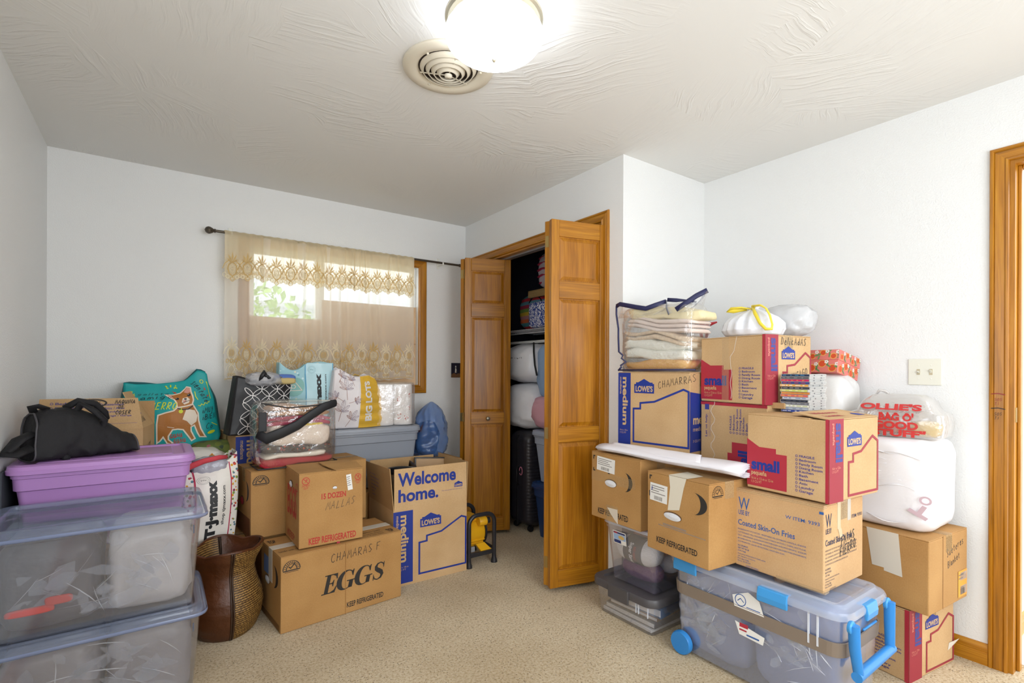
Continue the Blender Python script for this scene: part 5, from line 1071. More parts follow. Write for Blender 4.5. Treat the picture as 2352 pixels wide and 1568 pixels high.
for k in range(4):
    a0_ = PI / 2 * k - PI / 2 + .06; a1_ = a0_ + PI / 2 - .12
    if k % 2 == 1:
        MB().grid(lambda a, b2: vp(lerp(a0_, a1_, a), .4 * b2), 16, 40).grid(lambda a, b2: vp(lerp(a0_, a1_, a), .4 * b2, .012), 16, 40).build('leather_panel', LEA, v_, smooth=True)
    else:
        m = MB(); nr = 30; nc = 14
        def wv(a, b2): 
            th = lerp(a0_, a1_, a); return vp(th, .4 * b2, -.0028 * math.sin(b2 * nr * PI * 2) * math.cos(a * nc * PI * 2) ** 1)
        m.grid(wv, nc * 4, nr * 4).grid(lambda a, b2: vp(lerp(a0_, a1_, a), .4 * b2, .014), 16, 20).build('woven_panel', WEV, v_, smooth=True)
    for e in (-.03, .03): MB().tube([vp(a0_ - .06 + e, .4 * t_ / 40, -.001) for t_ in range(41)], .0042, 6).build('piping', PIP, v_, smooth=True)
MB().loft([[vp(2 * PI * i / 48, z, .01) for i in range(48)] for z in (.003, .006)]).build('base', LEA, v_)
MB().tube([vp(2 * PI * i / 72, .4, .006) for i in range(72)], .007, 8, True).build('rim', LEA, v_, smooth=True)

# yellow motor unit in a black tubular stand
g = root('motor_unit', 'yellow ribbed motor unit in black tube stand beside Welcome home box', 'power tool', (1.697, 2.86, 0))
BT = mat('black_tube', '26262b', .35); YEL = mat('safety_yellow', 'e3a818', .38)
def hoop(y):
    P = [(-.094, y, .02), (-.094, y, .25)] + [(-.094 + .06 - .06 * math.cos(R(t_)), y, .265 + .055 * math.sin(R(t_))) for t_ in range(10, 91, 16)] + [(.094 - .06 + .06 * math.sin(R(t_)), y, .265 + .055 * math.cos(R(t_))) for t_ in range(0, 81, 16)] + [(.094, y, .25), (.094, y, .02)]
    MB().tube(P, .0135, 12).build('tube_hoop', BT, g, smooth=True, ang=50)
    for xx in (-.094, .094): MB().lathe([(.014, .05), (.015, .03), (.021, .012), (.022, 0), (0, 0)], 16, T((xx, y, 0))).build('rubber_foot', BT, g, smooth=True, ang=50)
    MB().box(-.09, .09, y - .009, y + .009, .06, .085).build('cross_bar', BT, g, bevel=.003)
hoop(-.13); hoop(.13)
for xx in (-.094, .094): MB().tube([(xx, -.13, .09), (xx, .13, .09)], .010, 10).build('side_rail', BT, g, smooth=True, ang=50)
Mx = T((-.085, 0, .185)) @ Matrix.Rotation(PI / 2, 4, 'Y')
prof = [(0, 0), (.080, 0), (.086, .006)]
MB().lathe([(0, 0), (.084, 0), (.09, .006), (.09, .13), (.086, .138), (0, .138)], 48, Mx).build('motor_body', YEL, g, smooth=True, ang=35)
for k in range(7):
    a_ = R(205 + 17 * k) ; cy, cz = .09 * math.cos(a_), .185 + .09 * math.sin(a_)
    MB().box(-.078, .048, -.004, .009, -.004, .004, T((0, cy, cz)) @ Matrix.Rotation(a_, 4, 'X')).build('cooling_fin', YEL, g, bevel=.0015)
MB().lathe([(.091, 0), (.095, .002), (.095, .012), (.09, .016), (0, .016)], 40, T((.053, 0, .185)) @ Matrix.Rotation(PI / 2, 4, 'Y')).build('end_ring', BT, g, smooth=True, ang=35)
MB().lathe([(0, 0), (.027, 0), (.029, .004), (.029, .055), (.02, .06), (.02, .03), (0, .03)], 20, T((.0, -.085, .262)) @ Matrix.Rotation(PI / 2, 4, 'Y')).build('oil_spout', YEL, g, smooth=True, ang=35)
MB().lathe([(0, 0), (.019, 0), (.021, .022), (0, .024)], 16, T((.06, -.085, .262)) @ Matrix.Rotation(PI / 2, 4, 'Y')).build('knob', BT, g, smooth=True, ang=35)
MB().add([(-.02, -.09, .125), (.045, -.09, .125), (.075, -.125, .086), (.0, -.125, .086), (-.02, -.08, .12), (.045, -.08, .12), (.075, -.115, .08), (.0, -.115, .08)], [(0, 1, 2, 3), (4, 5, 6, 7), (0, 1, 5, 4), (1, 2, 6, 5), (2, 3, 7, 6), (3, 0, 4, 7)]).build('mounting_foot', YEL, g)
MB().box(-.088, -.04, -.112, -.10, .086, .118).build('rating_plate', mat('plate_grey', '8f8f92', .4), g)
MB().box(-.085, .02, -.06, .06, .262, .295).build('terminal_box', YEL, g, bevel=.006)

# closet shelving
ws = root('wire_shelf', 'white wire shelf across the closet', 'shelf', (2.45, 2.7, 1.565))
WW = mat('white_wire', 'dcdce0', .35)
for xx in (-.03, .09, .22, .37): MB().tube([(xx, -.76, 0), (xx, .96, 0)], .003, 6).build('long_wire', WW, ws)
MB().tube([(-.032, -.76, -.03), (-.032, .96, -.03)], .0035, 6).build('long_wire', WW, ws)
for k in range(68): MB().tube([(-.033, -.75 + k * .025, -.03), (-.033, -.75 + k * .025, .003), (.37, -.75 + k * .025, .003)], .0014, 4).build('cross_wire', WW, ws)
MB().tube([(-.02, .30, -.005), (.37, .30, -.30)], .005, 6).build('brace', WW, ws)
MB().tube([(-.01, -.76, -.10), (-.01, .96, -.10)], .012, 10).build('hanging_rod', mat('rod_white', 'e4e2dc', .35), ws, smooth=True, ang=50)
us = root('wood_shelf', 'wooden upper shelf inside the closet', 'shelf', (2.68, 3.13, 1.875)); MB().box(-.17, .165, -.66, .20, 0, .018).build('board', wood('shelf_pine', 1, ('9a7a4c', 'b39160', 'c7a877')), us, bevel=.002); MB().box(-.17, -.15, -.66, .20, -.04, 0).build('front_edge', wood('shelf_pine2', 1, ('9a7a4c', 'b39160', 'c7a877')), us)
# ------------------------------------------------------------------ supports hidden deep in the stacks (plain cartons, only glimpsed through gaps)
for x, y, z, a, b_, c, lab in ((2.66, 1.17, 0, .2, .45, .68, 'plain carton against right wall behind the standing small box'), (2.30, 1.645, 0, .5, .27, .80, 'plain carton in closet corner behind the medium box'), (2.27, 1.17, 0, .38, .44, .716, 'plain carton on floor behind the wheeled bin'),
    (-.46, 2.665, 0, .56, .22, .498, 'plain carton on floor under front of purple bin'), (-.46, 2.89, 0, .56, .20, .498, 'plain carton on floor under back of purple bin'), (-.46, 3.19, 0, .78, .43, .64, 'wide plain carton on floor under the teal dog bag'),
    (.46, 2.93, 0, .56, .22, .358, 'plain carton on floor behind the EGGS case'), (.37, 3.19, 0, .46, .42, .458, 'plain carton on floor beneath the boxed MEDIUM strip'), (.90, 3.19, 0, .60, .42, .452, 'plain carton on floor beneath the grey tote'), (1.53, 3.22, 0, .30, .40, .60, 'plain carton on floor beneath the blue plastic bag')):
    Box('plain_carton', lab, (x, y, z, 0), (a, b_, c), KE, top='none')

# ------------------------------------------------------------------ soft bags
def panel_bag(name, label, cat, O, yaw, W, H, D, mfront, mback, front, topz=None, sidez=None, handles=None, nu=36, nv=36, group=None, sidem=None):
    """bag whose front panel is front(u,v) in metres (u across, v up, returns x,y,z local), back wall D behind it"""
    rt = root(name, label, cat, O, R(yaw), group)
    fn = lambda a, b2: front(a * W, b2 * H)
    MB().grid(fn, nu, nv).build('front_panel', mfront, rt, smooth=True, solid=.0015)
    def ring(b2):
        n = 10; L = V(fn(0, b2)); Q = V(fn(1, b2)); dd = D * (1 - .25 * b2); r = []
        for k in range(n + 1): t = k / n; r.append(Q + V((.035 * W * math.sin(t * PI) * math.sin(b2 * PI), dd * t, 0)))
        for k in range(1, 20):
            t = k / 20; p = V(fn(1 - t, b2)); r.append(V((p.x, lerp(Q.y, L.y, t) + dd + .02 * math.sin(t * PI) * math.sin(b2 * PI), p.z + .01 * math.sin(t * 9) * b2)))
        for k in range(n + 1): t = 1 - k / n; r.append(L + V((-.035 * W * math.sin(t * PI) * math.sin(b2 * PI), dd * t, 0)))
        return r
    MB().loft([ring(j / nv) for j in range(nv + 1)], False, False, closed=False).build('bag_body', sidem or mback, rt, smooth=True, solid=.0015)
    b0 = ring(0); MB().add([tuple(p) for p in b0] + [fn(1 - k / 12, 0) for k in range(13)][1:-1][::-1], [tuple(range(len(b0) + 11))]).build('bag_bottom', mback, rt)
    return rt, surf_frame(front, .004)
def wrinkle(u, v, s, amp=.006): return amp * (nz(u * 9, v * 9, s) + .5 * nz(u * 22, v * 14, s + 5))

# teal dog bag, leaning on the back wall
TEAL = mat('teal_cloth', '12a3a3', .5, var=.1, vscale=5, bump=.2, bscale=30); TEALD = mat('teal_dark', '0c5f63', .6); LIME = mat('lime', 'd9e02a', .5)
PXU, PXV = .000289, .000347
def t2(X, Y): return ((X - 290) * PXU, (1440 - Y) * PXV)
TW, TH = (1890 - 290) * PXU, (1440 - 120) * PXV
def teal_front(u, v):
    b2 = v / TH; a = u / TW
    # outline warped from a rectangle: peak at upper right, left bottom tucked in behind the carton
    top = pl(a, [(0, .845), (.12, .825), (.35, .83), (.52, .85), (.62, .87), (.68, .93), (.75, 1.0), (.82, .985), (.9, .92), (1, .86)])
    zz = v * (top if b2 > .8 else 1) if False else v - max(0, b2 - .62) / .38 * (1 - top) * TH
    xr = pl(b2, [(0, .95), (.15, 1.0), (.4, .96), (.7, .92), (1, .86)]); xl = pl(b2, [(0, .06), (.5, .03), (.8, .0), (1, .0)])
    x = (xl + (xr - xl) * a) * TW if False else u * (1 if a < .85 else 1 - (1 - xr) * (a - .85) / .15)
    y = -.055 * math.sin(min(1, max(0, a)) * PI) * math.sin(min(1, max(0, b2 * .9 + .1)) * PI) + wrinkle(u, v, 2, .009) + v * .10
    return (x, y, zz)
tb, tf = panel_bag('shopping_bag', 'teal shopping bag printed with a chihuahua, behind the open carton', 'shopping bag', (-.147, 3.47, .772), 0, TW, TH, .12, TEAL, TEALD, teal_front)
def tdc(): return DC()
def P_(pts): return [t2(a, b2) for a, b2 in pts]
HEAD = [(950, 460), (1060, 478), (1190, 445), (1225, 405), (1300, 308), (1365, 365), (1375, 460), (1400, 540), (1412, 620), (1390, 690), (1300, 715), (1200, 730), (1140, 735), (1130, 660), (1085, 590), (1040, 565)]
BODY = [(1140, 735), (1300, 715), (1395, 690), (1440, 760), (1490, 840), (1500, 960), (1540, 1100), (1600, 1205), (1625, 1240), (1520, 1232), (1480, 1160), (1425, 1035), (1368, 1062), (1372, 1130), (1440, 1258), (1380, 1290), (1330, 1220), (1240, 1098), (1150, 1085), (1065, 1090), (1000, 1190), (1000, 1250), (1070, 1310), (1040, 1328), (980, 1310), (915, 1205), (862, 1270), (815, 1300), (812, 1000), (832, 850), (950, 815), (1080, 785)]
BRN = mat('print_fawn', 'b06f2c', .55, var=.15, vscale=14); CRM = mat('print_cream', 'ecdcc8', .55); INKT = mat('print_black', '1f2022', .55); PNK = mat('print_pink', 'd99a8a', .55)
def tput(d, m, off, nm='printed_dog'):
    o = d.build(nm, m, tb, tf, off, cut=.02)
    if nm != 'printed_dog': o['kind'] = 'stuff'
tput(DC().stroke(P_(HEAD), .007, True).stroke(P_(BODY), .007, True), CRM, .0035); tput(DC().poly(P_(BODY)).poly(P_(HEAD)), BRN, .0028)
tput(DC().poly(P_([(1290, 765), (1360, 775), (1430, 790), (1478, 880), (1460, 975), (1370, 1040), (1300, 960), (1228, 930), (1258, 850)])).poly(P_([(1230, 570), (1310, 550), (1352, 610), (1335, 665), (1255, 692), (1213, 650)])).stroke(P_([(980, 1040), (1090, 1060)]), .003), CRM, .0042)
tput(DC().poly(P_([(1250, 430), (1308, 325), (1355, 385), (1362, 450), (1320, 470)])).poly(P_([(975, 475), (1045, 500), (1080, 565), (1045, 550)])).poly(P_([(1230, 625), (1280, 615), (1285, 650), (1245, 665)])), PNK, .0046)
d = DC(); e = t2(1140, 582); d.ell(e[0], e[1], .009, .009); e = t2(1335, 512); d.ell(e[0], e[1], .009, .010); e = t2(1272, 590); d.ell(e[0], e[1], .0075, .006); d.stroke(P_([(1225, 662), (1290, 642), (1352, 622)]), .0028).stroke(P_([(1275, 600), (1290, 642)]), .002).stroke(P_([(1142, 745), (1215, 768), (1320, 768), (1402, 712)]), .0055); tput(d, INKT, .0052)
d = DC(); e = t2(1200, 800); d.ell(e[0], e[1], .0105); d.stroke(P_([(1205, 735), (1210, 770)]), .003); tput(d, LIME, .0054)
d = DC(); e = t2(1132, 578); d.ell(e[0] - .002, e[1] + .003, .0022); e = t2(1330, 505); d.ell(e[0] - .002, e[1] + .003, .0022); tput(d, CRM, .0058)
def th(t, X, Y, h, w, m, rot=0, slant=.3, wd=.62):
    e = t2(X, Y); o = DC().hand(t, e[0], e[1], h * PXV, w, rot=rot, slant=slant, wd=wd, jit=.03).build('printed_lettering', m, tb, tf, .0036, cut=.02); o['kind'] = 'stuff'
th('galleta', 505, 450, 62, .002, INKT, -2, wd=1.0); th('amigo', 540, 585, 95, .0036, INKT, 4, wd=.95); th('PERRO', 700, 760, 110, .0042, LIME, 0, wd=.58); th('sientate', 1370, 285, 85, .003, INKT, -62); th('iMUY', 1560, 850, 85, .0032, INKT, 8); th('iBIEN', 1560, 960, 85, .0032, INKT, 8); th('Co', 1620, 1110, 90, .0026, INKT, 4)
RDT = mat('print_red', 'c2452f', .55); th('GUAU', 1030, 1228, 62, .0036, RDT, 4, 0); th('GUAU', 1090, 1318, 62, .0036, RDT, 6, 0)
d = DC().stroke(P_([(1490, 712), (1530, 725), (1550, 690), (1590, 712), (1610, 672), (1655, 690), (1670, 655), (1705, 668), (1725, 640)]), .0035).stroke(P_([(425, 345), (385, 440), (365, 520)]), .007).stroke(P_([(465, 400), (450, 430), (470, 450), (430, 470), (445, 495)]), .003).stroke(P_([(1435, 465), (1450, 560), (1490, 620)]), .004).stroke(P_([(1640, 285), (1700, 440), (1755, 600)]), .006)
e = t2(1555, 308); d.ring(e[0], e[1], .009, .0035, .011, 10); e = t2(1725, 1165); d.ell(e[0], e[1], .022, .009, 14, .3); d.stroke(P_([(1740, 1010), (1860, 1060)]), .004); d.build('printed_squiggles', LIME, tb, tf, .0036, cut=.02)['kind'] = 'stuff'
d = DC(); e = t2(1105, 425); d.ell(e[0], e[1], .006, .008, 10, 1); d.poly(P_([(1590, 395), (1630, 440), (1600, 455)])).poly(P_([(1640, 545), (1690, 520), (1680, 570)])).stroke(P_([(1060, 380), (1095, 415)]), .003); d.build('printed_squiggles', RDT, tb, tf, .0036, cut=.02)['kind'] = 'stuff'
e = teal_front(*t2(1040, 320)); m = MB(); rnd = random.Random(4)
for k in range(26): m.tube([(e[0], e[1] + .02, e[2] - .005), (e[0] + rnd.uniform(-.03, .03), e[1] + .01 + rnd.uniform(-.01, .015), e[2] + rnd.uniform(-.005, .028))], .004, 5)
m.build('tassel', LIME, tb, smooth=True)
e = teal_front(*t2(830, 330)); MB().tube([(e[0] - .012, e[1] + .03, e[2] - .02), (e[0] - .012, e[1] + .03, e[2] + .025), (e[0] + .012, e[1] + .03, e[2] + .03), (e[0] + .014, e[1] + .03, e[2] - .02)], .007, 8).build('handle', TEALD, tb, smooth=True)

# black tote with interlocking circles, on the MEDIUM carton
BK = mat('tote_black', '1d1d20', .45, bump=.25, bscale=25); BK2 = mat('tote_side', '141518', .7, bump=.3, bscale=18)
BW, BH = .30, .33
def bt_front(u, v):
    a, b2 = u / BW, v / BH
    return (u + .05 * b2 - .04 * b2 * 0, -.03 * math.sin(a * PI) * math.sin(b2 * 2.6) + wrinkle(u, v, 7, .007) + .04 * b2, v - .022 * math.sin(a * PI) * b2 ** 3 - .01 * a)
bt, bf = panel_bag('tote_bag', 'black tote bag with white interlocking circles on MEDIUM carton', 'tote bag', (.332, 3.20, .866), 7, BW, BH, .13, BK, BK2, bt_front)
d = DC(); s = .062; 
for i in range(-4, 10):
    for j in range(-4, 10):
        for (du, dv, rt_) in ((s / 2, 0, 0), (0, s / 2, PI / 2)):
            u, v = i * s + du + .01 + .002 * j, j * s + dv + .01
            # rotate lattice 45 degrees
            x, y = (u - .13) * .71 - (v - .16) * .71 + .15, (u - .13) * .71 + (v - .16) * .71 + .15
            if .04 < x < BW - .015 and .012 < y < BH - .035: d.ring(x, y, s * .47, .0035, s * .17, 14, rt_ + PI / 4)
d.build('printed_circles', mat('print_white', 'e6e2de', .55), bt, bf, .0022, cut=.02)['kind'] = 'stuff'
MB().tube([(.15, -.012, .30), (.165, -.025, .335), (.175, -.02, .352), (.185, -.02, .335), (.21, -.02, .315), (.25, .01, .30)], [.008, .012, .016, .012, .01, .009], 8).build('knotted_handle', BK, bt, smooth=True)
cl = root('plastic_liner', 'clear crumpled plastic poking out of the black tote', 'plastic bag', (.51, 3.24, 1.15), 0); superell(MB(), (0, 0, .03), (.09, .045, .04), .7, .7, .35, 8, 4, 30, 18).build('film', mat('crumpled_film', 'c9c9cc', .12, alpha=.55, bump=.6, bscale=40), cl, smooth=True)
bk = root('blue_towel', 'blue and yellow cloth edge inside the black tote', 'towel', (.63, 3.26, 1.15)); superell(MB(), (0, 0, .03), (.06, .03, .028), .6, .6, .1, 9).build('cloth', mat('cloth_blue', '5573b8', .8), bk, smooth=True); superell(MB(), (.0, -.012, .018), (.058, .028, .02), .6, .6, .1, 12).build('cloth_edge', mat('cloth_sand', 'c9b277', .8), bk, smooth=True)

# pale blue shopping bag
PB = mat('pale_blue_bag', 'bcdfe6', .35, var=.06, vscale=6, bump=.15, bscale=20); PBE = mat('pale_blue_edge', '4f9ec0', .4); PBL = fabric2('pale_blue_print', 'a9d4dc', ['d9eef0', '7fb7c4', 'e8e3c8', '8cc7d0', 'b7dde2'], 38, .5)
CW, CH = .325, .415
def cb_front(u, v):
    a, b2 = u / CW, v / CH
    return (u - .02 * b2 * (1 - a) * 0, -.035 * math.sin(a * PI) * math.sin(min(1, b2 + .15) * PI) + wrinkle(u, v, 13, .006) + .02 * abs(a - .48) * 0, v - .028 * (1 - b2) * 0 - .05 * b2 ** 4 * math.sin(min(1, a / .5) * PI) * (1 if a < .5 else 0))
cb, cf = panel_bag('shopping_bag', 'pale blue shopping bag with black maxx lettering by the curtain', 'shopping bag', (.622, 3.37, .866), 0, CW, CH, .13, PBL, PBL, cb_front)
DC().rect(.152, 0, CW, CH - .004).build('front_band', PB, cb, cf, .0022, cut=.02); DC().rect(.147, 0, .154, CH - .004).rect(CW - .006, 0, CW, CH - .004).build('edge_piping', PBE, cb, cf, .003, cut=.02)
d = DC().text('T·J·maxx', .256, .02, .325, .048, rot=90, bold=.06).text('shop tjmaxx.com', .282, .10, .24, .016, rot=90, bold=.02); d.build(LET, INKT, cb, cf, .0034, cut=.012)['kind'] = 'stuff'
d = DC().ring(.19, CH - .045, .024, .0012).ring(.19, CH - .045, .018, .001).text('99¢', .178, CH - .052, .024, .012); d.build('printed_seal', mat('ink_teal_soft', '6fa3ab', .6), cb, cf, .0034)['kind'] = 'stuff'
d = DC().ell(.078, .275, .064, .07, 20); d.build('printed_disc', mat('print_teal_disc', '8cc0b8', .6), cb, cf, .003, cut=.02)
d = DC().stroke([(.03, .245), (.078, .325), (.126, .245)], .004, True).ring(.078, .272, .013, .004, n=6); d.build('printed_triangle', mat('print_cream', 'ecdcc8', .55), cb, cf, .0038, cut=.02)

# white and yellow shopping bag on the grey tote
YB_ = mat('mustard_cloth', 'e2b33c', .5, var=.08, vscale=8, bump=.2, bscale=20); LW = mat('leaf_print_white', 'e9e2e2', .5, var=.03, vscale=5, bump=.2, bscale=20)
DW, DH = .345, .375
def db_front(u, v):
    a, b2 = u / DW, v / DH
    top = pl(a, [(0, 1.0), (.1, 1.03), (.25, .95), (.4, .89), (.55, .90), (.8, .92), (1, .86)])
    xx = u + .03 * b2 * (1 - a) - .095 * max(0, a - .5) * 2 * max(0, b2 - .35) ** 1.5
    return (xx, -.06 * math.sin(a * PI) * math.sin(min(1, b2 * .85 + .12) * PI) + .05 * (a - .45 if a > .45 else 0) + wrinkle(u, v, 21, .006) + .004 * math.sin(v * 90) * (1 if a > .5 else .2), v * (1 + (top - 1) * b2 ** 2))
yb, yf = panel_bag('shopping_bag', 'white leaf print and mustard shopping bag on the grey tote', 'shopping bag', (.905, 3.30, .858), -4, DW, DH, .14, LW, LW, db_front)
DC().rect(.175, 0, DW, DH - .004).build('front_band', YB_, yb, yf, .0024, cut=.015)
DC().text('BIG LOTS', .262, .045, .28, .05, rot=90, bold=.045).build(LET, mat('print_white', 'e6e2de', .55), yb, yf, .0034, cut=.012)['kind'] = 'stuff'
dk1, dk2 = DC(), DC()
def sprig(u, v, L, a0):
    for k, (aa, f) in enumerate(((0, 1), (38, .8), (-38, .8), (72, .55), (-72, .55))):
        an = R(a0 + aa); l_ = L * f; cx, cy = u + math.cos(an) * l_ * .55, v + math.sin(an) * l_ * .55
        (dk1 if k % 2 else dk2).ring(cx, cy, l_ * .42, .0016, l_ * .13, 12, an); (dk1 if k % 2 else dk2).stroke([(u, v), (u + math.cos(an) * l_, v + math.sin(an) * l_)], .0014)
        for t_ in (.3, .5, .7): (dk2 if k % 2 else dk1).stroke([(u + math.cos(an) * l_ * t_, v + math.sin(an) * l_ * t_), (u + math.cos(an) * l_ * (t_ + .12) - math.sin(an) * l_ * .1, v + math.sin(an) * l_ * (t_ + .12) + math.cos(an) * l_ * .1)], .001)
    dk1.stroke([(u, v), (u - math.cos(R(a0)) * L * .8, v - math.sin(R(a0)) * L * .8)], .002)
for u, v, L, a0 in ((.085, .255, .085, 95), (.06, .11, .08, 80), (.12, .06, .07, 60), (.03, .2, .06, 150), (.14, .18, .05, 20), (.05, .33, .05, 70), (.12, .33, .05, 110)): sprig(u, v, L, a0)
dk1.build('printed_leaves', mat('print_rust', 'a06a55', .6), yb, yf, .0028, cut=.03)['kind'] = 'stuff'; dk2.build('printed_leaves', mat('print_mauve', '8f7f92', .6), yb, yf, .0026, cut=.03)['kind'] = 'stuff'
e = db_front(.15, DH); MB().tube([(e[0] - .03, e[1] + .06, e[2] - .03), (e[0], e[1] + .05, e[2] + .015), (e[0] + .05, e[1] + .05, e[2] - .005)], .008, 8, flat=.4).build('handle', YB_, yb, smooth=True)

# paper towels in film on the grey tote
pk = root('paper_towel_pack', 'wrapped pack of paper towel rolls on the grey tote', 'paper towels', (1.36, 3.41, .858), R(-6))
PTW = mat('paper_towel', 'efe9e4', .8, bump=.25, bscale=90)
for k, (xx, yy, nm) in enumerate(((-.072, -.065, 0), (.062, -.06, 1), (-.072, .07, 0), (.062, .07, 0))):
    MB().lathe([(.018, 0), (.066, 0), (.068, .004), (.068, .276), (.066, .28), (.02, .28), (.018, .276), (.018, 0)], 36, T((xx, yy, .001))).build('towel_roll', PTW, pk, smooth=True, ang=40)
d = DC(); rnd = random.Random(3)
for cx, cz in ((-.045, .18), (.03, .20), (-.04, .06), (.01, .05), (.035, .12)):
    for k in range(7): d.ell(cx + rnd.uniform(-.014, .014), cz + rnd.uniform(-.016, .016), rnd.uniform(.002, .005), rnd.uniform(.002, .004), 8)
d.build('printed_flowers', mat('print_coral', 'd9756a', .6), pk, lambda u, v: (V((.062 + .0684 * math.sin(u / .068), -.06 - .0684 * math.cos(u / .068), v)), V((math.sin(u / .068), -math.cos(u / .068), 0))), .0006)['kind'] = 'stuff'
superell(MB(), (-.005, .003, .145), (.142, .142, .150), .12, .22, .02, 5, 4, 60, 30).build('film_wrap', filmmat('towel_film', 'f2ede8', .06, .6, .08, .12, .3, 22), pk, smooth=True)

# blue plastic bag beside the tote
bb = root('plastic_bag', 'blue plastic bag with dark bundle beside the grey tote', 'plastic bag', (1.66, 3.42, .602))
m = MB(); rings = []
for j in range(31):
    t_ = j / 30; z = t_ * .40; rx = pl(t_, [(0, .10), (.08, .13), (.3, .14), (.6, .12), (.8, .095), (.93, .05), (1, .008)]); ring = []
    for i in range(40):
        p = 2 * PI * i / 40; k = 1 + .22 * noise.noise(V((math.cos(p) * 2.4, math.sin(p) * 2.4, t_ * 6))) + .08 * noise.noise(V((math.cos(p) * 7, math.sin(p) * 7, t_ * 16))) + .05 * math.sin(p * 9 + t_ * 5) * (.3 + t_)
        ring.append((rx * k * math.cos(p) + .02 * t_, .75 * rx * k * math.sin(p), z))
    rings.append(ring)
m.loft(rings).build('bag_film', mat('blue_film', '4a78b8', .15, alpha=.5, var=.25, vscale=8, bump=.5, bscale=25), bb, smooth=True)
bn = root('dark_bundle', 'dark brown bundle inside the blue plastic bag', 'bundle', (1.635, 3.40, .604)); superell(MB(), (0, 0, .13), (.085, .06, .128), .7, .8, .2, 4, 3, 36, 22).build('cloth', mat('bundle_brown', '43303a', .4, bump=.6, bscale=20, var=.4), bn, smooth=True)

# clear bedding bag on the plain egg case
zb = root('bedding_bag', 'clear bedding bag with black handle strap holding folded blankets', 'bedding bag', (.622, 2.975, .716), R(4))
ZF = filmmat('clear_vinyl', 'f6f4ee', .07, .75, .05, .09, .5, 14)
superell(MB(), (0, 0, .178), (.205, .118, .176), .22, .3, .03, 15, 3, 60, 36).build('vinyl_film', ZF, zb, smooth=True)
MB().tube([(-.205, -.10, .19), (-.17, -.135, .165), (-.10, -.14, .19), (-.02, -.142, .225), (.05, -.142, .275), (.12, -.14, .318), (.19, -.12, .335), (.205, -.09, .338), (.19, -.04, .335)], [.024, .03, .029, .027, .025, .024, .02, .014, .012], 8, flat=-.25).build('strap', mat('strap_black', '242528', .6), zb, smooth=True)
MB().tube([(-.19, -.11, .345), (-.06, -.125, .318), (.08, -.125, .325), (.19, -.11, .345)], .0035, 6).build('zip', mat('strap_black', '242528', .6), zb, smooth=True)
MB().tube([(-.2, -.1, .004), (-.1, -.122, .006), (.1, -.122, .006), (.205, -.1, .012), (.205, .09, .012), (-.2, .09, .004)], .0035, 6, True).build('bottom_piping', mat('strap_black', '242528', .6), zb, smooth=True)
MB().box(-.204, -.165, -.122, -.112, .20, .30).build('handle_tab', mat('strap_black', '242528', .6), zb, bevel=.004)
def slab(name, label, c, L, W, h, m, seed, yaw=0, cat='blanket', folds=1, group=None, amp=.05, bow=0., wav=None):
    rt = root(name, label, cat, c, R(yaw), group)
    for k in range(folds):
        hh = h / folds; mb = MB(); l_ = L * (1 - .05 * random.random()); superell(mb, (0, .006 * (k % 2), hh * (k + .5)), (l_ / 2, W / 2 * (1 - .06 * random.random()), hh * .56), .55, .25, amp, seed + k, 3, 64, 14)
        A, kf, ph, tl = wav or (.006, 14, seed, 0)
        mb.v = [(x, y, hh * (k + .5) + (z - hh * (k + .5)) * (1 + .55 * noise.noise(V((x * 7, y * 3, seed * .7 + k))))) for x, y, z in mb.v]
        mb.v = [(x, y + .02 * noise.noise(V((x * 8, seed, z * 20))), z - bow * (x / (L / 2)) ** 2 + A * math.sin(kf * x + ph) * (.5 + .5 * noise.noise(V((x * 5, y * 5, seed * .3)))) + .6 * A * math.sin(kf * 2.1 * x + seed * 1.7) + tl * x) for x, y, z in mb.v]
        mb.build('fold', m, rt, smooth=True)
    return rt
bc = (.622, 2.972)
RED = mat('blanket_red', 'b01f30', .85); CRE = mat('blanket_cream', 'e2d2c2', .85, bump=.3, bscale=60); IV2 = mat('blanket_ivory', 'ece3d2', .85); FLB = fabric2('blanket_floral', '2b2326', ['7c2f2a', 'a34634', '3b2c2e', '6d6a5a', '2b2326'], 62, .8); TAN = mat('blanket_tan', 'b4875c', .85); MAG = mat('blanket_magenta', 'a01a45', .85, var=.3, vscale=20); YLW = mat('blanket_yellow', 'd9bd2f', .85)
slab('folded_blanket', 'red folded blanket at bottom of the strapped bedding bag', (*bc, .722), .385, .205, .045, RED, 1, 4)
slab('folded_blanket', 'ivory folded sheet above the red blanket in strapped bag', (bc[0] - .01, bc[1] - .01, .765), .34, .20, .025, IV2, 2, 5)
slab('folded_blanket', 'dark floral blanket in the strapped bedding bag', (*bc, .79), .375, .205, .042, FLB, 3, 6, amp=.1)
slab('folded_blanket', 'thick cream blanket in middle of the strapped bedding bag', (bc[0] + .012, bc[1] - .006, .832), .335, .205, .105, CRE, 4, 4, folds=1)
slab('folded_blanket', 'yellow cloth peeking above cream blanket in strapped bag', (bc[0] + .06, bc[1] - .03, .933), .16, .13, .016, YLW, 6, 6)
slab('folded_blanket', 'magenta patterned blanket near top of strapped bedding bag', (bc[0], bc[1] - .004, .944), .36, .195, .045, MAG, 7, 4, folds=2, bow=.012)
slab('folded_blanket', 'tan folded blanket uppermost in the strapped bedding bag', (bc[0] + .012, bc[1], .985), .32, .185, .055, TAN, 9, 4, folds=2)

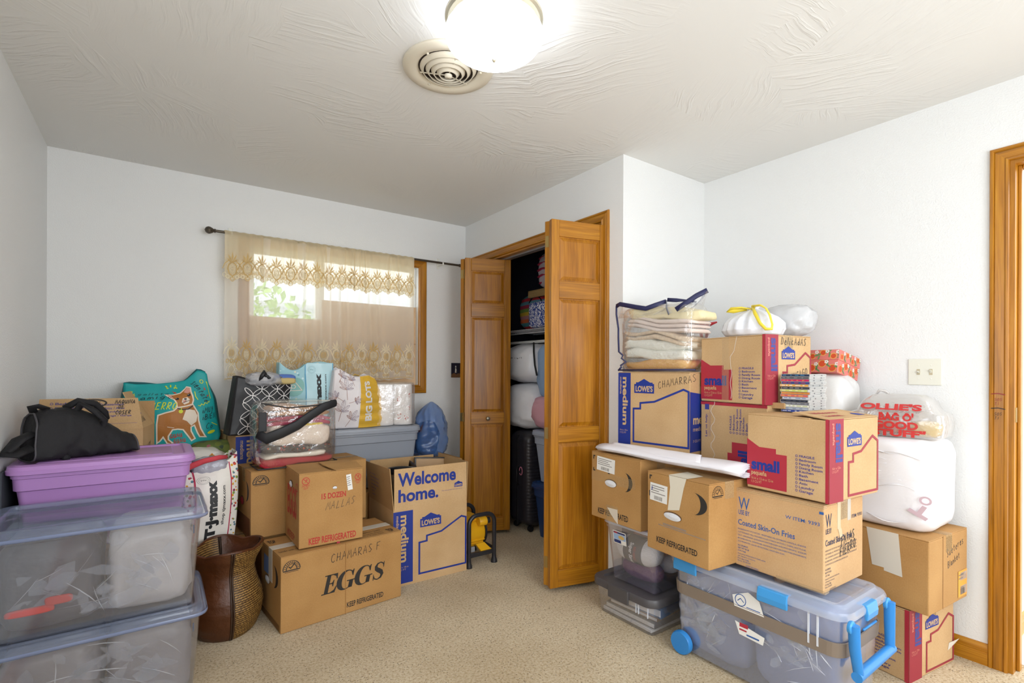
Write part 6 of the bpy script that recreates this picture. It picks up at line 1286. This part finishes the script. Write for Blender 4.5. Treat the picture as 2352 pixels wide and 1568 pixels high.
# floral white shopping bags by the purple bin
FLW = fabric2('floral_white', 'e9e4da', ['c8502e', 'd7a02c', '7f9a4c', '8a3c58', '5f7f8c', 'e9e4da', 'b23a4a'], 60, .85); WBG = mat('bag_white', 'ece7de', .45, bump=.35, bscale=14, var=.04)
EW, EH = .225, .45
def eb_front(u, v):
    a, b2 = u / EW, v / EH
    top = pl(a, [(0, .80), (.3, .80), (.6, .85), (.85, .90), (1, .99)])
    return (u + .012 * math.sin(b2 * PI) + .02 * b2 * a, -.045 * math.sin(a * PI) * math.sin(min(1, b2 * .9 + .1) * PI) + wrinkle(u, v, 33, .009) + .05 * b2, v * (1 + (top - 1) * b2 ** 3) + .02 * a * (1 - b2))
eb, ef = panel_bag('shopping_bag', 'white floral shopping bag with black maxx lettering beside purple bin', 'shopping bag', (.105, 2.915, .363), 4, EW, EH, .17, FLW, FLW, eb_front)
DC().rect(.045, .02, .190, EH - .006).build('front_band', WBG, eb, ef, .0024, cut=.015); DC().rect(.040, .02, .047, EH - .006).rect(.188, .02, .193, EH - .02).build('edge_piping', mat('crimson', 'b3264a', .5), eb, ef, .003, cut=.015)
d = DC().text('T·J·maxx', .142, .02, .31, .056, rot=90, bold=.07).text('shop tjmaxx.com', .168, .08, .21, .018, rot=90, bold=.02); d.build(LET, INKT, eb, ef, .0034, cut=.012)['kind'] = 'stuff'
DC().ring(.078, .345, .026, .0013).ring(.078, .345, .019, .001).text('99¢', .066, .338, .024, .012).build('printed_seal', INKG, eb, ef, .0034)['kind'] = 'stuff'
MB().tube([(.0, .02, .36), (.03, .02, .392), (.09, .01, .415), (.16, .02, .425), (.2, .05, .42)], [.012, .016, .014, .012, .01], 8, flat=-.5).build('handle', mat('handle_red', 'c8404a', .7, bump=.4, bscale=40), eb, smooth=True)
gb = root('plastic_liner', 'grey plastic bag bulging from the floral white shopping bag', 'plastic bag', (.225, 3.0, .70)); superell(MB(), (0, 0, .04), (.085, .05, .05), .8, .8, .2, 14, 3, 36, 20).build('film', mat('grey_film', 'a9a9b4', .2, bump=.6, bscale=30, var=.2), gb, smooth=True)
w2 = root('shopping_bag', 'crumpled white floral bag squashed under the teal dog bag', 'shopping bag', (.17, 3.29, .642)); superell(MB(), (0, 0, .075), (.15, .14, .082), .6, .6, .16, 25, 3, 48, 26).build('bag_body', WBG, w2, smooth=True)
DC().ell(.07, .125, .011, .006, 10, .8).ell(.085, .125, .011, .006, 10, -.8).ell(.078, .135, .005).build('printed_flower', mat('flower_orange', 'e59a35', .6), w2, lambda u, v: (V((u, -.128, v)), V((0, -1, 0))), .004)
ol = root('printed_tote', 'green and pink patterned bag edge behind crumpled white bag', 'tote bag', (.28, 3.40, .642)); superell(MB(), (0, 0, .085), (.13, .09, .095), .6, .6, .12, 28, 3, 40, 22).build('bag_body', fabric2('olive_print', '5c6b34', ['9c5a60', '6f7a35', '3b4a3a', 'a98a4a'], 24, .9), ol, smooth=True)

# clothes in the open MAQUINA carton
for (x, y, z, r_, m, lab, sd) in ((-.36, 3.30, .955, (.05, .03, .055), mat('cloth_slate', '3f434a', .8), 'dark slate cloth standing out of the MAQUINA carton', 5), (-.24, 3.27, .93, (.075, .04, .05), mat('cloth_wine', '8e1f2b', .6), 'wine red cloth in the MAQUINA carton', 6), (-.15, 3.29, .94, (.05, .03, .035), mat('cloth_white', 'd9d4c8', .8), 'white cloth in the MAQUINA carton', 7), (-.13, 3.27, .955, (.06, .03, .05), mat('cloth_black', '232226', .8), 'black cloth at right end of the MAQUINA carton', 8)):
    rt = root('cloth_bundle', lab, 'clothes bundle', (x, y, z)); superell(MB(), (0, 0, 0), r_, .7, .7, .3, sd, 3, 28, 16).build('cloth', m, rt, smooth=True)

# black duffel on the purple bin
du = root('duffel_bag', 'black canvas duffel bag slumped on the purple bin lid', 'duffel bag', (-.262, 2.85, .862), R(27))
NYL = mat('black_canvas', '161518', .75, bump=.4, bscale=45)
DL, DD = .36, .20
def duf(a, th):
    x = (a - .5) * DL; t_ = abs(a - .5) * 2
    h = pl(a, [(0, .19), (.1, .212), (.3, .215), (.5, .195), (.7, .155), (.88, .105), (1, .075)]) * (1 + .05 * nz(a * 5, th, 3)); d_ = DD / 2 * (1 - .1 * t_ ** 3)
    c, s = math.cos(th), math.sin(th); e = .5
    y = math.copysign(abs(c) ** e, c) * d_ * (1 - .52 * (s * .5 + .5) ** 1.5); z = max(0, (math.copysign(abs(s) ** .6, s) * .5 + .5)) * h
    n_ = .010 * noise.noise(V((x * 16, y * 16, z * 16))) + .006 * noise.noise(V((x * 40, y * 20, z * 40)))
    return V((x + .03 * (z / .15) * (.5 - a), y + n_, z + (n_ if z > .01 else 0)))
MB().loft([[duf(a / 40, 2 * PI * i / 40) for i in range(40)] for a in range(41)], True, True).build('bag_body', NYL, du, smooth=True, ang=70)
PG = mat('piping_grey', '4a484c', .5)
for a in (0.0, 1.0): MB().tube([duf(a, 2 * PI * i / 40) * 1.0 + V(((.004 if a else -.004), 0, .001)) for i in range(40)], .0035, 6, True).build('piping', PG, du, smooth=True)
MB().tube([duf(.28, 4.3) + V((0, -.012, 0)), duf(.30, 5.0) + V((0, -.02, .01)), duf(.34, 5.6) + V((.0, -.02, .05)), V((-.02, -.05, .225)), V((.02, -.065, .19)), V((.05, -.08, .15)), duf(.66, 5.2) + V((0, -.014, 0)), duf(.68, 4.6) + V((0, -.012, 0))], .013, 8).build('carry_strap', NYL, du, smooth=True)
MB().tube([V((-.06, .0, .205)), V((-.02, -.02, .235)), V((.04, -.02, .22)), V((.075, -.02, .18)), V((.085, -.01, .15))], .014, 8).build('carry_strap', NYL, du, smooth=True)
MB().tube([V((-.15, .02, .19)), V((-.165, .0, .215)), V((-.15, -.02, .22)), V((-.12, -.02, .205))], .016, 8, flat=.3).build('end_loop', NYL, du, smooth=True)
MB().tube([V((-.17, -.02, .11)), V((-.215, -.03, .09)), V((-.255, -.05, .05)), V((-.272, -.06, .045)), V((-.235, -.07, .04)), V((-.185, -.06, .06))], [.03, .034, .026, .012, .02, .02], 8, flat=.4).build('end_flap', NYL, du, smooth=True)
bd = root('dark_gap_sheet', 'dark cloth wedged between the left wall and purple bin', 'clothes bundle', (-.475, 2.66, .50)); MB().box(-.007, .001, 0, .3, 0, .34).build('cloth', mat('cloth_slate', '3f434a', .8), bd, bevel=.002)  # thin dark sheet stands in for cloth and shadow in this gap

# ---- right stack soft things
bl = root('bedding_bag', 'clear bedding bag with navy piping full of cream blankets on CHAMARRAS box', 'bedding bag', (2.155, 1.665, 1.234), R(-86))
superell(MB(), (-.02, 0, .17), (.215, .10, .175), .3, .3, .05, 18, 3, 64, 40).build('vinyl_film', ZF, bl, smooth=True)
NVP = mat('navy_piping', '23264f', .5)
MB().tube([(-.235, -.10, .004), (-.215, -.10, .022), (-.22, -.10, .03), (-.185, -.10, .05), (-.215, -.10, .07), (-.205, -.10, .085), (-.232, -.10, .105), (-.236, -.10, .18), (-.236, -.10, .23), (-.258, -.09, .31), (-.262, -.085, .355)], .005, 6).build('piping', NVP, bl, smooth=True)
MB().tube([(-.262, -.085, .355), (-.235, -.09, .363), (-.19, -.095, .352), (-.12, -.10, .335), (-.06, -.10, .322), (-.01, -.09, .335), (.035, -.06, .352)], .012, 8, flat=-.35).build('piping', NVP, bl, smooth=True)
MB().tube([(.035, -.06, .352), (.055, -.09, .315), (.075, -.10, .282)], .010, 8, flat=-.35).build('piping', mat('piping_haze', '7d8190', .4, alpha=.7), bl, smooth=True)
MB().tube([(.115, -.10, .300), (.165, -.08, .335), (.20, -.06, .362), (.245, -.04, .385)], .0125, 8, flat=-.35).build('piping', NVP, bl, smooth=True)
MB().tube([(.0, .0, .37), (.04, .02, .365), (.10, .03, .352), (.15, .02, .34)], .010, 8, flat=-.35).build('piping', NVP, bl, smooth=True)
MB().grid(lambda a, b2: (-.245 + .5 * a, -.10 + .05 * b2 + .01 * nz(a * 6, b2 * 3, 3), lerp(.285, pl(a, [(0, .352), (.2, .338), (.4, .322), (.6, .35), (.68, .285), (.8, .32), (1, .385)]), b2)), 40, 8).build('vinyl_flap', ZF, bl, smooth=True)
MB().tube([(-.235, -.10, .006), (.0, -.105, .008), (.22, -.10, .008)], .0045, 6).build('bottom_piping', NVP, bl, smooth=True)
bx_, by_ = 2.155, 1.665
CR2 = mat('blanket_butter', 'eadcb0', .85, bump=.3, bscale=60); PKC = mat('blanket_shell', 'e6d5cb', .85, bump=.3, bscale=60); SPK = mat('blanket_speckled', 'd6bfa2', .85, var=.4, vscale=70, bump=.4, bscale=80); FUR = mat('blanket_fleece', 'e6e4d8', .9, bump=.6, bscale=50, var=.06); ORG = mat('blanket_apricot', 'd9a860', .85)
w0, w1_, w2_, w3_ = (.004, 12, 0, 0), (.016, 11, 2.2, -.03), (.020, 10, 2.6, -.08), (.014, 9, 2.6, -.10)
slab('folded_blanket', 'apricot blanket at bottom of the navy piped bag', (bx_, by_ + .03, 1.241), .39, .175, .055, ORG, 41, -86, folds=1, wav=(.006, 12, 0, 0))
slab('folded_blanket', 'thick white fleece blanket in the navy piped bag', (bx_, by_ + .025, 1.29), .385, .18, .105, FUR, 43, -83, folds=2, amp=.12, wav=w1_)
slab('folded_blanket', 'speckled beige blanket in the navy piped bag', (bx_, by_ + .02, 1.385), .40, .18, .052, SPK, 45, -87, folds=2, amp=.08, wav=w2_)
slab('folded_blanket', 'shell pink folded sheets in the navy piped bag', (bx_, by_ + .0, 1.437), .42, .175, .065, PKC, 47, -88, folds=3, wav=w3_)
slab('folded_blanket', 'butter yellow blanket on top in the navy piped bag', (bx_ + .005, by_ - .02, 1.492), .44, .175, .065, CR2, 49, -84, folds=1, wav=(.008, 8, 2.6, -.06))

TB = mat('trash_bag_white', 'e6e7ec', .32, bump=.5, bscale=16, var=.04); TBG = mat('trash_bag_haze', 'd3d3d4', .25, alpha=.8, bump=.6, bscale=18)
ty = root('trash_bag', 'white trash bag tied with yellow drawstrings on the Delicadas box', 'trash bag', (2.35, 1.315, 1.396))
rings = []
for j in range(41):
    t_ = j / 40; z = .152 * t_; r_ = pl(t_, [(0, .10), (.08, .128), (.25, .14), (.45, .13), (.62, .105), (.76, .068), (.86, .034), (.92, .017), (1, .026)])
    rings.append([(r_ * .86 * math.cos(p) * k, r_ * math.sin(p) * k, z) for p in [2 * PI * i / 90 for i in range(90)] for k in [1 + (.05 + .10 * t_) * (1 if t_ < .9 else 1.5) * math.sin(17 * p + 1.2 * math.sin(3 * p)) * min(1, t_ * 2) + .07 * noise.noise(V((math.cos(p) * 1.6, math.sin(p) * 1.6, t_ * 3)))]])
MB().loft(rings).build('bag_body', TB, ty, smooth=True)
YT = mat('drawstring_yellow', 'efd63f', .35)
MB().tube([(-.02, 0, .138), (-.05, .03, .146), (-.06, .075, .146), (-.06, .10, .132), (-.055, .07, .132), (-.02, .02, .138)], [.008, .012, .014, .008, .011, .006], 8, flat=.4).build('drawstring', YT, ty, smooth=True)
MB().tube([(-.02, -.01, .138), (-.05, -.03, .148), (-.06, -.07, .146), (-.07, -.10, .128), (-.085, -.125, .095), (-.095, -.142, .05), (-.10, -.142, .03), (-.108, -.12, .03), (-.105, -.09, .06), (-.095, -.06, .11), (-.06, -.03, .142)], [.008, .012, .012, .008, .007, .007, .007, .007, .007, .008, .006], 8, flat=.4).build('drawstring', YT, ty, smooth=True)
t2_ = root('trash_bag', 'hazy grey white bag behind the yellow tied trash bag by wall', 'trash bag', (2.52, 1.235, 1.396)); superell(MB(), (0, 0, .085), (.09, .12, .08), .75, .8, .12, 75, 3, 48, 26).build('bag_body', TBG, t2_, smooth=True)
t3 = root('trash_bag', 'white bag with red drawstring behind the Delicadas box', 'trash bag', (2.60, 1.765, .802)); superell(MB(), (0, 0, .32), (.13, .14, .31), .5, .7, .08, 77, 3, 44, 30).build('bag_body', TB, t3, smooth=True)
RDS = mat('drawstring_red', 'd23a44', .4)
MB().tube([(-.03, -.02, .62), (-.06, -.03, .69), (-.06, -.04, .71), (-.05, -.055, .685), (-.05, -.09, .70), (-.05, -.13, .708)], [.01, .014, .012, .014, .01, .004], 8, flat=.35).build('drawstring', RDS, t3, smooth=True)
MB().tube([(-.05, -.06, .62), (-.07, -.085, .645), (-.07, -.10, .655)], [.008, .012, .006], 8, flat=.4).build('drawstring', RDS, t3, smooth=True)
t4 = root('trash_bag', 'rounded white plastic bag behind the disc stack by right wall', 'trash bag', (2.70, 1.135, .685)); superell(MB(), (0, 0, .27), (.13, .135, .272), .5, .75, .06, 81, 3, 48, 32).build('bag_body', mat('plastic_bag_white', 'dcdbd9', .3, bump=.4, bscale=12, var=.04), t4, smooth=True)
# pink fruit print box
gp = root('gift_box', 'coral gift box with orange fruit print tilted on the white bag', 'gift box', (2.615, 1.055, 1.232), 0, rot=(0, R(12), R(-3)))
CORAL = fabric2('coral_fruit', 'd8625c', ['d8502f', 'd8625c', 'c64a3a', 'e07a52', 'd8625c'], 15, .75)
FRM = mat('fruit_orange', 'd64f26', .55); RIN = mat('fruit_ring', 'e6b455', .55); GRN = mat('leaf_print', '6b8f5a', .55); WFL = mat('flower_print', 'f0e6e0', .55)
COR = mat('coral', 'e07c72', .5)
MB().box(0, .205, 0, .235, .001, .07).build('box_base', COR, gp, bevel=.002); MB().box(-.003, .208, -.003, .238, .062, .112).build('lid', COR, gp, bevel=.002)
def fruit(frame, w, h, seed, n=6):
    a_, b2, c_, d_ = DC(), DC(), DC(), DC(); rnd = random.Random(seed)
    for k in range(n):
        u, v = w * (k + .5) / n, h * (.35 + .35 * (k % 2)); r_ = min(.021, h * .28)
        a_.ell(u, v, r_, r_, 14); b2.ring(u, v, r_, .003, n=14)
        t_ = rnd.uniform(0, 6); c_.ell(u + w / n * .5, v + .006, .017, .005, 10, t_).ell(u + w / n * .5 + .006, v - .01, .014, .004, 10, t_ + 1)
        for q_ in range(5): d_.ell(u + w / n * .4 + .006 * math.cos(q_ * 1.26), min(h * .85, v + .02) + .006 * math.sin(q_ * 1.26), .004, n=7)
    for dd, m_, o_ in ((a_, FRM, .0006), (b2, RIN, .0009), (c_, GRN, .0012), (d_, WFL, .0015)):
        dd.v = [(min(max(x, .001), w - .001), min(max(y, .001), h - .001)) for x, y in dd.v]; dd.build('printed_fruit', m_, gp, frame, o_)['kind'] = 'stuff'
fruit(plane_frame((0, .235, .001), (0, -1, 0), (0, 0, 1)), .235, .061, 1, 5); fruit(plane_frame((-.003, .238, .063), (0, -1, 0), (0, 0, 1)), .24, .048, 2, 5)
fruit(plane_frame((0, 0, .001), (1, 0, 0), (0, 0, 1)), .205, .061, 3, 4); fruit(plane_frame((-.003, -.003, .063), (1, 0, 0), (0, 0, 1)), .21, .048, 4, 4)

# disc stack on the front small box
CDC = [('1d2c4a', 'navy spine', '3f7fa8'), ('55565c', 'grey spine', '8a8a8a'), ('c8265e', 'pink spine', 'e08b4a'), ('2a3b7a', 'blue lettered spine', 'b33a4e'), ('e0a24a', 'orange and white spine', 'e9e6da'), ('3c3d44', 'charcoal spine', '99958a'), ('c9cf6a', 'lime yellow spine', 'e6e2b8'), ('e08a3a', 'plain orange spine', 'd8a15a'), ('d8655a', 'salmon spine', 'e9b94a'), ('dcdce2', 'white spine', '6d7aa8'), ('1f2836', 'black spine', '4a5364'), ('6d7078', 'mid grey spine', '9a9ca2'), ('e0e0d6', 'cream spine', 'a8b46a'), ('aab4c4', 'silver blue spine', '6f7f9a'), ('25449a', 'bright blue spine', 'e6e6ee')]
CDP = mat('jewel_case', 'c6c6c2', .15, alpha=.88); TRAY = mat('jewel_tray', '2b2b2e', .4)
ordn = ['topmost', 'second', 'third', 'fourth', 'fifth', 'sixth', 'seventh', 'eighth', 'ninth', 'tenth', 'eleventh', 'twelfth', 'third lowest', 'second lowest', 'lowest']
rnd = random.Random(9); z0 = 1.066
for k in range(15):
    i = 14 - k; col, desc, c2 = CDC[i]
    rt = root('disc_case', 'plastic disc case with %s, %s in the stack on the small box' % (desc, ordn[i]), 'disc case', (2.17 + rnd.uniform(-.004, .004), 1.092 + rnd.uniform(-.004, .004), z0 + k * .0106), R(-92 + rnd.uniform(-2.5, 2.5)), 'disc cases stacked on the small box')
    MB().box(0, .118, 0, .135, .0004, .0048).box(0, .118, 0, .135, .0056, .0102).build('case', CDP, rt, bevel=.0006)
    MB().box(.002, .116, .002, .133, .0044, .006).build('tray', TRAY, rt)
    DC().rect(.003, .0012, .115, .0094).build('spine_label', mat('spine_' + col, col, .4), rt, plane_frame((0, 0, 0), (1, 0, 0), (0, 0, 1)), .0004)
    d = DC(); x = .008
    while x < .1: w_ = rnd.uniform(.006, .02); d.rect(x, .004, x + w_, .0068); x += w_ + rnd.uniform(.004, .018)
    d.build('spine_print', mat('spine_' + c2, c2, .4), rt, plane_frame((0, 0, 0), (1, 0, 0), (0, 0, 1)), .0007)['kind'] = 'stuff'
    d = DC().rect(.03, .0035, .04, .007).rect(.09, .0035, .10, .007); d.build('hinge_notch', TRAY, rt, plane_frame((.118, 0, 0), (0, 1, 0), (0, 0, 1)), .0004)['kind'] = 'stuff'

# white wrapped bundle and the printed carrier bag on it
wb = root('wrapped_bundle', 'large white plastic wrapped bundle on the sweater box by right wall', 'wrapped bundle', (2.668, .83, .584))
superell(MB(), (0, 0, .185), (.17, .168, .19), .28, .34, .035, 91, 2.5, 64, 40, pleat=.012, pk=16).build('plastic_wrap', mat('wrap_white', 'ecebee', .3, bump=.4, bscale=11, var=.03), wb, smooth=True)
m = MB(); rnd = random.Random(5)
for k in range(8):
    zz = rnd.uniform(.03, .34); y0_ = rnd.uniform(-.15, .0); m.tube([(-.172 + .004 * math.sin(t_), y0_ + .02 * t_, zz + .012 * math.sin(t_ * .6 + k)) for t_ in range(8)], [.0006 + .002 * math.sin(t_ / 7 * PI) for t_ in range(8)], 5)
m.build('wrap_creases', mat('wrap_white', 'ecebee', .3), wb, smooth=True)['kind'] = 'stuff'
superell(MB(), (-.10, .145, .028), (.09, .06, .03), .7, .7, .2, 95, 3, 30, 16).build('loose_fold', mat('wrap_white', 'ecebee', .3), wb, smooth=True)
DC().poly([(.02, .09), (.07, .06), (.078, .072), (.06, .083), (.075, .115), (.062, .12), (.047, .09), (.028, .102)]).ring(.07, .14, .014, .007).build('show_through_print', mat('ghost_pink', 'd3b9c2', .5), wb, lambda u, v: (V((-.1725, -.06 - u * 1.2, v)), V((-1, 0, 0))), .003)
ob = root('carrier_bag', 'translucent white carrier bag with red slogan on wrapped bundle', 'carrier bag', (2.66, .825, .958), R(-86))
OF = filmmat('carrier_film', 'dfdad4', .10, .6, .38, .2, .5, 18); ORD = mat('ink_carrier_red', 'c4302f', .4)
MB().loft([[(x * w_, y * d_, z) for x, y, _ in [( px_ / .17, py_ / .11, 0) for px_, py_, _ in rrect(.34, .22, .03, 5)]] for z, w_, d_ in ((.002, .15, .10), (.01, .166, .108), (.06, .172, .112), (.10, .165, .11), (.108, .14, .105), (.15, .118, .09), (.178, .085, .055), (.182, .03, .02))]).build('bag_film', OF, ob, smooth=True, ang=45)
MB().tube([(-.09, 0, .17), (-.07, -.01, .196), (-.05, 0, .19), (-.03, .0, .176)], [.004, .01, .01, .004], 8, flat=.5).build('handle', OF, ob, smooth=True)
def of_(u, v):
    if v < .10: return V((u, -.1135, v)), V((0, -1, 0))
    t_ = (v - .10) / .085; return V((u, -.115 + .026 * t_, .104 + .050 * t_)), V((0, -.9, .4))
DC().text("OLLIE'S", -.115, .118, .215, .046, bold=.05).text("BAG O'", -.045, .072, .12, .03, bold=.05).text('GOOD', -.065, .037, .155, .032, bold=.05).text('STUFF"', -.07, .006, .185, .030, bold=.05).build(LET, ORD, ob, of_, .0035, cut=.02)['kind'] = 'stuff'
sn = root('snack_bag', 'yellow and red snack bags inside the slogan carrier bag', 'snack bags', (2.66, .83, .962), R(-86)); superell(MB(), (-.06, -.02, .036), (.085, .07, .035), .6, .6, .1, 3).build('snack_left', mat('snack_red', 'c93a2a', .25, var=.5, vscale=16), sn, smooth=True); superell(MB(), (.10, -.02, .034), (.055, .06, .033), .6, .6, .12, 6).build('snack_right', mat('snack_yellow', 'dcb52c', .25, var=.25, vscale=20), sn, smooth=True)
fb = root('flat_carton', 'flat grey carton inside the slogan carrier bag', 'carton', (2.66, .84, 1.036), R(-86)); MB().box(-.13, .10, -.08, .06, 0, .03).build('carton_body', mat('carton_grey', 'a39a92', .5), fb, bevel=.002)

# long roll of white paper over both egg cases
pr = root('paper_roll', 'long flattened roll of white packing paper across both egg cases', 'paper roll', (1.91, 1.52, .823), 0)
PWH = mat('paper_roll_white', 'e4e0e4', .6); m = MB(); NS = 74
def spiral(t_):  # flattened spiral, t_ turns
    r_ = .012 + .0062 * t_; a = 2 * PI * t_; return r_ * 1.5 * math.cos(a), r_ * .5 * math.sin(a)
Y0, Y1 = .335, -.405; rings = []
for s_ in range(13):
    f = s_ / 12; yy = lerp(Y0, Y1, f); cx = lerp(-.02, .055, f); cz = lerp(.020, .006, f) + .003 * math.sin(f * 9); gs = lerp(.85, 1.25, f)
    rings.append([(cx + spiral(k / NS * 5.5)[0] * gs * (1 + .05 * nz(f * 4, k * .1, 1)), yy + .004 * nz(k * .3, s_, 2), cz + spiral(k / NS * 5.5)[1] * gs) for k in range(NS + 1)])
m.loft(rings, False, False, closed=False).build('rolled_sheet', PWH, pr, smooth=True, solid=.0012)
MB().grid(lambda a, b2: (lerp(.05, -.052, b2) + .02 * a, lerp(.26, -.24, a) + .06 * (1 - b2), .028 + .022 * math.sin(b2 * PI * .9 + .25) - .006 * b2 + .003 * nz(a * 5, b2 * 3, 8)), 20, 12).build('loose_sheet', PWH, pr, smooth=True, solid=.001)

# ---- closet things
def sackz(name, label, c, rad, m, seed, cat='trash bag', **k):
    rt = root(name, label, cat, (c[0], c[1], c[2] - rad[2])); superell(MB(), (0, 0, rad[2]), rad, .55, .6, .08, seed, 3, 48, 28, **k).build('bag_body', m, rt, smooth=True); return rt
sA = sackz('trash_bag', 'white stuffed bag in the closet on top of the suitcase', (2.53, 3.22, .958), (.25, .22, .182), TB, 101)
sB = sackz('trash_bag', 'white stuffed bag marked Sueter in the closet under wire shelf', (2.54, 3.22, 1.296), (.25, .22, .155), TB, 103, pleat=.04)
DC().hand('SUEteR', 0, 0, .05, .004, jit=.08).build(HW, PEN, sB, lambda u, v: (V((-.245 + .05 * (v / .1) - .0, .12 - u * 1.1, .19 + v)), V((-1, 0, 0))), .006)['kind'] = 'stuff'
sackz('denim_bag', 'blue denim tote hanging in the closet behind the right door', (2.45, 2.90, 1.235), (.12, .12, .215), mat('denim_blue', '8ea9cc', .7, var=.2, vscale=12), 105, 'tote bag')
MB().tube([(2.34, 3.03, 1.45), (2.325, 3.01, 1.38), (2.32, 2.99, 1.28), (2.325, 2.97, 1.2)], .007, 6).build('denim_bag_strap', mat('zip_black', '141416', .6), None)
o_ = bpy.data.objects['denim_bag_strap']; o_.parent = bpy.data.objects['denim_bag']; o_.matrix_parent_inverse = Matrix.Translation((-2.45, -2.90, -1.02)); o_.name = 'strap'
sackz('pink_bag', 'pale pink stuffed bag in the closet on the grey bin', (2.46, 2.86, .925), (.17, .20, .126), mat('pink_cloth', 'd9a6b4', .6, var=.08, vscale=8, bump=.3, bscale=12), 107, 'laundry bag')
def stripes():
    m, n, l, b = newmat('striped_cloth'); b.inputs['Roughness'].default_value = .8; tc = n.new('ShaderNodeTexCoord'); sp = n.new('ShaderNodeSeparateXYZ'); l.new(tc.outputs['Object'], sp.inputs[0])
    a = n.new('ShaderNodeMath'); a.operation = 'MULTIPLY'; a.inputs[1].default_value = 4.2; l.new(sp.outputs[2], a.inputs[0]); f_ = n.new('ShaderNodeMath'); f_.operation = 'FRACT'; l.new(a.outputs[0], f_.inputs[0])
    r = n.new('ShaderNodeValToRGB'); r.color_ramp.interpolation = 'CONSTANT'; e = r.color_ramp.elements; st = ['c22f3a', '4f8f94', 'd86a3a', 'c78a86', 'd9b23c', '7c9a4a', 'a8324a', '5b8a9a']
    while len(e) < len(st): e.new(.5)
    for k, c in enumerate(st): e[k].position = k / len(st); e[k].color = (*srgb(c), 1)
    l.new(f_.outputs[0], r.inputs[0]); l.new(r.outputs[0], b.inputs['Base Color']); return m
sg = sackz('striped_bag', 'striped rainbow beach bag on the closet wire shelf', (2.68, 3.34, 1.735), (.14, .21, .155), stripes(), 109, 'beach bag')
MB().tube([(-.13, .02, .22), (-.14, -.06, .29), (-.13, -.13, .24), (-.13, -.17, .12)], .012, 8, flat=.3).build('handle', mat('zip_black', '141416', .6), sg, smooth=True)
bw = root('fabric_box', 'blue and white swirl print box on the closet wire shelf', 'storage box', (2.47, 3.03, 1.571))
BWM, _n, _l, _b = newmat('blue_swirl'); _t = _n.new('ShaderNodeTexNoise'); _t.inputs['Scale'].default_value = 26; _t.inputs['Distortion'].default_value = 2.2; _tc = _n.new('ShaderNodeTexCoord'); _l.new(_tc.outputs['Object'], _t.inputs[0])
_r = ramp(_n, [(.0, '27408f'), (.47, '27408f'), (.49, 'e6e6ee'), (.56, 'e6e6ee'), (.58, '27408f')]); _l.new(_t.outputs[0], _r.inputs[0]); _l.new(_r.outputs[0], _b.inputs['Base Color'])
superell(MB(), (0, 0, .10), (.085, .15, .10), .25, .3, .02, 4, 3, 36, 20).build('box_body', BWM, bw, smooth=True)
rw = sackz('striped_pillow', 'red and white striped bundle on the closet upper shelf', (2.62, 3.06, 2.045), (.10, .20, .15), mat('pillow_white', 'd8c8cc', .8), 111, 'pillow')
for k in range(5): MB().tube([(-.092 * math.sqrt(max(0, 1 - ((k - 2) * .05 / .16) ** 2)) - .004, .16 - .02 * t_, .15 + (k - 2) * .05 + .01 * math.sin(t_ * .5)) for t_ in range(16)], .009, 6).build('stripe', mat('pillow_red', 'b02a4a', .8), rw, smooth=True)
